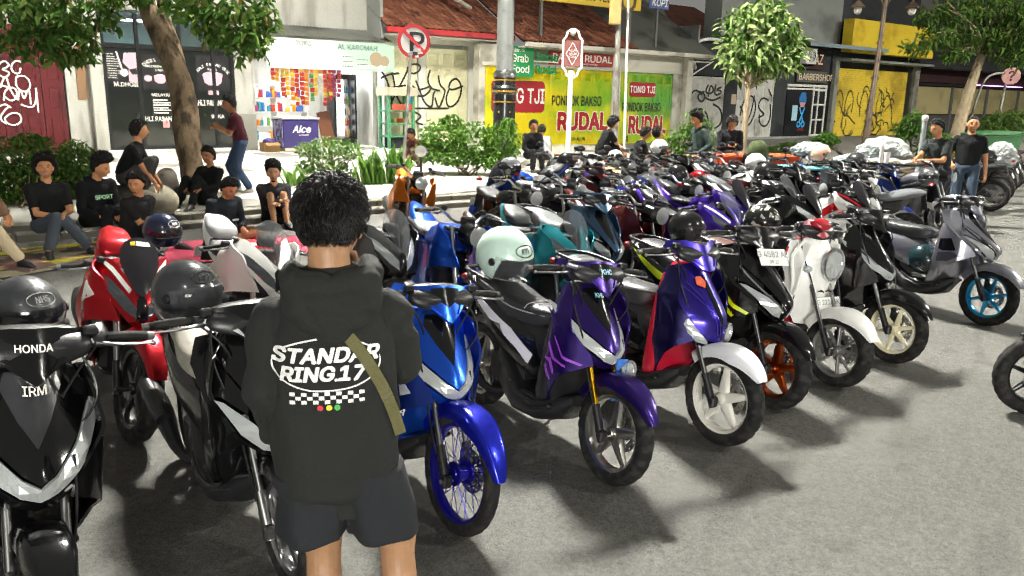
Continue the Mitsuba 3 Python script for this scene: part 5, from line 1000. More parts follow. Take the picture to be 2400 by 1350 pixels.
@memo
def muffler_mesh():
    return tube([(-.80, -.08, .26), (-.92, -.12, .19), (-1.05, -.155, .22), (-1.18, -.165, .30), (-1.5, -.17, .385), (-1.56, -.17, .40)], [.018, .02, .028, .045, .047, .04], 16, 26)
@memo
def muffler_guard(): return tube([(-1.16, -.183, .325), (-1.48, -.187, .41)], [.036, .038], 14, flat=(1, 1))
@memo
def shock_mesh():
    w = np.linspace(0, 9 * 2 * np.pi, 130); p0, p1 = np.array([-1.24, .14, .36]), np.array([-1.14, .12, .62])
    d = (p1 - p0)[None] * (w / w[-1])[:, None] + p0
    return tube(d + np.stack([.028 * np.cos(w), .028 * np.sin(w), 0 * w], 1), .006, 5)
@memo
def rear_fender_mesh(): return cat(fender_mesh(.25, .065, 20, 150, .03, .8), surf([(-.06, 0), (.06, 0), (.05, .17), (-.05, .17)], lambda u, v: np.stack([-1.60 + .1 * v / .17 + 0 * u - .0, u, .53 + v], 1), .01, .03, (-1, 0, 0)))
@memo
def taillight_mesh(): return loftx([(-1.50, .735, .02, .05), (-1.54, .745, .03, .065), (-1.585, .75, .02, .05), (-1.595, .75, .008, .02)], 2.6, 16)
@memo
def grabrail_mesh():
    a = tube([(-1.12, .14, .80), (-1.28, .145, .82), (-1.45, .10, .83), (-1.50, 0, .835)], .012, 8, 18); return a
@memo
def stand_mesh(): return cat(tube([(-.86, .16, .2), (-.82, .27, .0)], .011, 8), box(.05, .03, .012, (-.82, .275, .008), .003))
def hmap(M, steer): return M @ rot_about(STEER_P, STEER_A, rad(steer))
PLATE = mat('plate_white', 'd9dad6', .4)
def wrap_on(mesh, fn):
    v = np.asarray(mesh.subdivide_to_size(.02).vertices) if False else np.asarray(mesh.vertices)
    return TM(fn(v), mesh.faces)

def scooter(label, x, y, head=-101, lean=-7, steer=0, style='beat', name='scooter', group=None, body='paint_x', apron=None, cowl=None, fender=None, side=None, wing=None, inner=None, seat=SEATM,
            rim=ALUM, rimstyle='star5', fork_lo=BLACKP, fork_up=STEEL, insert=BLACKG, accent=None, rearrim=None, handle=True, tw=.085, R=.25, rr=.182, levers=STEEL, piping=None, floor=BLACKP, dz=0., fth=(26, 150), fw=.075, fdrop=.055, fpoint=.3, k=1.05, wgraph=None):
    M = TR(x, y, dz) @ RZ(rad(head)) @ RX(rad(lean)) @ SC(k)
    t = Thing(name, label, 'motor scooter', M, group); t.style = style
    S = rot_about(STEER_P, STEER_A, rad(steer))
    apron, cowl, fender, side, wing, inner = (q or body for q in (apron, cowl, fender, side, wing, inner))
    # front wheel, fork, fender, handlebar: turned together
    wheel(t, S @ TR(0, 0, R), R, tw, rr, rim, rimstyle, True, .1)
    lo, up, ax = fork_meshes(.46, tw / 2 + .036)
    f, _ = t.pair('fork', up, fork_up, S); t.pair('slider', lo, fork_lo, S, up=f); t.part('axle', ax, STEEL, S, up=f); t.part('caliper', caliper_mesh(), DARKM, S, up=f)
    t.part('front_fender', fender_mesh(R, fw, fth[0], fth[1], fdrop, fpoint), fender, S @ TR(0, 0, R), 50)
    c, back, mask, fac = cowl_meshes('scoopy' if style == 'scoopy' else 'mio' if style == 'mio' else 'beat')
    h = t.part('handlebar_cover', c, cowl, S, 40)
    t.part('instrument_housing', back, BLACKP, S, up=h)
    if style == 'beat' or style == 'vario': t.part('visor_mask', mask, BLACKG, S, up=h); t.pair('turn_signal', fac, cowl if style == 'beat' else LENS, S, up=h)
    elif style == 'mio': t.pair('turn_signal', fac, cowl, S, up=h)
    b, _ = t.pair('handlebar', perch_mesh(), BLACKP, S); t.pair('grip', grips_mesh(), RUBBER, S, up=b); t.pair('bar_end', barends_mesh(), STEEL, S, up=b); t.pair('lever', levers_mesh(), levers, S, up=b)
    # apron
    for k, q in apron_parts(style).items():
        (t.part if APRON[style][k][0][0] == 0 else t.pair)({'shell': 'apron', 'insert': 'apron_insert', 'lamp': 'headlight', 'lip': 'apron_lip'}[k], q, {'shell': apron, 'insert': insert, 'lamp': LENS, 'lip': wing if style != 'beat' else apron}[k], None, 30 if k != 'lamp' else False)
    t.pair('apron_side', apron_side_mesh(style), wing, None, 40)
    t.part('leg_shield', legshield_mesh(.19), inner, None, 40)
    t.part('floorboard', floor_mesh(), floor); t.pair('sill_trim', sill_mesh(), floor)
    t.part('body', body_mesh(), body if side is None else BLACKP, None, 60)
    t.pair('side_panel', side_panel([(-.60, .37), (-.545, .47), (-.62, .60), (-.80, .655), (-1.05, .69), (-1.3, .755), (-1.52, .79), (-1.47, .745), (-1.25, .66), (-1.0, .535), (-.80, .42)]), side, None, 50)
    if accent: t.pair('side_graphic', side_panel([(-.63, .44), (-.60, .50), (-.80, .60), (-1.05, .665), (-1.4, .757), (-1.2, .67), (-1.0, .60), (-.9, .60), (-.85, .55), (-.72, .5)], .0105), accent, None, 50)
    s = t.part('seat', seat_mesh(), seat, None, 50)
    if piping: t.part('piping', seat_piping(), piping, up=s)
    wheel(t, TR(-1.26, 0, R), R, tw + .01, rr, rearrim or rim, rimstyle, False)
    t.part('engine', engine_mesh(), DARKM); mf = t.part('muffler', muffler_mesh(), BLACKP); t.part('heat_guard', muffler_guard(), BLACKP, up=mf)
    t.part('shock_absorber', shock_mesh(), mat('red_spring', '9a1c1c', .4))
    t.part('taillight', taillight_mesh(), REDLENS); t.pair('grab_rail', grabrail_mesh(), BLACKP); t.part('stand', stand_mesh(), DARKM)
    t.part('rear_fender', fender_mesh(R, .06, 20, 150, .03, .8), BLACKP, TR(-1.26, 0, R))
    t.S = S
    return t
P_PURPLE, P_VIOLET, P_BLUE, P_WHITE, P_SILVER = paint('2c1466', 1), paint('2a1a86', 1), paint('0d4fc4', 1), paint('dededa'), paint('9a9aa4', 1)
P_LIME, P_PINKV = paint('b9c400'), paint('8a3fb0')
SHIELD = mat('smoked_shield', '26272a', .28, 0, .6)
scA = scooter('black scooter with V headlight at the far left, cut by the left edge', 0.20, 2.68, style='beat', body=BLACKG, insert=SHIELD, head=-89, k=1.07)
scB = scooter('black scooter with pale seat right behind the standing boy', 1.10, 2.80, style='vario', body=BLACKG, seat=mat('seat_pale', '7f7c72', .6), rim=CHROME, fork_lo=STEEL, k=1.02, head=-92, lean=0)
scC = scooter('blue scooter with wire wheel and deep blue rim right of the boy', 1.85, 2.76, style='beat', body=P_BLUE, wing=paint('0b2f8c', 1), rim=paint('1a1590', 1), rimstyle='wire', tw=.066, R=.28, rr=.228, k=1.0, head=-92, fender=paint('1420b4', 1), side=paint('0b2f8c', 1), fth=(14, 150))
scD = scooter('purple scooter with silver wheel, gold fork and blue strap', 2.75, 2.70, style='beat', body=P_PURPLE, rim=metal('b8b6b0', .3), fork_lo=BLACKP, fork_up=metal('c79a1a', .25), k=1.02, head=-95, lean=-8, R=.262, rr=.196, inner=BLACKP, accent=mat('decal_white', 'c9c6d0', .4), side=BLACKG, piping=mat('thread_grey', '8a8a8c', .7))
scE = scooter('violet scooter with white front fender and white five spoke wheel', 3.61, 2.68, style='mio', body=P_VIOLET, fender=paint('cfd0d4'), rim=paint('c9c6bd'), inner=paint('a3142c'), floor=BLACKP, k=1.04, head=-93, lean=-5, R=.262, rr=.196, wing=paint('17104a', 1), side=BLACKG, fw=.09, fth=(34, 135))
scF = scooter('black scooter with yellow stripes, white plate and orange wheel', 4.35, 2.84, style='vario', body=BLACKG, rim=metal('a4481a', .3), accent=P_LIME, k=1.05, head=-99, lean=-5, tw=.10)
scG = scooter('white retro scooter with round headlight and red inner shield', 5.06, 2.83, style='scoopy', body=P_WHITE, inner=paint('7c1019'), rim=ALUM, rimstyle='vee', tw=.115, k=1.03, head=-96, lean=-4, fw=.095, cowl=paint('8e1420'), seat=mat('seat_brown', '4a2a22', .5))
scH = scooter('black scooter with cream six spoke wheel', 5.90, 2.87, style='beat', body=BLACKG, rim=paint('cfc7a8'), rimstyle='six', k=1.05, head=-96, lean=-4)
scI = scooter('silver grey scooter with blue chromed wheel at the right end of the front row', 7.65, 2.93, style='vario', body=P_SILVER, rim=metal('2f9bd0', .2), rimstyle='six', k=1.05, lean=-6, head=-97)
scJ = scooter('grey scooter with black wheel cut by the right edge of the photo', 5.66, 1.82, style='vario', body=paint('2b2d30', 1), rim=BLACKG, rimstyle='six', head=142, lean=-5, steer=-8, floor=BLACKP, k=1.05, fth=(62, 150))
# ---- stickers, plates, lamps of single bikes
def on_apron(t, me, y, z, m, name='lettering', o=.016, up=None, rz=0.):
    c = RZ(rz); v = (np.asarray(me.vertices) @ c[:3, :3].T); fn = apron_fn(t.style)
    return t.part(name, TM(fn(v[:, 0] + y, v[:, 1] + z, o + v[:, 2]), me.faces), m, None, False, up)
def on_cowl(t, me, y, z, m, name='lettering', o=.012):
    v = np.asarray(me.vertices); return t.part(name, TM(cowl_fn(v[:, 0] + y, v[:, 1] + z, o + v[:, 2]), me.faces), m, t.S, False)
def on_wing(t, poly, m, name, side=-1, o=.004, step=.03):
    f = lambda x, z: np.stack([x, np.clip(.085 + (-.115 - x) * 1.05, .05, .205) - .05 * np.clip((z - .78) / .17, 0, 1) - .05 * np.clip((.5 - z) / .2, 0, 1) - .5 * np.clip(-.37 - x, 0, 1) + o, z], 1)
    a = surf(poly, f, .003, step, (0, 1, 0)); return t.part(name, a if side > 0 else flipy(a), m, None, 40)
def tx(s, h): return text(s, h, True, .0015)
def roundlamp(t, x, y, z, q, yaw=0, S=I4, name='headlight'):
    B = S @ TR(x, y, z) @ RZ(yaw); k = t.part(name, revolve([(0, -.05), (q * .7, -.045), (q * .98, -.01), (q * 1.10, .0), (q * 1.10, .014), (q * .95, .016), (q * .93, .002)], 24, 'x', False), CHROME, B)
    a = np.arange(14) * 2 * np.pi / 14; rg = [np.stack([np.full(14, h_) + .006 * q / .06 * (np.arange(14) % 2), rr_ * q * np.cos(a + tw_), rr_ * q * np.sin(a + tw_)], 1) for rr_, h_, tw_ in ((.05, -.03, 0), (.34, -.026, .2), (.36, -.018, .2), (.62, -.016, 0), (.65, -.008, 0), (.92, .004, .2))]
    t.part('reflector', loft(np.array(rg)), LENS, B, False, k); t.part('bulb', ell((-.012, 0, 0), (.016, q * .2, q * .2), 2), mat('bulb_white', 'd5d5d2', .2, spec=.8), B, True, k); return k
    B = S @ TR(x, y, z) @ RZ(yaw); k = t.part(name, revolve([(0, -.05), (q * .7, -.045), (q * .98, -.01), (q * 1.08, .0), (q * 1.08, .012), (q * .93, .014), (q * .9, .006)], 24, 'x', False), CHROME, B); t.part('lamp_glass', revolve([(0, .03), (q * .5, .025), (q * .9, .006), (0, -.02)], 24, 'x'), LENS, B, 30, k); return k
on_cowl(scA, tx('HONDA', .021), -.055, 1.012, PRINTW); on_apron(scA, tx('IRM', .026), -.03, .872, PRINTW)
on_wing(scC, [(-.20, .60), (-.27, .72), (-.30, .71), (-.24, .58)], mat('decal_stripe', 'a9adb5', .5), 'sticker'); on_wing(scC, [(-.27, .52), (-.35, .66), (-.37, .65), (-.30, .50)], 'decal_stripe', 'sticker')
def wing_text(t, s, h, x0, z0, ang, m, side=-1):
    v = np.asarray(text(s, h, True, .0015).vertices); F = text(s, h, True, .0015).faces; c, q = math.cos(ang), math.sin(ang)
    u, w = v[:, 0] * c - v[:, 1] * q, v[:, 0] * q + v[:, 1] * c; x, z = x0 + u, z0 + w
    y = np.clip(.085 + (-.115 - x) * 1.05, .05, .205) - .05 * np.clip((z - .78) / .17, 0, 1) - .05 * np.clip((.5 - z) / .2, 0, 1) - .5 * np.clip(-.37 - x, 0, 1) + .004 + v[:, 2]
    t.part('lettering', TM(np.stack([x, side * y, z], 1), F), m, None, False)
wing_text(scC, 'HONDA', .028, -.34, .56, -.5, PRINTW)
on_cowl(scD, tx('KHC', .024), -.03, 1.018, mat('decal_cyan', '8fc7d8', .4)); on_apron(scD, tx('KHC', .02), -.03, .895, 'decal_cyan')
for q in ([(-.16, .57), (-.25, .60), (-.33, .68), (-.32, .66), (-.25, .585), (-.17, .56)], [(-.22, .55), (-.31, .57), (-.37, .64), (-.38, .63), (-.32, .555), (-.22, .54)], [(-.30, .50), (-.34, .56), (-.40, .55), (-.43, .60), (-.42, .54), (-.35, .54), (-.31, .48)], [(-.34, .44), (-.37, .52), (-.42, .50), (-.38, .48)]): on_wing(scD, q, P_PINKV, 'tribal_decal', -1, .004, .015)
sb = scD.part('strap', boxz(-.004, .004, -.030, .030, -.20, .02, .002), mat('strap_blue', '2a64b0', .7), TR(-.075, .045, .60) @ RZ(-.25), False); scD.part('strap_patch', boxz(.004, .007, -.02, .02, -.15, -.05, 0), PRINTB, TR(-.075, .045, .60) @ RZ(-.25), False, sb); scD.part('strap_text', text('TAKATA', .014, True, .001), PRINTW, TR(-.066, .04, .46) @ RZ(-.25) @ np.array([[0, 0, 1.0, 0], [1, 0, 0, 0], [0, 1, 0, 0], [0, 0, 0, 1]]) @ RZ(math.pi / 2), False, sb)
roundlamp(scD, -.075, .085, .555, .055, .15); scD.part('handle_trim', tube([(-.255, -.19, 1.045), (-.27, -.24, 1.055)], .012, 8), P_SILVER, scD.S)
roundlamp(scE, -.115, .09, .60, .050, .3); on_apron(scE, extr(sg.Polygon([(-.02, 0), (-.012, .03), (.01, .034), (.026, .012), (.012, -.012)]).buffer(.006), .0015), -.045, .855, mat('sticker_orange', 'c8502a', .5), 'sticker')
for y0, y1 in ((-.15, -.05), (-.11, -.03)): on_apron(scE, extr(stroke([[(y0, .86), (y1, .70), (y1 + .02, .60)]], .004), .001), 0, 0, paint('5a4ac0', 1), 'crease_trim', .014)
def plate(t, x, z, w, h, tilt, txt, S, y=0.):
    B = S @ TR(x, y, z) @ RY(tilt); k = t.part('number_plate', box(.004, w, h, (0, 0, 0), .0015), PLATE, B, False)
    for i, s in enumerate(txt):
        me = text(s, h * (.34 if i == 0 else .2), True, .001); t.part('plate_text', me, mat('plate_grey', '8c8f90', .6), B @ np.array([[0, 0, 1.0, .0025], [1, 0, 0, -me.bounds[1][0] / 2], [0, 1, 0, .0 if i == 0 else -h * .38], [0, 0, 0, 1]]), False, k)
plate(scF, -.165, .905, .235, .11, -.55, ('G 4582 AE', '09.27'), I4); wing_text(scF, 'HONDA', .024, -.34, .58, -.45, P_LIME)
for q in ([(-.16, .56), (-.28, .64), (-.41, .68), (-.41, .655), (-.28, .605), (-.17, .545)], [(-.22, .535), (-.32, .585), (-.42, .61), (-.42, .595), (-.32, .56), (-.23, .52)]): on_wing(scF, q, P_LIME, 'side_stripe', -1, .004, .02)
for t_, c in ((scF, ALUM), (scH, P_SILVER), (scI, BLACKP)):
    for sd in (1, -1): on_apron(t_, extr(stroke([[(sd * .155, .86), (sd * .11, .72), (sd * .03, .60)]], .012), .001), 0, 0, c, 'apron_trim', .006)
roundlamp(scG, -.165, .03, .80, .105, .05); 
for sd in (1, -1): scG.part('turn_signal', ell((-.215, sd * .155, .765), (.02, .042, .024), 2), LENS, RZ(0)); scG.part('slot', tube([(-.175, sd * .04 - .03, .615), (-.172, sd * .04, .622), (-.175, sd * .04 + .03, .61)], [.004, .008, .004], 8), BLACKP)
plate(scG, -.165, .525, .25, .10, -.35, ('G 2210 JK', '03.26'), I4, .05); scG.part('red_cap', loftx([(-.36, 1.05, .02, .05), (-.33, 1.06, .03, .08), (-.27, 1.06, .03, .075), (-.24, 1.045, .02, .05)], 2.6, 16), paint('8e1420'), scG.S)
scG.part('apron_rim', tube([(-.265, .165, .955), (-.30, .215, .86), (-.285, .215, .70), (-.33, .17, .48), (-.40, .13, .32)], .012, 8, 24), P_WHITE); scG.part('apron_rim', tube([(-.265, -.165, .955), (-.30, -.215, .86), (-.285, -.215, .70), (-.33, -.17, .48), (-.40, -.13, .32)], .012, 8, 24), P_WHITE)
on_wing(scI, [(-.24, .60), (-.30, .70), (-.41, .68), (-.43, .60), (-.36, .585)], BLACKG, 'side_insert', -1, .004, .02); on_wing(scI, [(-.20, .56), (-.28, .585), (-.42, .56), (-.44, .48), (-.30, .50)], paint('5b5b66', 1), 'side_insert', -1, .004, .02)
# brake hoses and speedometer cables that hang in front of the legs
for t_ in (scA, scB, scC, scD, scE, scF, scG, scH, scI):
    t_.part('brake_hose', tube([(-.31, -.16, 1.0), (-.27, -.17, .88), (-.20, -.13, .70), (-.14, -.11, .52), (-.06, -.10, .36)], .0048, 6, 24), BLACKP, t_.S); t_.part('cable', tube([(-.31, .13, 1.0), (-.25, .18, .86), (-.30, .12, .72)], .004, 6, 16), BLACKP, t_.S)
# ------------------------------------------------------------------ sport and naked motorcycles
def sp_fn(y, z, o=0):
    from scipy.interpolate import PchipInterpolator
    c = sp_fn.c
    return np.stack([c(z) - .55 * (np.sqrt(y * y + .0006) - .0245) - 2.6 * y * y + o, y, z + 0 * y], 1)
sp_fn.c = Pch([.55, .62, .70, .78, .86, .94, 1.02, 1.10, 1.18], [-.20, -.06, .015, -.01, -.085, -.19, -.31, -.42, -.50], extrapolate=True)
def scr_fn(y, z, o=0): return np.stack([-.012 - .82 * (z - .80) - 4.2 * y * y + .035 * np.sin(np.clip((z - .80) / .34, 0, 1) * 3.14) + o, y, z + 0 * y], 1)
@memo
def sport_meshes(lamp='slant'):
    d = {}
    d['nose'] = surf([(0, .625), (.05, .655), (.12, .74), (.19, .845), (.21, .91), (.18, .975), (.12, .965), (.06, .90), (0, .83)], sp_fn, .012, .022, (1, 0, 0), mirror=True)
    d['lamp'] = surf([(.028, .70), (.08, .735), (.155, .82), (.19, .90), (.135, .875), (.07, .81), (.032, .765)], lambda y, z: sp_fn(y, z, .006), .012, .02)
    d['lamp'] = facets(d['lamp'])
    d['mask'] = surf([(0, .67), (.03, .69), (.025, .80), (0, .83)], lambda y, z: sp_fn(y, z, .006), .012, .02, (1, 0, 0), mirror=True)
    d['edge_stripe'] = surf([(.045, .845), (.12, .935), (.175, .968), (.168, .945), (.125, .905), (.06, .825)], lambda y, z: sp_fn(y, z, .006), .008, .02)
    d['screen'] = surf([(0, .815), (.03, .835), (.07, .905), (.10, .975), (.098, 1.04), (.07, 1.085), (.03, 1.105), (0, 1.11)], scr_fn, .004, .025, (1, 0, 0), mirror=True)
    f = lambda x, z: np.stack([x, np.clip(.10 + (-.09 - x) * .72, .05, .245) - .06 * np.clip((.55 - z) / .25, 0, 1) - .10 * np.clip((z - .84) / .14, 0, 1) * np.clip((-.25 - x) / .2, 0, 1) + .012 * np.sin(x * 14) * (z < .75), z], 1)
    d['fairing'] = surf([(-.10, .66), (-.20, .88), (-.33, .965), (-.50, .90), (-.52, .80), (-.66, .74), (-.80, .62), (-.84, .48), (-.74, .33), (-.55, .27), (-.46, .36), (-.43, .50), (-.36, .60), (-.24, .64)], f, .01, .035, (0, 1, 0))
    d['stripe'] = surf([(-.24, .78), (-.30, .85), (-.46, .74), (-.58, .58), (-.62, .40), (-.54, .40), (-.50, .56), (-.40, .68)], lambda x, z: f(x, z) + np.array([0, .008, 0]), .006, .035, (0, 1, 0))
    d['vent'] = surf([(-.40, .60), (-.45, .70), (-.56, .60), (-.54, .50), (-.46, .50)], lambda x, z: f(x, z) + np.array([0, .006, 0]), .006, .03, (0, 1, 0))
    d['tank'] = loftx([(-.42, .80, .04, .07), (-.46, .81, .09, .125), (-.56, .825, .105, .16), (-.68, .815, .10, .155), (-.78, .79, .075, .115), (-.84, .775, .04, .08)], 2.5, 26, 5)
    d['seat'] = loftx([(-.82, .785, .025, .07), (-.88, .78, .035, .12), (-1.0, .785, .04, .145), (-1.10, .80, .04, .13), (-1.16, .83, .03, .11)], 2.8, 22, 5)
    d['pillion'] = loftx([(-1.14, .865, .02, .07), (-1.18, .885, .045, .10), (-1.3, .925, .045, .105), (-1.42, .96, .04, .08), (-1.50, .975, .015, .04)], 2.8, 20, 5)
    d['tail'] = loftx([(-.86, .70, .05, .08), (-1.0, .73, .06, .125), (-1.15, .79, .065, .13), (-1.32, .86, .06, .115), (-1.48, .925, .045, .075), (-1.60, .965, .02, .03)], 2.5, 22, 5)
    d['frame'] = cat(*[tube([(-.40, s * .05, .84), (-.55, s * .16, .72), (-.80, s * .15, .62), (-.92, s * .13, .42)], [.03, .035, .035, .03], 10, 20, flat=(.7, 1)) for s in (1, -1)], box(.40, .30, .34, (-.66, 0, .42), .04), box(.22, .24, .22, (-.60, 0, .62), .03), *[box(.20, .27, .012, (-.58, 0, .52 + .03 * k), .003) for k in range(6)])
    d['engine'] = cat(xf(revolve([(0, -.03), (.095, -.03), (.105, 0), (.09, .03), (0, .035)], 24, 'y'), TR(-.72, .17, .38)), xf(revolve([(0, -.03), (.10, -.03), (.11, 0), (.09, .03), (0, .035)], 24, 'y'), TR(-.68, -.17, .38)), cyl((-.72, -.16, .38), (-.72, .17, .38), .07))
    d['swingarm'] = tube([(-.90, .10, .40), (-1.1, .11, .34), (-1.34, .105, .30)], [.03, .028, .022], 8)
    d['exhaust'] = tube([(-.60, -.05, .25), (-.85, -.11, .22), (-1.0, -.15, .30), (-1.1, -.165, .38), (-1.42, -.18, .52), (-1.46, -.182, .54)], [.025, .026, .03, .052, .056, .045], 14, 26)
    d['belly'] = loftx([(-.46, .27, .03, .05), (-.6, .25, .06, .12), (-.85, .25, .07, .10), (-.98, .28, .03, .04)], 2.6, 18)
    d['bars'] = tube([(-.40, .10, .905), (-.405, .18, .905), (-.43, .25, .895)], .0125, 8)
    d['grip'] = tube([(-.425, .235, .896), (-.46, .345, .872)], .0175, 10); d['end'] = tube([(-.46, .345, .872), (-.467, .37, .868)], .015, 10)
    d['lever'] = tube([(-.37, .20, .90), (-.35, .26, .893), (-.40, .37, .865)], [.009, .008, .006], 6, 12)
    d['perch'] = cat(box(.05, .05, .045, (-.41, .225, .91), .008), box(.04, .04, .035, (-.38, .17, .945), .006))
    d['clamp'] = cat(box(.10, .26, .03, (-.385, 0, .88), .008), box(.05, .12, .07, (-.30, 0, .96), .015))
    d['hugger'] = surf([(-.05, 0), (.05, 0), (.045, .3), (-.045, .3)], lambda u, v: np.stack([-1.50 - .6 * v * .5, u, .86 - v * .8], 1), .01, .04, (-1, 0, 0))
    d['plate'] = xf(box(.004, .16, .1, (0, 0, 0), .001), TR(-1.63, 0, .68) @ RY(.5))
    d['tail_lamp'] = loftx([(-1.575, .94, .01, .03), (-1.60, .95, .02, .04), (-1.625, .958, .008, .02)], 2.6, 14)
    # naked pieces
    d['roundlamp'] = revolve([(0, .0), (.05, -.01), (.075, -.05), (.085, -.10), (.088, -.10), (.088, -.085), (.07, .01), (.0, .04)], 24, 'x')
    d['hibar'] = tube([(-.36, 0, .97), (-.35, .09, .975), (-.37, .16, 1.03), (-.42, .36, 1.02)], .0125, 8, 20)
    d['higrip'] = tube([(-.403, .27, 1.024), (-.43, .385, 1.015)], .0175, 10)
    d['hilever'] = tube([(-.365, .20, 1.03), (-.34, .26, 1.025), (-.37, .385, 1.01)], [.009, .008, .006], 6, 12)
    d['longseat'] = loftx([(-.78, .80, .02, .08), (-.84, .80, .035, .115), (-1.0, .80, .04, .135), (-1.2, .825, .045, .13), (-1.42, .85, .04, .10), (-1.50, .86, .02, .06)], 3, 22, 5)
    d['sidecover'] = surf([(-.78, .56), (-.80, .74), (-1.1, .78), (-1.45, .84), (-1.35, .76), (-1.05, .62)], lambda x, z: np.stack([x, .13 + 0 * x - .4 * np.clip(-1.1 - x, 0, 1) ** 1, z], 1), .01, .05, (0, 1, 0))
    d['header'] = tube([(-.52, .04, .60), (-.44, .05, .50), (-.46, .06, .34), (-.62, .05, .24)], .018, 8, 16)
    return d
@memo
def sfork():
    return tube([on_steer(-.03, .10, -.02), on_steer(.16, .10, -.02)], .026, 12), tube([on_steer(.14, .10, -.02), on_steer(.72, .10, -.02)], .019, 12), cyl((0, -.12, .25), (0, .12, .25), .012)
def sport(label, x, y, head=-95, lean=-7, steer=6, naked=False, name='sport_motorcycle', cat_='motorcycle', group=None, fairing='', nose=None, tank=None, tail=None, fender=None, screen='smoked_screen', rim=BLACKP, stripe=None, seat=SEATM, pillion=None, fork=STEEL, rimstyle='star5', lampm=LENS, side=None, mirrors=False, plate=True, faired=False):
    M = TR(x, y, 0) @ RZ(rad(head)) @ RX(rad(lean)); t = Thing(name, label, cat_, M, group); d = sport_meshes()
    nose, tank, tail, fender, side = (q or fairing for q in (nose, tank, tail, fender, side))
    S = rot_about(STEER_P, STEER_A, rad(steer)); up = TR(0, 0, .05)
    wheel(t, S @ TR(0, 0, .30), .30, .105, .225, rim, rimstyle, True, .135)
    lo, u, ax = sfork(); f, _ = t.pair('fork', u, fork, S @ up); t.pair('slider', lo, BLACKP if fork != BLACKP else STEEL, S @ up, up=f); t.part('axle', ax, STEEL, S @ up, up=f); t.part('caliper', caliper_mesh(), DARKM, S @ TR(-.02, 0, .06), up=f)
    t.part('front_fender', fender_mesh(.30, .07, 25, 150, .06, .6), fender, S @ TR(0, 0, .30), 50)
    wheel(t, TR(-1.34, 0, .30), .30, .135, .225, rim, rimstyle, True, .11)
    t.part('frame', d['frame'], DARKM if not naked else BLACKP); t.part('engine', d['engine'], DARKM); t.pair('swingarm', d['swingarm'], DARKM); ex = t.part('exhaust', d['exhaust'], BLACKP if not naked else STEEL)
    t.part('tank', d['tank'], tank, None, 60)
    if not naked:
        n = t.part('nose_fairing', d['nose'], nose, None, 40); t.pair('headlight', d['lamp'], lampm, smooth=False, up=n); t.part('nose_mask', d['mask'], BLACKG, up=n)
        t.part('windscreen', d['screen'], screen, None, 60)
        a, b = t.pair('side_fairing', d['fairing'], fairing, None, 40); t.pair('vent', d['vent'], BLACKP, up=a)
        if stripe: t.pair('nose_stripe', d['edge_stripe'], stripe, up=n); t.pair('graphic', d['stripe'], stripe, None, 40, up=b)
        t.part('belly_pan', d['belly'], BLACKP); t.part('clamp', d['clamp'], BLACKP, S)
        h, _ = t.pair('clip_on', d['bars'], BLACKP, S); t.pair('grip', d['grip'], RUBBER, S, up=h); t.pair('bar_end', d['end'], STEEL, S, up=h); t.pair('lever', d['lever'], STEEL, S, up=h); t.pair('switch_box', d['perch'], BLACKP, S, up=h)
        t.part('seat', d['seat'], seat, None, 50); t.part('tail_fairing', d['tail'], tail, None, 50); t.part('pillion_seat', d['pillion'], pillion or seat, None, 50)
    else:
        n = t.part('headlight', d['roundlamp'], BLACKG, S @ TR(-.16, 0, .90)); t.part('headlight_glass', revolve([(0, .012), (.05, .006), (.078, -.006), (0, -.006)], 24, 'x'), LENS, S @ TR(-.065, 0, .90), up=n)
        h = t.part('handlebar', cat(d['hibar'], flipy(d['hibar'])) if False else d['hibar'], CHROME, S); t.part('handlebar', flipy(d['hibar']), CHROME, S)
        t.pair('grip', d['higrip'], RUBBER, S, up=h); t.pair('lever', d['hilever'], STEEL, S, up=h); t.part('clamp', d['clamp'], BLACKP, S @ TR(.01, 0, .03)); t.pair('switch_box', d['perch'], BLACKP, S @ TR(.02, -.01, .12), up=h)
        if faired: t.pair('side_fairing', d['fairing'], fairing, None, 40); t.part('tail_fairing', d['tail'], tail, None, 50)
        t.part('seat', d['longseat'], seat, None, 50); t.pair('side_cover', d['sidecover'], side); t.part('header_pipe', d['header'], CHROME, up=ex)
    if mirrors:
        for sd in (1, -1): mk = t.part('mirror', xf(ell((0, 0, 0), (.022, .065, .042), 2), TR(-.34, sd * .30, 1.17) @ RZ(.2 * sd)), BLACKP, S); t.part('mirror_stalk', tube([(-.38, sd * .20, 1.0), (-.36, sd * .25, 1.10), (-.345, sd * .29, 1.15)], .006, 6, 8), BLACKP, S, up=mk)
    if plate: t.part('number_plate', d['plate'], PLATE, None, False)
    t.part('rear_fender', d['hugger'], BLACKP); t.part('taillight', d['tail_lamp'], REDLENS); t.part('stand', tube([(-.80, .12, .25), (-.76, .26, .0)], .011, 8), DARKM)
    return t
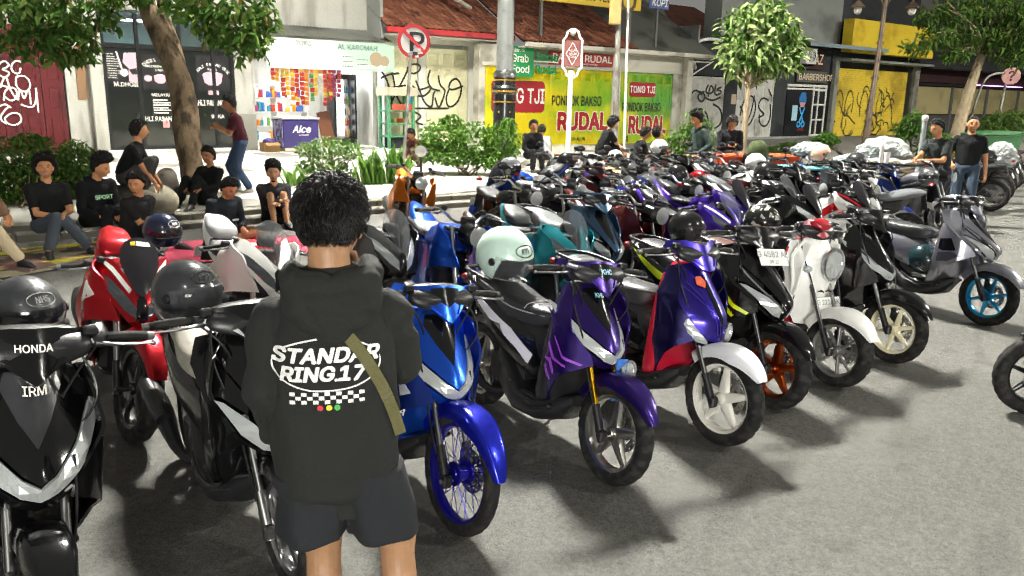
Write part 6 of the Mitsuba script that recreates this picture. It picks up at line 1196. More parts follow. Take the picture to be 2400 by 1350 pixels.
# ------------------------------------------------------------------ helmets
def helm_r(th, ph, full):
    return 1
@memo
def helmet_meshes(full):
    nu, nv = 48, 30
    def pt(az, el, s=1.0):
        # az from the front (x), el from the horizontal
        x, y, z = np.cos(el) * np.cos(az), np.cos(el) * np.sin(az), np.sin(el)
        k = 1 - .10 * np.clip(-z, 0, 1) ** 1.5
        return np.stack([.142 * s * x * k - .006, .122 * s * y * k, .132 * s * z], -1)
    # shell outline in (azimuth, elevation): leaves the face open
    A, E = np.meshgrid(np.linspace(-np.pi, np.pi, nu + 1), np.linspace(-.95, np.pi / 2 - .001, nv), indexing='ij')
    bot = np.where(np.abs(A) < .9, .16 if True else 0, np.where(np.abs(A) < 1.25, .16 - (np.abs(A) - .9) / .35 * 1.0, -.85))
    Ec = bot + (E + .95) / (np.pi / 2 + .95 - .001) * (np.pi / 2 - .001 - bot)
    o, i_ = pt(A, Ec), pt(A, Ec, .93)
    m = loft(o, False, False); n = loft(i_, False, False)
    rim = loft(np.stack([o[:, 0], i_[:, 0]], 1), False, False)
    shell = cat(m, TM(n.vertices, n.faces[:, ::-1]), rim)
    av, ev = np.meshgrid(np.linspace(-1.16, 1.16, 25), np.linspace(-.62 if not full else -.22, .22, 9), indexing='ij')
    vis = loft(pt(av, ev, 1.035), False, False)
    ac, ec = np.meshgrid(np.linspace(-1.32, 1.32, 27), np.linspace(-.82, -.2, 8), indexing='ij')
    bar = cat(loft(pt(ac, ec, 1.03), False, False), loft(pt(ac, ec, .95), False, False), loft(np.stack([pt(ac[:, -1], ec[:, -1], 1.03), pt(ac[:, -1], ec[:, -1], .95)], 1), False, False))
    vedge = tube(np.vstack([pt(np.linspace(-1.16, 1.16, 25), np.full(25, -.62 if not full else -.22), 1.035), pt(np.full(6, 1.16), np.linspace(-.5 if not full else -.15, .22, 6), 1.035)]), .0028, 5)
    edge = tube(pt(np.linspace(-np.pi, np.pi, 49), np.where(np.abs(np.linspace(-np.pi, np.pi, 49)) < .9, .16, np.where(np.abs(np.linspace(-np.pi, np.pi, 49)) < 1.25, .16 - (np.abs(np.linspace(-np.pi, np.pi, 49)) - .9) / .35, -.85)), .985), .0055, 5)
    pivot = cat(*[xf(revolve([(0, 0), (.018, 0), (.016, .008), (0, .009)], 14, 'y'), TR(.04, s * .119, .0) @ (I4 if s > 0 else RX(math.pi))) for s in (1, -1)])
    lining = ell((-.006, 0, .0), (.122, .104, .108), 3)
    lv = lining.vertices; lining = TM(np.where((lv[:, :1] > .05) & (np.abs(lv[:, 2:]) < .2), lv * [.4, 1, 1], lv), lining.faces)
    return shell, vis, bar, edge, pivot, lining, vedge
def helmet(label, pos, az, m, full=False, visor='clear_screen', tilt=0, roll=0, mark=None, markm=None, scale=1.0, lining=BLACKP, bar=None, decalm=None):
    M = TR(*pos) @ RZ(rad(az)) @ RY(rad(tilt)) @ RX(rad(roll)) @ SC(scale)
    t = Thing('helmet', label, 'helmet', M); shell, vis, br, edge, pivot, lin_, vedge = helmet_meshes(full)
    s = t.part('shell', shell, m, None, True); t.part('edge_trim', edge, BLACKP, up=s); t.part('lining', lin_, lining); v = t.part('visor', vis, visor, None, True); t.part('visor_pivot', pivot, BLACKP, up=v); t.part('visor_edge', vedge, STEEL, up=v)
    if full: t.part('chin_bar', br, bar or m, None, True)
    if mark:
        me = text(mark, .022, True, .003); w = me.bounds[1][0]
        def fn(V):
            az_ = (V[:, 0] - w / 2) / .14; el = .42 + V[:, 1] / .13
            k = 1.01 + V[:, 2] * 3
            return np.stack([.142 * k * np.cos(el) * np.cos(az_) - .006, .122 * k * np.cos(el) * np.sin(az_), .132 * k * np.sin(el)], 1)
        t.part('lettering', TM(fn(np.asarray(me.vertices)), me.faces), markm or PRINTB, None, False, s)
        ring = stroke([[(.065 * math.cos(a), .026 * math.sin(a)) for a in np.linspace(0, 6.283, 25)]], .004)
        rm = extr(ring, .003); V = rm.vertices + [w / 2, .011, 0]; t.part('emblem', TM(fn(V), rm.faces), markm or PRINTB, None, False, s)
    return t
# ------------------------------------------------------------------ second and further rows
P_RED, P_TURQ, P_BLACKM, P_ORANGE, P_NAVY = paint('c01222', 1), paint('10848f', 1), mat('matte_black_paint', '1d1f20', .35, 0, .4), paint('c46a10', 1), paint('122c78', 1)
P_DGREY, P_SLATE, P_VIO2, P_MAROON = paint('484b50', 1), paint('3f5c75', 1), paint('4a22b0', 1), paint('5a0f18', 1)
SEATPALE = mat('seat_stone', 'a39c90', .6)
DKL = mat('dark_lens', '5c6064', .14, .5)
kb = sport('red sport motorcycle with black windscreen, white stripe and dark headlights', .95, 4.62, head=-96, fairing=P_RED, stripe=P_WHITE, screen='smoked_screen', lampm=DKL, pillion=P_RED, steer=10)
kb.part('sticker', surf([(-.045, 1.07), (-.02, 1.07), (-.02, 1.092), (-.045, 1.085)], lambda y, z: scr_fn(y, z, .004), .002, .01), mat('sticker_yellow', 'c9b020', .5)); kb.part('sticker', surf([(-.015, 1.07), (.06, 1.065), (.05, 1.085), (-.015, 1.092)], lambda y, z: scr_fn(y, z, .004), .002, .015), PRINTW)
sport('white and red sport motorcycle with clear windscreen left of the boy', 1.83, 4.86, head=-92, fairing=P_WHITE, tank=P_RED, nose=P_WHITE, tail=P_WHITE, screen='clear_screen', lampm=DKL, pillion=mat('seat_cover_grey', '8a8b8c', .4), steer=4)
sport('matt black faired motorcycle with clear windscreen right of the boy', 2.78, 4.95, head=-97, fairing=P_BLACKM, screen='clear_screen', seat=SEATG, steer=8)
sport('bright blue motorcycle with black fork and ribbed grey seat', 3.32, 4.80, head=-103, fairing=P_BLUE, naked=True, tank=P_BLUE, side=P_BLUE, seat=SEATG, fork=CHROME, fender=P_BLUE, faired=True)
sport('turquoise sport motorcycle with clear windscreen behind the mint helmet', 3.88, 4.28, head=-105, fairing=P_TURQ, screen='clear_screen', pillion=SEATM, lampm=DKL, steer=0, rimstyle='six')
scooter('slate blue scooter between turquoise motorcycle and black scooter', 4.72, 4.75, style='vario', body=P_SLATE, head=-98, seat=SEATG)
sport('red and black motorcycle behind the yellow striped scooter', 5.40, 4.85, head=-98, naked=True, fairing=P_MAROON, tank=P_MAROON, side=paint('a01520', 1), seat=SEATG, fork=STEEL, faired=True)
sport('violet sport motorcycle with tall clear windscreen behind the violet scooter', 6.02, 4.50, head=-100, fairing=P_VIO2, screen='clear_screen', stripe=P_WHITE, lampm=DKL)
sport('violet sport motorcycle with smoked windscreen and silver stripe', 7.05, 5.15, head=-98, fairing=P_VIO2, screen='smoked_screen', stripe=P_SILVER, lampm=DKL)
sport('black sport motorcycle with big black fairing behind the white scooter', 7.35, 4.50, head=-98, fairing=BLACKG, screen='smoked_screen', tank=P_WHITE, tail=P_WHITE, steer=0)
sport('white, black and red sport motorcycle with tall dark windscreen', 8.15, 4.42, head=-100, fairing=P_WHITE, nose=BLACKG, stripe=P_RED, tank=BLACKG, screen='smoked_screen')
sport('black motorcycle turned away with slim black tail and bare rear tyre', 9.0, 5.6, head=155, naked=True, fairing=BLACKG, seat=SEATG, rim=BLACKP)
sport('orange motorcycle with pale grey seat beside the lily plants', 4.92, 8.25, head=-112, naked=True, fairing=P_ORANGE, seat=SEATPALE, side=P_ORANGE, faired=True)
sport('dark blue sport motorcycle with yellow mark, seen from its side', 6.30, 8.75, head=-172, fairing=P_NAVY, tank=P_BLUE, stripe=paint('c9c22a'), screen='smoked_screen')
sport('navy motorcycle with long black seat in the third row', 7.35, 7.3, head=-150, naked=True, fairing=P_NAVY, seat=SEATM)
sport('dark grey motorcycle with chrome bar behind the turquoise one', 6.1, 6.7, head=-100, naked=True, fairing=P_DGREY, seat=SEATG)
sport('black motorcycle with pale tan seat in the third row', 8.5, 7.9, head=-110, naked=True, fairing=BLACKG, seat=mat('seat_tan', 'b49a63', .6))
sport('black and silver motorcycle below the black helmet in the third row', 7.3, 6.0, head=-96, naked=True, fairing=P_DGREY, tank=P_SILVER, seat=SEATM)
sport('violet and white motorcycle in the third row', 7.0, 6.3, head=-98, fairing=P_VIO2, nose=P_WHITE, tank=P_BLUE, screen='clear_screen')
sport('motorcycle with glossy red tank below the white open helmet', 9.2, 7.1, head=-104, naked=True, fairing=P_RED, seat=SEATM)
sport('black motorcycle with silver bar in the far rows, left of the orange cloth', 10.2, 7.6, head=-100, naked=True, fairing=BLACKG)
sport('dark red motorcycle in the third row', 8.6, 5.9, head=-95, naked=True, fairing=P_MAROON, seat=SEATM)
scooter('black scooter below the big black full face helmet', 8.9, 5.6, style='beat', body=BLACKG, head=-98)
sport('motorcycle with shiny blue tank in the far row', 12.0, 7.3, head=-100, naked=True, fairing=P_BLUE, seat=SEATM)
scooter('grey scooter in the far row', 10.4, 5.9, style='vario', body=P_DGREY, head=-100)
sport('dark motorcycle below the peach helmet', 11.6, 6.2, head=-98, naked=True, fairing=P_DGREY)
scooter('white and grey scooter behind the black fairing', 9.4, 4.9, style='beat', body=P_WHITE, head=-100)
for i, (x, y, h) in enumerate(((16.0, 7.75, 108), (17.4, 8.2, 106), (18.8, 8.7, 110), (20.2, 9.1, 106), (21.6, 9.5, 104))):
    sport(('black motorcycle with white plate, nearest of the row turned away at the right', 'motorcycle with tilted white plate, second of the row turned away at the right', 'black motorcycle, third of the row turned away at the right', 'motorcycle, fourth of the row turned away at the right edge', 'farthest motorcycle of the row turned away at the right edge')[i], x, y, head=h, naked=True, fairing=(BLACKG, P_DGREY, P_MAROON, BLACKG, P_NAVY)[i], seat=SEATM, rimstyle='wire', rim=STEEL, name='parked_motorcycle', group='motorcycles turned away at the right')
DENSE = [('black motorcycle with chrome tank cap near the hedge', 7.9, 8.3, -118, 'n', 'b'), ('grey motorcycle left of the white helmet with black visor', 8.95, 8.6, -96, 'n', 'g'), ('black scooter with white seat stripe under the white helmet', 9.8, 8.2, -104, 's', 'b'), ('silver scooter between the far rows', 10.9, 8.6, -98, 's', 's'), ('maroon motorcycle under the white open helmet', 11.3, 9.0, -108, 'n', 'm'), ('dark scooter in front of the orange cloth', 11.5, 7.9, -99, 's', 'g'), ('black motorcycle right of the white round helmet', 10.9, 6.9, -95, 'n', 'b'), ('blue scooter half hidden in the far row', 11.2, 5.6, -102, 's', 'u'), ('black motorcycle behind the navy one', 8.2, 9.6, -130, 'n', 'b'), ('white motorcycle fairing in the far row', 9.6, 6.5, -94, 'f', 'w'), ('black motorcycle fairing left of the big black helmet', 8.1, 5.25, -96, 'f', 'b'), ('grey motorcycle between violet and black fairings', 6.3, 5.9, -98, 'n', 'g'), ('dark motorcycle behind the slate blue scooter', 5.2, 6.4, -104, 'n', 'b'), ('black motorcycle in front of the vendor table', 12.6, 6.6, -98, 'n', 'b'), ('silver motorcycle by the cart', 12.3, 5.4, -95, 'n', 's'), ('dark blue motorcycle left of the bag table', 11.9, 8.6, -100, 'n', 'u'), ('black motorcycle behind the red tank', 9.9, 9.3, -112, 'n', 'b'), ('red scooter low in the far rows', 7.0, 7.2, -104, 's', 'm'), ('white scooter near the grey pole', 8.6, 9.2, -124, 's', 'w')]
for lab, x, y, h, kind, c in DENSE:
    c = dict(b=BLACKG, g=P_DGREY, s=P_SILVER, m=P_MAROON, u=P_NAVY, w=P_WHITE)[c]
    if kind == 's': scooter(lab, x, y, style='beat', body=c, head=h, k=1.0)
    else: sport(lab, x, y, head=h, naked=kind == 'n', fairing=c, seat=(SEATM, SEATG)[int(x * 10) % 2], screen='clear_screen', mirrors=kind == 'n' and int(x * 10) % 3 != 0, steer=(int(y * 10) % 5 - 2) * 6, lean=-5 - int(x * 10) % 4, rimstyle=('star5', 'wire', 'six')[int(y * 10) % 3])
# ------------------------------------------------------------------ helmets
HG = mat('helmet_matt_grey', '303234', .36, .2, .3); HB = mat('helmet_black', '0c0c0d', .15, 0, 1.0); HM = mat('helmet_mint', 'b4cdc0', .25, 0, .9); HW = mat('helmet_white', 'dddddb', .25, 0, .9)
HGR = mat('helmet_gloss_grey', '2a2c2e', .2, .2, 1.0); HN = mat('helmet_navy', '0d1530', .18, 0, 1.0); HP = mat('helmet_peach', 'd8a088', .4); HR = mat('helmet_red', 'a01018', .2, 0, 1.0)
HPAT = mat('helmet_pattern', proc(lambda p, n, uv: mix(hx('101512'), hx('c9c9bd'), smoothstep(.56, .60, fbm(p.x * 34, p.y * 34, p.z * 22, 2)) )), .2, 0, 1.0)
helmet('matt grey helmet with dark visor on the scooter at the far left', (0.37, 3.42, 1.10), -70, HG, True, 'smoked_screen', mark='NHS', markm=mat('print_silver', 'a8a8a8', .3, .8), scale=1.02)
helmet('glossy grey open helmet on the black scooter behind the boy', (0.99, 3.55, 1.06), -70, HGR, False, 'clear_screen', tilt=-8, mark='AGV', markm=PRINTB, scale=1.12)
helmet('navy helmet on the red motorcycle beside the pink mat', (1.55, 6.05, .93), -60, HN, True, 'smoked_screen', mark='NHK', markm=PRINTW)
helmet('mint green open helmet with clear visor on the seat of the purple scooter', (2.90, 3.78, .99), -84, HM, False, 'clear_screen', mark='KYT', markm=PRINTB, scale=1.32, tilt=12)
helmet('black half helmet with clear visor behind the violet scooter', (4.83, 4.02, .96), -80, HB, False, 'clear_screen', scale=1.05)
helmet('black helmet with white pattern on the white scooter', (5.84, 4.06, .93), -75, HPAT, True, 'smoked_screen', scale=1.1)
helmet('silver helmet on the dark blue sport motorcycle', (6.50, 8.40, 1.02), -60, mat('helmet_silver', '8f9296', .25, .6, .8), False, 'smoked_screen')
helmet('black helmet on the navy motorcycle', (7.95, 8.95, 1.0), -60, HB, True, 'smoked_screen')
helmet('white helmet with black visor near the sitting man', (9.2, 9.2, 1.0), -120, HW, True, 'smoked_screen')
helmet('white open helmet above the red tank', (11.1, 10.0, 1.08), -60, HW, False, 'clear_screen', scale=1.1)
helmet('white round helmet behind the big black helmet', (10.35, 7.4, 1.02), -60, HW, True, 'smoked_screen', scale=1.1)
helmet('big black full face helmet with printed chin in the third row', (9.02, 6.25, 1.0), -60, HB, True, 'smoked_screen', scale=1.25)
helmet('black open helmet with clear visor in the third row', (7.89, 6.78, 1.0), -80, HB, False, 'clear_screen')
helmet('peach pink half helmet in the far row', (11.9, 7.3, 1.12), -60, HP, False, 'clear_screen', scale=1.1)
helmet('dark grey open helmet in the far row under the plastic bags', (12.36, 6.95, 1.0), -100, HGR, False, 'smoked_screen', scale=1.15)
helmet('dark silver helmet on the tail of the black motorcycle turned away', (11.05, 5.18, .98), -150, mat('helmet_dark_silver', '4d5153', .25, .5, .8), True, 'smoked_screen', mark='INK', markm=PRINTW)
helmet('black helmet with turquoise shine hung on the silver scooter', (7.66, 3.52, .50), -100, mat('helmet_teal_black', '0e2b30', .15, .3, 1.0), True, 'smoked_screen', tilt=40, scale=1.05)
helmet('black helmet on the nearest motorcycle turned away at the right', (15.6, 6.3, 1.02), -120, HB, True, 'smoked_screen')
helmet('dark helmet lying on the pavement by the tree', (3.55, 12.9, .34), -60, HB, False, 'smoked_screen')
# ------------------------------------------------------------------ people
_ico = {k: trimesh.creation.icosphere(subdivisions=k) for k in (1, 2, 4)}
def hull(*balls):
    """hull of spheres (centre, radius or three radii)"""
    P = []
    for c, q in balls: P.append(_ico[2].vertices * (q if np.ndim(q) else [q] * 3) + np.asarray(c, float))
    return m3.Manifold.hull_points(np.vstack(P).astype(np.float32))
def U(*ms): return m3.Manifold.batch_boolean(list(ms), m3.OpType.Add)
def to_tm(man, ref=None, smooth=0, fold=0, fs=9, seed=0, keep=None):
    if ref: man = man.refine_to_length(ref)
    m = man.to_mesh(); t = trimesh.Trimesh(m.vert_properties[:, :3], m.tri_verts, process=True)
    if smooth: trimesh.smoothing.filter_taubin(t, lamb=.5, nu=.53, iterations=smooth)
    if fold:
        n = t.vertex_normals; v = np.asarray(t.vertices)
        w = meshkit.fbm(v * [fs, fs, fs * .55] + seed * 7.3, 3, seed) - .5
        w2 = np.abs(meshkit.noise(v * [fs * .8, fs * .8, fs * 1.5] + seed, seed + 3) - .5) - .22
        t = TM(v + n * ((w * 1.3 - w2 * 1.2) * fold)[:, None], t.faces)
    return t
def ik(a, c, l1, l2, hint):
    a, c = np.asarray(a, float), np.asarray(c, float); d = c - a; L = np.linalg.norm(d)
    if L > (l1 + l2) * .995: c = a + d / L * (l1 + l2) * .995; d = c - a; L = np.linalg.norm(d)
    x = (l1 * l1 - l2 * l2 + L * L) / (2 * L); h = math.sqrt(max(l1 * l1 - x * x, 0)); u = d / L
    p = np.asarray(hint, float) - u * (np.asarray(hint, float) @ u); return a + u * x + unit(p) * h, c
@memo
def head_tm(seed=0):
    m = _ico[4]; v = m.vertices.copy(); x, y, z = v.T
    r = np.ones(len(v))
    V = v * [.098, .076, .116]
    jaw = np.clip(-z, 0, 1)
    V[:, 1] *= 1 - .30 * jaw ** 1.5; V[:, 0] = np.where(x > 0, V[:, 0] * (1 - .10 * jaw), V[:, 0] * (1 - .42 * jaw ** 1.3))
    front = np.clip(x, 0, 1)
    g = lambda cy, cz, sy, sz: np.exp(-((V[:, 1] - cy) / sy) ** 2 - ((V[:, 2] - cz) / sz) ** 2) * (x > 0)
    V[:, 0] += .024 * g(0, -.022, .011, .018) + .013 * g(0, .0, .008, .022) - .011 * (g(.032, .008, .017, .012) + g(-.032, .008, .017, .012)) + .005 * (g(.03, .03, .022, .009) + g(-.03, .03, .022, .009)) + .008 * g(0, -.062, .022, .007) + .007 * g(0, -.073, .018, .006) + .008 * g(0, -.1, .02, .014) - .004 * g(0, -.0675, .02, .0035) + .004 * (g(.045, -.03, .02, .02) + g(-.045, -.03, .02, .02))
    t = TM(V, m.faces)
    ears = [hull(((-.004, s * .076, .008), (.012, .007, .024)), ((-.012, s * .086, .016), (.012, .006, .018)), ((0, s * .074, -.022), .009)) for s in (1, -1)]
    h = m3.Manifold(m3.Mesh(t.vertices.astype(np.float32), t.faces.astype(np.uint32)))
    return U(h, *ears)
@memo
def hair_tm(style='short', seed=0):
    m = trimesh.creation.icosphere(subdivisions=5 if style != 'none' else 3); v = m.vertices; x, y, z = v.T
    base = v * [.098, .076, .116]
    # hairline: high in front, to the nape behind, above the ears
    line = np.interp(x, [-1, -.35, -.05, .25, .6, 1], [-.62, -.55, -.05, .42, .62, .66] if style != 'long' else [-1.2, -1.1, -.6, .1, .42, .5])
    w = np.clip((z - line) / .10, 0, 1); w = w * w * (3 - 2 * w)
    th = {'short': .02, 'curly': .036, 'swept': .028, 'under': .026, 'buzz': .005, 'long': .024}[style]
    top = np.clip(z, 0, 1)
    f = 13 if style != 'curly' else 22
    cl = meshkit.fbm(v * [f * .8, f, f * .5] + seed * 3.1, 3, seed) - .4
    st = np.abs(np.sin((np.arctan2(y, x) * 14 + meshkit.noise(v * 5, seed) * 9)))
    t = th * (1 + .5 * top) * (.8 + 1.5 * cl + .25 * st)
    if style in ('swept', 'under'): t = t * (.55 + 1.1 * np.clip(z, 0, 1) ** 1.2 + .3 * np.clip(x, 0, 1) * (z > .3))
    n = unit_rows(base * [1 / .098 ** 2, 1 / .076 ** 2, 1 / .116 ** 2])
    jaw = np.clip(-z, 0, 1); base[:, 1] *= 1 - .30 * jaw ** 1.5; base[:, 0] = np.where(x > 0, base[:, 0], base[:, 0] * (1 - .42 * jaw ** 1.3))
    return TM(base * (1 - .10 * (1 - w))[:, None] + n * (t * w)[:, None], m.faces)
def unit_rows(a): return a / (np.linalg.norm(a, axis=1, keepdims=True) + 1e-12)
def hand_man(side, curl=.5, spread=.1, sc=1.0):
    """palm and five fingers: wrist at the origin, fingers along +x, back of the hand +z, thumb towards side*y"""
    ms = [hull(((.005, 0, 0), (.018, .024, .014)), ((.06, side * .024, 0), .012), ((.078, -side * .03, 0), .011), ((.082, side * .006, .002), .0125))]
    for k, (y, l) in enumerate(((.028, .070), (.0095, .078), (-.010, .072), (-.028, .056))):
        p = np.array([.078 - .002 * k, side * y, 0]); a = 0; d = np.array([math.cos(spread * (1.5 - k) * .5), side * math.sin(spread * (1.5 - k) * .5), 0])
        for j, q in enumerate((.45, .32, .23)):
            a += curl * (.75, .95, .7)[j]
            nx = p + l * q * np.array([d[0] * math.cos(a), d[1] * math.cos(a), -math.sin(a)]); ms.append(hull((p, .0092 - .0008 * j), (nx, .0086 - .0008 * j))); p = nx
    b = np.array([.022, side * .022, -.004]); m_ = b + [.034, side * .026, -.012]; e = m_ + [.028, side * .006 - side * .012 * curl, -.010 - .012 * curl]
    ms += [hull((b, .014), (m_, .0105)), hull((m_, .0105), (e, .0085))]
    return U(*ms).scale((sc, sc, sc))
def frame(x, z):
    x = unit(x); z = unit(np.asarray(z, float) - x * (np.asarray(z, float) @ x)); y = np.cross(z, x)
    return np.column_stack([x, y, z])
def place_m(man, F, o): return man.transform(np.column_stack([F, o]).astype(np.float32))
SKIN = {k: mat('skin_' + k, c, .55, spec=.35) for k, c in dict(a='9a6848', b='ab7854', c='85573c', d='b58766').items()}
HAIR = mat('hair_black', '0d0b0a', .6, spec=.25); HAIRB = mat('hair_dark_brown', '1e1411', .5, spec=.45)
EYEW, EYEB = mat('eye_white', '938d85', .3), mat('eye_dark', '120c08', .2); LIP = mat('lip', '74402f', .5)
def person(label, x, y, z=0, face=0, pel=(0, 0, .92), lean=0, twist=0, side=0, head=(0, 0), hl=None, hr=None, fl=None, fr=None, eh=None, kh=(1, 0, 0), klh=None, krh=None, top='1a1b1d', sleeve='short', legs='1c1e22', leglen='long', shoes='17171a', skin='a', hair='short', haircol=HAIR, scale=1.0, seed=0, curl=.6, stretch=0, jacket=None, hood=False, chest=1.0, group=None, shoe_dir=None, beard=False, smile=False):
    M = TR(x, y, z) @ RZ(rad(face)) @ SC(scale); t = Thing('person', label, 'person', M, group)
    pel = np.array(pel, float)
    R = (RZ(rad(twist)) @ RY(rad(lean)) @ RX(rad(side)))[:3, :3]; P = lambda a: pel + R @ np.asarray(a, float)
    hip = [pel + RZ(rad(twist * .3))[:3, :3] @ np.array([0, s * .095, -.02]) for s in (1, -1)]
    ch, nb = P((.0, 0, .36)), P((.0, 0, .50)); sh = [P((0, s * .178, .42)) for s in (1, -1)]
    HR = (RZ(rad(twist + head[0])) @ RY(rad(lean * .35 + head[1])))[:3, :3]
    hc = nb + HR @ np.array([.03, 0, .158])
    S, shirt, trou, shoe = [], [], [], []
    D = lambda v: RZ(rad(twist))[:3, :3] @ np.asarray(v, float)
    hm = head_tm().scale((1.07, 1.07, 1.07)).transform(np.column_stack([HR, hc]).astype(np.float32)); S.append(hm)
    S.append(hull((nb + (0, 0, -.02), .058), (hc + HR @ np.array([-.025, 0, -.075]), .052)))
    S.append(hull((ch, (.09, .13, .10)), (pel, (.09, .13, .08)), (sh[0], .04), (sh[1], .04)))
    hands = [hl, hr]; feet = [fl, fr]
    for i, s in ((0, 1), (1, -1)):
        tgt = np.asarray(hands[i], float) if hands[i] is not None else pel + D((.04, s * .27, -.02))
        el, wr = ik(sh[i], tgt, .285, .25, D((-.6, s * .5, -.35)) if eh is None else D((eh[0], s * eh[1], eh[2])))
        S += [hull((sh[i], .048), (el, .038)), hull((el, .038), (wr, .026))]
        fd = unit(wr - el); S.append(place_m(hand_man(s, curl), frame(fd, D((0, s * .25, .8)) + np.array([0, 0, .3])), wr))
        up = el if sleeve == 'long' else sh[i] + (el - sh[i]) * .74
        sl = hull((sh[i], .068 * chest), (up, .056)) if sleeve == 'short' else U(hull((sh[i], .07 * chest), (el, .056)), hull((el, .056), (wr - fd * .02, .042)))
        if sleeve == 'short': sl = sl.trim_by_plane((-(unit(el - sh[i]))).astype(np.float32).tolist(), float(-(unit(el - sh[i])) @ up))
        else: sl = sl.trim_by_plane((-fd).tolist(), float(-fd @ (wr - fd * .015)))
        shirt.append(sl)
        ft = np.asarray(feet[i], float) if feet[i] is not None else np.array([pel[0], s * .11, .08])
        kn, an = ik(hip[i], ft, .43, .42, D(klh if i == 0 and klh is not None else krh if i == 1 and krh is not None else kh))
        S += [hull((hip[i], .075), (kn, .052)), hull((kn, .052), (kn + (an - kn) * .35, .054)), hull((kn + (an - kn) * .35, .054), (an, .034))]
        ld = unit(an - kn)
        if leglen == 'long':
            q = hull((hip[i], .098), (kn, .07)); q2 = hull((kn, .07), (an, .055)); q2 = q2.trim_by_plane((-ld).tolist(), float(-ld @ (an - ld * .02))); trou += [q, q2]
        else:
            ud = unit(kn - hip[i]); q = hull((hip[i], .10), (kn, .092)); trou.append(q.trim_by_plane((-ud).tolist(), float(-ud @ (kn - ud * .05))))
        sd = unit(np.array(D(shoe_dir or (1, s * .2, 0)))); flat = an[2] < .2
        heel, toe = an + np.array([0, 0, -.045]) - sd * .03, an + np.array([0, 0, -.055]) + sd * .15
        S.append(hull((an, .036), (heel + (0, 0, .012), .026), (toe - sd * .03, .022)))
        if shoes: shoe.append(hull((an - (0, 0, .01), .042), (heel, .034), (toe, (.03, .034, .024)), (toe - sd * .06 + (0, 0, .012), .038)))
    shirt.append(hull((ch, (.115 * chest, .155 * chest, .12)), (pel + (0, 0, .06), (.125 * chest, .16 * chest, .09)), (sh[0] + (0, 0, -.01), .056), (sh[1] + (0, 0, -.01), .056)))
    shirt.append(hull((sh[0], .05), (nb + (0, 0, -.035), .062), (sh[1], .05)))
    trou.append(hull((pel, (.125, .16, .09)), (hip[0], .1), (hip[1], .1)))
    t.part('body', to_tm(U(*S)), SKIN[skin], None, 55)
    t.part('jacket' if jacket else 'shirt', to_tm(U(*shirt), .035, 6, .016, 10, seed), cloth(top), None, True)
    t.part('trousers' if leglen == 'long' else 'shorts', to_tm(U(*trou), .035, 4, .014, 10, seed + 5), cloth(legs), None, True)
    if hood: t.part('hood', to_tm(hull((nb + R @ np.array([-.09, .07, -.01]), .04), (nb + R @ np.array([-.09, -.07, -.01]), .04), (nb + R @ np.array([-.13, 0, -.12]), .04)), .03, 3, .012), cloth(top), None, True)
    if shoes:
        for q in shoe: t.part('shoe', to_tm(q), mat('shoe_' + shoes, shoes, .6), None, 50)
    HM = np.eye(4); HM[:3, :3] = HR * 1.07; HM[:3, 3] = hc
    t.part('hair', hair_tm(hair, seed), haircol, HM, True)
    for s in (1, -1):
        e = t.part('eye', ell((.082, s * .031, .008), (.008, .0115, .006), 2), EYEW, HM, True); t.part('pupil', ell((.0885, s * .031, .008), (.004, .0058, .0058), 2), EYEB, HM, True, up=e)
        t.part('eyebrow', tube([(.093, s * .015, .028), (.094, s * .03, .033), (.085, s * .05, .029)], [.003, .004, .002], 6), HAIR, HM)
    t.part('lips', cat(tube([(.089, .022, -.066), (.101, 0, -.064), (.089, -.022, -.066)], [.002, .0048, .002], 6, 9), tube([(.088, .02, -.070), (.099, 0, -.074), (.088, -.02, -.070)], [.002, .0048, .002], 6, 9)), LIP, HM)
    if beard: t.part('beard', ell((.084, 0, -.104), (.013, .026, .012), 2), HAIR, HM, True)
    if smile: t.part('teeth', tube([(.088, .022, -.062), (.103, 0, -.069), (.088, -.022, -.062)], [.003, .006, .003], 6, 9), EYEW, HM)
    t.hc, t.HM, t.P = hc, HM, P
    return t
# sitters on the kerb at the left
person('person with bare tan arm and cream trousers cut by the left edge of the photo', .74, 10.40, 0, -70, pel=(0, 0, .32), lean=12, head=(-10, 0), hl=(.3, .2, .5), hr=(.3, -.12, .5), fl=(.45, .22, .08), fr=(.5, -.22, .08), top='6f5746', legs='b9a98c', skin='b', seed=1)
p = person('smiling person with curly hair, black shirt and jeans sitting on the kerb', 1.52, 10.95, 0, -80, pel=(0, 0, .34), lean=10, head=(-18, -10), hl=(.36, .06, .48), hr=(.36, -.02, .46), fl=(.56, .24, .08), fr=(.52, -.2, .08), top='141516', legs='3a4048', hair='curly', skin='b', smile=True, seed=2, chest=1.06)
p = person('person in black hoodie with pale print looking down to the right', 2.06, 11.15, 0, -72, pel=(0, 0, .34), lean=14, head=(28, 12), hl=(.40, .08, .42), hr=(.34, -.10, .40), fl=(.5, .2, .08), fr=(.5, -.16, .08), top='0f1012', sleeve='long', legs='121316', hair='swept', skin='b', seed=3, hood=True, chest=1.05)
PRG = mat('print_lime', '9ac79a', .6)
put = meshkit.text_mesh('SPORT', .05, .004, True); p.part('print', put, PRG, TR(*(p.P((.148, -.085, .29)))) @ np.vstack([np.hstack([np.column_stack([[0, 1, 0], [-.25, 0, .97], [.97, 0, .25]]), np.zeros((3, 1))]), [0, 0, 0, 1]]), False)
p = person('person in black T shirt turned sideways, arms folded on the knees', 2.36, 10.55, 0, -60, pel=(0, 0, .18), lean=16, head=(-62, 4), hl=(.36, -.12, .36), hr=(.34, .14, .34), fl=(.52, .2, .08), fr=(.52, -.2, .08), top='1b1b1c', legs='15161a', hair='short', skin='b', seed=4, chest=1.05)
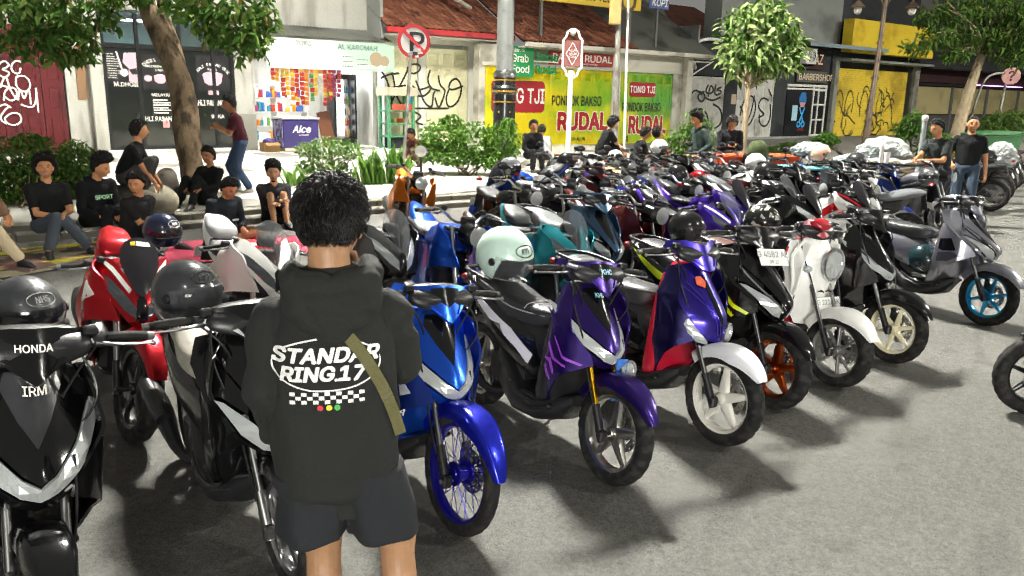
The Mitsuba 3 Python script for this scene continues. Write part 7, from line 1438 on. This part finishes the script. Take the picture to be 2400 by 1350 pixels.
person('person in black T shirt and grey trousers squatting on the stone ball', 2.72, 12.1, .50, -25, pel=(-.05, 0, .24), lean=22, head=(22, -4), hl=(.40, .14, .05), hr=(.42, -.10, .02), fl=(.16, .12, .06), fr=(.18, -.12, .06), kh=(1, 0, .9), top='141416', legs='3a3836', hair='short', skin='b', seed=5, shoes='b9b09c')
person('person in maroon shirt and blue jeans leaning against the tree', 5.0, 14.1, .17, 165, pel=(0, 0, .88), lean=10, head=(10, 10), hl=(.34, .05, 1.16), hr=(.36, -.05, 1.12), fl=(-.12, .08, .08), fr=(.06, -.12, .08), top='3a131d', legs='2a384e', hair='short', skin='c', seed=6, shoes='8f8a84', chest=1.05)
person('person in black sitting low in the shade left of the tree trunk', 3.95, 12.75, .17, -150, pel=(0, 0, .12), lean=-14, head=(10, 10), hl=(.3, .16, .3), hr=(.3, -.1, .3), fl=(.46, .12, .06), fr=(.5, -.12, .06), kh=(.3, 0, 1), top='0d0d0f', sleeve='long', legs='0f1013', skin='c', seed=7)
p = person('person in dark jacket with white tape sitting cross legged, looking down', 3.38, 10.45, 0, -72, pel=(0, 0, .12), lean=16, head=(-4, 26), hl=(.36, .08, .22), hr=(.34, -.14, .2), fl=(.28, -.16, .08), fr=(.26, .16, .08), klh=(.2, 1, .15), krh=(.2, -1, .15), top='20262d', sleeve='long', legs='5a3a2a', leglen='short', jacket=True, skin='b', seed=8, chest=1.12, shoes=None)
for s in (1, -1): p.part('tape', boxz(-.045, .045, -.004, .004, -.012, .012, 0), PRINTW, TR(*p.P((.145, s * .085, .24))) @ RZ(math.pi / 2) @ RX(.2), False)
person('person with dark swept hair in grey jacket hugging bare knees', 4.5, 11.45, 0, -100, pel=(0, 0, .13), lean=8, head=(-12, 0), hl=(.36, .0, .36), hr=(.36, .03, .40), fl=(.36, .10, .08), fr=(.38, -.08, .08), kh=(.5, 0, 1), top='2b2c2e', sleeve='long', legs='1a1a1c', leglen='short', hair='under', skin='d', seed=9, beard=True, chest=1.05)
# middle and right
person('crouching person in maroon check behind the sign pole', 10.6, 17.4, .17, 200, pel=(0, 0, .22), lean=25, head=(0, 20), hl=(.3, .1, .3), hr=(.3, -.1, .3), fl=(.15, .12, .06), fr=(.18, -.12, .06), kh=(1, 0, .9), top='4a2a26', legs='5a4a40', skin='c', seed=10)
person('person in black cap and black clothes sitting behind the hedge', 12.3, 15.1, .17, 250, pel=(0, 0, .42), lean=8, fl=(.45, .12, .08), fr=(.45, -.12, .08), hl=(.3, .1, .45), hr=(.3, -.1, .45), top='121214', legs='141418', sleeve='long', skin='c', seed=11)
p = person('person in grey T shirt seen from behind with a thin black strap', 13.2, 15.7, .17, 75, pel=(0, 0, .32), lean=24, head=(-30, 10), hl=(.4, .1, .3), hr=(.4, -.2, .3), fl=(.4, .16, .08), fr=(.4, -.16, .08), top='8a8b8c', legs='1a1b1e', skin='b', seed=12, chest=1.08)
p.part('strap', tube([p.P((-.12, -.13, .12)), p.P((-.135, -.02, .28)), p.P((-.09, .10, .46)), p.P((0, .12, .51))], .012, 6, 16, flat=(1, .4)), BLACKP)
person('person with black T shirt and bare legs perched on a low seat', 12.35, 12.8, .17, -28, pel=(0, 0, .62), lean=20, head=(10, 12), hl=(.52, .05, .66), hr=(.5, -.06, .62), fl=(.55, .10, .38), fr=(.5, -.10, .30), kh=(1, 0, .8), top='161618', legs='18181a', leglen='short', skin='d', seed=13, hair='long')
person('person in black T shirt and jeans sitting with hands together', 13.2, 12.6, .17, -30, pel=(0, 0, .38), lean=18, head=(0, 8), hl=(.46, .04, .52), hr=(.44, -.06, .5), fl=(.48, .14, .08), fr=(.5, -.14, .08), top='18191b', legs='43505e', skin='b', seed=14)
person('person with black hair looking up beside the small plant', 13.55, 12.3, .17, -20, pel=(0, 0, .36), lean=4, head=(5, -18), hl=(.36, .1, .5), hr=(.34, -.1, .5), fl=(.48, .14, .08), fr=(.5, -.14, .08), top='222326', legs='2a2c30', skin='b', seed=15)
person('person walking left in dark green hoodie and pale trousers', 12.65, 10.35, .0, 160, pel=(0, 0, .90), lean=6, head=(0, 12), fl=(.22, .09, .10), fr=(-.2, -.09, .10), hl=(.16, .22, .92), hr=(.1, -.24, .9), top='2e3b38', sleeve='long', legs='8f8674', hood=True, skin='b', seed=16, hair='swept', chest=1.06)
p = person('person in black leather jacket looking at a phone', 13.4, 10.25, .0, -130, pel=(0, 0, .86), lean=4, head=(0, 24), hl=(.30, .05, 1.08), hr=(.30, -.06, 1.06), fl=(.05, .1, .08), fr=(.02, -.1, .08), top='1b1c20', sleeve='long', legs='1a1a1e', jacket=True, skin='b', seed=17, hair='long', haircol=HAIRB, chest=1.08)
p.part('phone', boxz(.36, .372, -.04, .04, 1.06, 1.2, .003), BLACKG)
person('food vendor with black hair band reaching over the tray', 13.25, 6.05, 0, 165, pel=(0, 0, .92), lean=14, head=(4, 8), hl=(.44, .10, 1.08), hr=(.52, -.02, 1.10), fl=(.05, .12, .08), fr=(-.05, -.12, .08), top='262a2a', legs='1d2126', skin='b', seed=18, scale=1.0)
person('person in black shirt and jeans standing behind the vendor, facing the camera', 13.95, 5.95, 0, 205, pel=(0, 0, .93), lean=0, head=(6, 0), hl=(.05, .27, .82), hr=(.18, -.22, .98), fl=(.03, .13, .08), fr=(.0, -.13, .08), top='17181a', legs='3a4654', skin='b', seed=19, hair='buzz', scale=1.02, beard=True)
# ------------------------------------------------------------------ the boy in front, seen from behind
def boy():
    bx_, by_, face = 1.015, 2.17, 66
    M = TR(bx_, by_, 0) @ RZ(rad(face))
    t = Thing('person', 'person seen from behind in black hoodie with white racing print and black shorts', 'person', M)
    HOOD = mat('hoodie_black', proc(lambda p, n, uv: mi.Color3f(.0195, .0202, .0192) * (.8 + .4 * noise(p.x * 420, p.y * 420, p.z * 420))), .95, spec=.12, sheen=.35)
    SHORT = mat('shorts_black', proc(lambda p, n, uv: mi.Color3f(.0165, .0175, .0205) * (.85 + .3 * noise(p.x * 380, p.y * 380, p.z * 380))), .85, spec=.2, sheen=.3)
    SK = mat('skin_boy', proc(lambda p, n, uv: mix((.335, .185, .098), (.275, .145, .075), fbm(p.x * 22, p.y * 22, p.z * 22, 3)) * (.95 + .1 * noise(p.x * 260, p.y * 260, p.z * 260))), .5, spec=.4)
    hc = np.array([.045, -.005, 1.53]); HR = (RZ(rad(-12)) @ RY(rad(12)))[:3, :3]; nb = np.array([-.005, 0, 1.37])
    pel = np.array([0, 0, .86]); hip = [np.array([0, s * .09 - .012, .84]) for s in (1, -1)]
    kn = [np.array([.03, .05, .46]), np.array([.0, -.185, .46])]; an = [np.array([-.02, .055, .09]), np.array([-.05, -.20, .09])]
    sh = [np.array([-.01, s * .165, 1.272]) for s in (1, -1)]
    elL, wrL = np.array([-.03, .195, 1.05]), np.array([.15, .175, .83])
    elR, wrR = np.array([.08, -.215, 1.08]), np.array([.22, -.085, 1.335])
    S = [head_tm().scale((1.08, 1.12, 1.06)).transform(np.column_stack([HR, hc]).astype(np.float32)), hull((nb + (0, 0, -.03), (.062, .066, .05)), (hc + HR @ np.array([-.03, 0, -.07]), (.056, .06, .05)))]
    S += [hull((pel + (0, 0, .05), (.1, .14, .1)), (nb - (0, 0, .1), (.08, .15, .05)))]
    for s, e, w in ((0, elL, wrL), (1, elR, wrR)): S += [hull((sh[s], .05), (e, .038)), hull((e, .038), (w, .027))]
    for i in (0, 1):
        m_ = kn[i] + (an[i] - kn[i]) * .3 + (-.012, 0, 0)
        S += [hull((hip[i], .072), (kn[i] + (0, 0, .12), .066)), hull((kn[i] + (0, 0, .12), .066), (kn[i], .055)), hull((kn[i], .055), (m_, .058)), hull((m_, .058), (an[i], .036)), hull((an[i], .036), (an[i] + (-.03, 0, -.05), .028), (an[i] + (.14, 0, -.06), .026))]
    S.append(place_m(hand_man(1, .55), frame(wrL - elL, (0, 1, .2)), wrL))
    S.append(place_m(hand_man(-1, .75), frame((.1, .25, .75), (.6, -.7, 0)), wrR))
    t.part('body', to_tm(U(*S), .016, 5), SK, None, True)
    # hoodie
    rr = []
    for z, hw, xb, xf_ in ((.655, .165, -.115, .12), (.71, .168, -.118, .125), (.74, .188, -.142, .145), (.82, .197, -.15, .15), (.98, .194, -.145, .14), (1.12, .188, -.148, .135), (1.24, .180, -.150, .125), (1.30, .158, -.138, .11), (1.355, .125, -.112, .09), (1.40, .10, -.09, .075), (1.425, .075, -.075, .065)):
        a, b = supersec((xf_ - xb) / 2, hw, 2.5, 48); rr.append(np.stack([a + (xb + xf_) / 2, b, np.full(48, z)], 1))
    body = loft(rr); body.fix_normals()
    T0 = m3.Manifold(m3.Mesh(body.vertices.astype(np.float32), body.faces.astype(np.uint32)))
    if T0.volume() < 0: T0 = m3.Manifold(m3.Mesh(body.vertices.astype(np.float32), body.faces[:, ::-1].astype(np.uint32)))
    fl = unit(wrL - elL); fr_ = unit(wrR - elR)
    slL = U(hull((sh[0], .072), (elL, .066)), hull((elL, .066), (wrL - fl * .07, .058)), hull((wrL - fl * .075, .046), (wrL - fl * .02, .044)))
    slR = U(hull((sh[1], .072), (elR, .068)), hull((elR, .068), (wrR - fr_ * .07, .06)), hull((wrR - fr_ * .075, .048), (wrR - fr_ * .02, .046)))
    H = to_tm(U(T0, slL, slR), .0095, 16)
    v = np.asarray(H.vertices); n = H.vertex_normals
    f = (meshkit.fbm(v * [7, 7, 4.5], 4, 3) - .5) * .03 * np.where(np.abs(v[:, 1]) > .17, .6, 1)
    # hanging folds: long ridges, drawn towards the elbows and bunched over the hem
    f += .008 * np.sin(v[:, 1] * 34 + 5 * meshkit.noise(v * [5, 5, 2], 4) * 2) * np.clip((1.02 - v[:, 2]) / .25, 0, 1) * np.clip((v[:, 2] - .72) / .05, 0, 1)
    arm = np.clip((np.abs(v[:, 1]) - .17) / .05, 0, 1)
    dg = v[:, 2] * .8 - np.sqrt(v[:, 1] ** 2 + .004) * 1.3; f += .006 * np.sin(dg * 38 + 7 * meshkit.noise(v * [4, 4, 4], 12)) * np.clip(meshkit.noise(v * [5, 5, 5], 13) * 2 - .9, 0, 1) * (1 - arm)
    f -= .0035 * np.exp(-((np.abs(v[:, 1]) - .158 - .02 * np.clip(1.25 - v[:, 2], 0, 1)) / .005) ** 2) * (v[:, 2] > 1.05)
    f += .0055 * arm * np.sin(v[:, 2] * 46 + 9 * meshkit.noise(v * 6, 9) + v[:, 0] * 25)
    rib = (v[:, 2] < .716) & (np.abs(v[:, 1]) < .18)
    f = np.where(rib, .0018 * np.sin(np.arctan2(v[:, 1], v[:, 0]) * 130), f)
    H = TM(v + n * f[:, None], H.faces)
    t.part('hoodie', H, HOOD, None, True)
    from scipy.interpolate import LinearNDInterpolator, NearestNDInterpolator
    v = np.asarray(H.vertices); n = H.vertex_normals; bk = (n[:, 0] < -.15) & (np.abs(v[:, 1]) < .26) & (v[:, 0] < 0)
    L_, N_ = LinearNDInterpolator(v[bk][:, 1:], v[bk][:, 0]), NearestNDInterpolator(v[bk][:, 1:], v[bk][:, 0])
    def back(y, z, o=.003):
        x = L_(y, z); x = np.where(np.isnan(x), N_(y, z), x); return np.stack([x - o, y, z], 1)
    # hood
    hd = U(hull(((-.085, .10, 1.385), .046), ((-.115, .085, 1.33), .05), ((-.150, .02, 1.262), .032)), hull(((-.085, -.10, 1.385), .047), ((-.115, -.085, 1.33), .052), ((-.150, .0, 1.258), .034)), hull(((-.12, 0, 1.34), (.06, .11, .05)), ((-.152, .01, 1.262), .035)),
           *[hull((a, ra), (b, rb)) for (a, ra), (b, rb) in zip([((.075, .075, 1.375), .028), ((.03, .105, 1.40), .036), ((-.04, .112, 1.395), .038), ((-.095, .075, 1.392), .042), ((-.118, 0, 1.366), .042), ((-.095, -.075, 1.395), .043), ((-.04, -.114, 1.40), .04), ((.03, -.108, 1.41), .038)], [((.03, .105, 1.40), .036), ((-.04, .112, 1.395), .038), ((-.095, .075, 1.392), .042), ((-.118, 0, 1.366), .042), ((-.095, -.075, 1.395), .043), ((-.04, -.114, 1.40), .04), ((.03, -.108, 1.41), .038), ((.075, -.078, 1.38), .028)])])
    hd = to_tm(hd, .013, 8); v = np.asarray(hd.vertices); n = hd.vertex_normals
    ff = (meshkit.fbm(v * [9, 9, 9], 3, 6) - .5) * .014 + .0045 * np.sin((v[:, 2] + .55 * np.abs(v[:, 1])) * 70 + 5 * meshkit.noise(v * 6, 2))
    t.part('hood', TM(v + n * ff[:, None], hd.faces), HOOD, None, True)
    # shorts
    sk = []
    for i, s in ((0, 1), (1, -1)):
        rg = []
        for z, rx, ry, cy in ((.80, .13, .115, .085), (.70, .13, .112, .095), (.60, .13, .108, .108), (.585, .129, .108, .109)):
            q = .02 * (i == 1) ; a, b = supersec(rx, ry, 2.3, 36); rg.append(np.stack([a - .005, b + s * cy - .03 * (z < .75), np.full(36, z - q * (z < .75))], 1))
        m_ = loft(rg); mm = m3.Manifold(m3.Mesh(m_.vertices.astype(np.float32), m_.faces.astype(np.uint32)))
        if mm.volume() < 0: mm = m3.Manifold(m3.Mesh(m_.vertices.astype(np.float32), m_.faces[:, ::-1].astype(np.uint32)))
        sk.append(mm)
    sk.append(hull(((0, 0, .82), (.13, .17, .06)), ((0, 0, .78), (.13, .175, .05))))
    sh_ = to_tm(U(*sk), .015, 5); v = np.asarray(sh_.vertices); n = sh_.vertex_normals
    ff = (meshkit.fbm(v * [9, 9, 5], 3, 8) - .5) * .022 + .006 * np.sin(np.arctan2(v[:, 1] - np.sign(v[:, 1]) * .1, v[:, 0]) * 5 + v[:, 2] * 9) * np.clip((.76 - v[:, 2]) / .1, 0, 1)
    t.part('shorts', TM(v + n * ff[:, None], sh_.faces), SHORT, None, True)
    # shoes (below the frame)
    for i in (0, 1): t.part('sandal', to_tm(hull((an[i] + (-.05, 0, -.075), (.03, .04, .014)), (an[i] + (.15, 0, -.075), (.04, .045, .014)))), RUBBER, None, 50)
    # hair: a fine ragged cap of tufts
    HM = np.eye(4); HM[:3, :3] = HR * [1.08, 1.12, 1.06]; HM[:3, 3] = hc
    hk = t.part('hair', hair_boy(), HAIR, HM, True)
    t.part('tufts', hair_tufts(), HAIR, HM, 60, hk, stuff=True)
    for s in (1, -1): t.part('eye', ell((.082, s * .031, .008), (.009, .0135, .0075), 2), EYEW, HM, True)
    # print on the back: (u to the right as seen from behind) -> y = -u
    W = mat('print_rubber_white', proc(lambda p, n, uv: mi.Color3f(.62, .62, .60) * (.88 + .2 * noise(p.x * 160, p.y * 160, p.z * 160))), .55)
    def on_back(mesh, o=.0048):
        m = mesh.subdivide_to_size(.012) if hasattr(mesh, 'subdivide_to_size') else mesh
        v = np.asarray(m.vertices); return TM(back(-v[:, 0], v[:, 1], o + v[:, 2]), m.faces[:, ::-1])
    C = (-.022, 1.168)
    def shear(me, k, sx=1.): q = me.copy(); q.vertices[:, 0] = q.vertices[:, 0] * sx + k * q.vertices[:, 1]; return q
    def at_c(me, u, z): q = me.copy(); q.apply_translation([u - (q.bounds[0][0] + q.bounds[1][0]) / 2, z - q.bounds[0][1], 0]); return q
    def bold(me, b): sec = so.unary_union([sg.Polygon(me.vertices[f][:, :2]).buffer(1e-6) for f in me.faces if np.all(me.vertices[f][:, 2] < 1e-6)]); return extr(sec.buffer(b, 2).simplify(.0004), .001)
    ring = stroke([[(C[0] + .152 * math.cos(a), C[1] + .078 * math.sin(a)) for a in np.linspace(0, 2 * np.pi, 60)]], .0052)
    gap = sg.box(C[0] - .15, C[1] + .002, C[0] + .15, C[1] + .048).union(sg.box(C[0] - .112, C[1] - .052, C[0] + .105, C[1] - .006))
    t.part('print_ring', on_back(extr(ring.difference(gap), .001)), W, None, False)
    t.part('print_word', on_back(at_c(shear(bold(meshkit.text_mesh('STANDAR', .041, .001, True), .0016), .24, 1.12), C[0], C[1] + .005)), W, None, False)
    t.part('print_word', on_back(at_c(shear(bold(meshkit.text_mesh('RING', .041, .001, True), .0016), .18, 1.06), C[0] - .054, C[1] - .05)), W, None, False)
    t.part('print_number', on_back(at_c(shear(bold(meshkit.text_mesh('17', .042, .001, True), .0016), .18, 1.1), C[0] + .072, C[1] - .05)), W, None, False)
    t.part('print_dot', on_back(extr(sg.Point(C[0] + .025, C[1] - .046).buffer(.005), .001)), W, None, False)
    ck = [sg.box(C[0] - .107 + .0163 * i, C[1] - .118 + .0125 * j, C[0] - .107 + .0163 * (i + 1), C[1] - .118 + .0125 * (j + 1)) for i in range(13) for j in range(3) if (i + j) % 2 == 0]
    for q in ck: t.part('print_check', on_back(extr(q.buffer(-.0004), .001)), W, None, False)
    for u, c in ((-.022, 'b8303a'), (.003, 'c9b92a'), (.026, '3c9a44')): t.part('print_light', on_back(extr(sg.Point(C[0] + u, C[1] - .130).buffer(.0088, 8), .001)), mat('print_' + c, c, .6), None, False)
    # strap of the bag
    OLV = mat('strap_olive', proc(lambda p, n, uv: mi.Color3f(.115, .108, .048) * (.75 + .35 * noise(p.x * 300, p.y * 300, p.z * 300))), .85, spec=.2)
    u = np.linspace(0, 1, 40); yz = spline(np.array([[.012, 1.31, 0], [-.05, 1.235, 0], [-.122, 1.115, 0], [-.17, .99, 0], [-.192, .91, 0]]), 40)
    dn = np.gradient(yz[:, :2], axis=0); dn /= np.linalg.norm(dn, axis=1, keepdims=True); nn = np.stack([-dn[:, 1], dn[:, 0]], 1)
    rows = []
    for i in range(40):
        w = .0175 * np.array([-1, -.5, 0, .5, 1, 1, .5, 0, -.5, -1]); o = np.array([.006, .009, .0095, .009, .006, .003, .003, .003, .003, .003])
        q = yz[i, :2] + nn[i] * w[:, None]; xs = back(q[:, 0], q[:, 1], 0); xs[:, 0] = np.minimum(xs[:, 0], xs[:, 0].min() + .006) - o; rows.append(xs)
    sk_ = t.part('bag_strap', loft(np.array(rows)), OLV, None, 40)
    t.part('buckle', cat(*[xf(box(.036, .008, .02, (0, 0, 0), .002), TR(*(back(np.array([yz[i, 0]]), np.array([yz[i, 1]]), .011)[0])) @ RX(-.7) @ RZ(math.pi / 2)) for i in (26,)]), mat('buckle_olive', '4a4726', .5), up=sk_)
    t.part('phone', box(.012, .075, .15, (0, 0, 0), .004), BLACKG, TR(.205, -.055, 1.475) @ RZ(.5) @ RY(-.15))
    return t
def hair_boy():
    m = trimesh.creation.icosphere(subdivisions=6); v = m.vertices; x, y, z = v.T
    base = v * [.098, .076, .116]
    line = np.interp(x, [-1, -.55, -.3, -.08, .15, .6, 1], [-.42, -.40, -.20, .30, .42, .45, .5])
    w = np.clip((z - line) / .12, 0, 1); w = w * w * (3 - 2 * w)
    cl = meshkit.fbm(v * [16, 16, 9], 4, 5) - .5; st = meshkit.noise(np.stack([np.arctan2(y, x) * 16, z * 6, z * 0], 1) + 3 * meshkit.noise(v * 4, 1)[:, None], 2) - .5
    th = (.009 + .024 * np.clip(z + .25, 0, 1.25) ** 1.1) * (1 + .5 * cl + .3 * st)
    n = unit_rows(base * [1 / .098 ** 2, 1 / .076 ** 2, 1 / .116 ** 2])
    jaw = np.clip(-z, 0, 1); base[:, 1] *= 1 - .30 * jaw ** 1.5; base[:, 0] = np.where(x > 0, base[:, 0], base[:, 0] * (1 - .42 * jaw ** 1.3))
    return TM(base * (1 - .10 * (1 - w))[:, None] + n * (th * w)[:, None], m.faces)
def hair_tufts():
    g = np.random.default_rng(4); V, F = [], []; k = 0
    for i in range(11000):
        d = g.normal(size=3); d /= np.linalg.norm(d); x, y, z = d
        line = np.interp(x, [-1, -.55, -.3, -.08, .15, .6, 1], [-.40, -.37, -.16, .34, .46, .5, .55])
        if z < line: continue
        b = d * [.098, .076, .116]; jaw = max(-z, 0); b[1] *= 1 - .3 * jaw ** 1.5
        if x < 0: b[0] *= 1 - .42 * jaw ** 1.3
        n = unit(d * [1 / .098, 1 / .076, 1 / .116]); th = (.009 + .024 * max(min(z + .25, 1.25), 0) ** 1.1)
        p0 = b + n * th * .55
        fl = d - np.array([-.45, .15, .85]); fl = unit(fl - d * (fl @ d)); wv = meshkit.noise(d * 5)[()] - .5; fl = unit(fl + np.cross(d, fl) * (1.6 * wv) + np.array([0, 0, -.25])); dirn = unit(fl + n * (.30 + .25 * max(z, 0)) + g.normal(size=3) * .10); L = .016 + .042 * max(z + .25, 0) * g.uniform(.5, 1.2)
        s = unit(np.cross(dirn, n + g.normal(size=3) * .3)) * .0013; c = unit(np.cross(s, dirn)) * .0013
        mid = p0 + dirn * L * .5 + n * .002; tip = p0 + dirn * L - n * L * .25
        V += [p0 + s, p0 - s * .5 + c, p0 - s * .5 - c, mid + s * .8, mid - s * .4 + c * .8, mid - s * .4 - c * .8, tip]
        F += [[k, k + 1, k + 4], [k, k + 4, k + 3], [k + 1, k + 2, k + 5], [k + 1, k + 5, k + 4], [k + 2, k, k + 3], [k + 2, k + 3, k + 5], [k + 3, k + 4, k + 6], [k + 4, k + 5, k + 6], [k + 5, k + 3, k + 6]]; k += 7
    return TM(V, F)
boy()
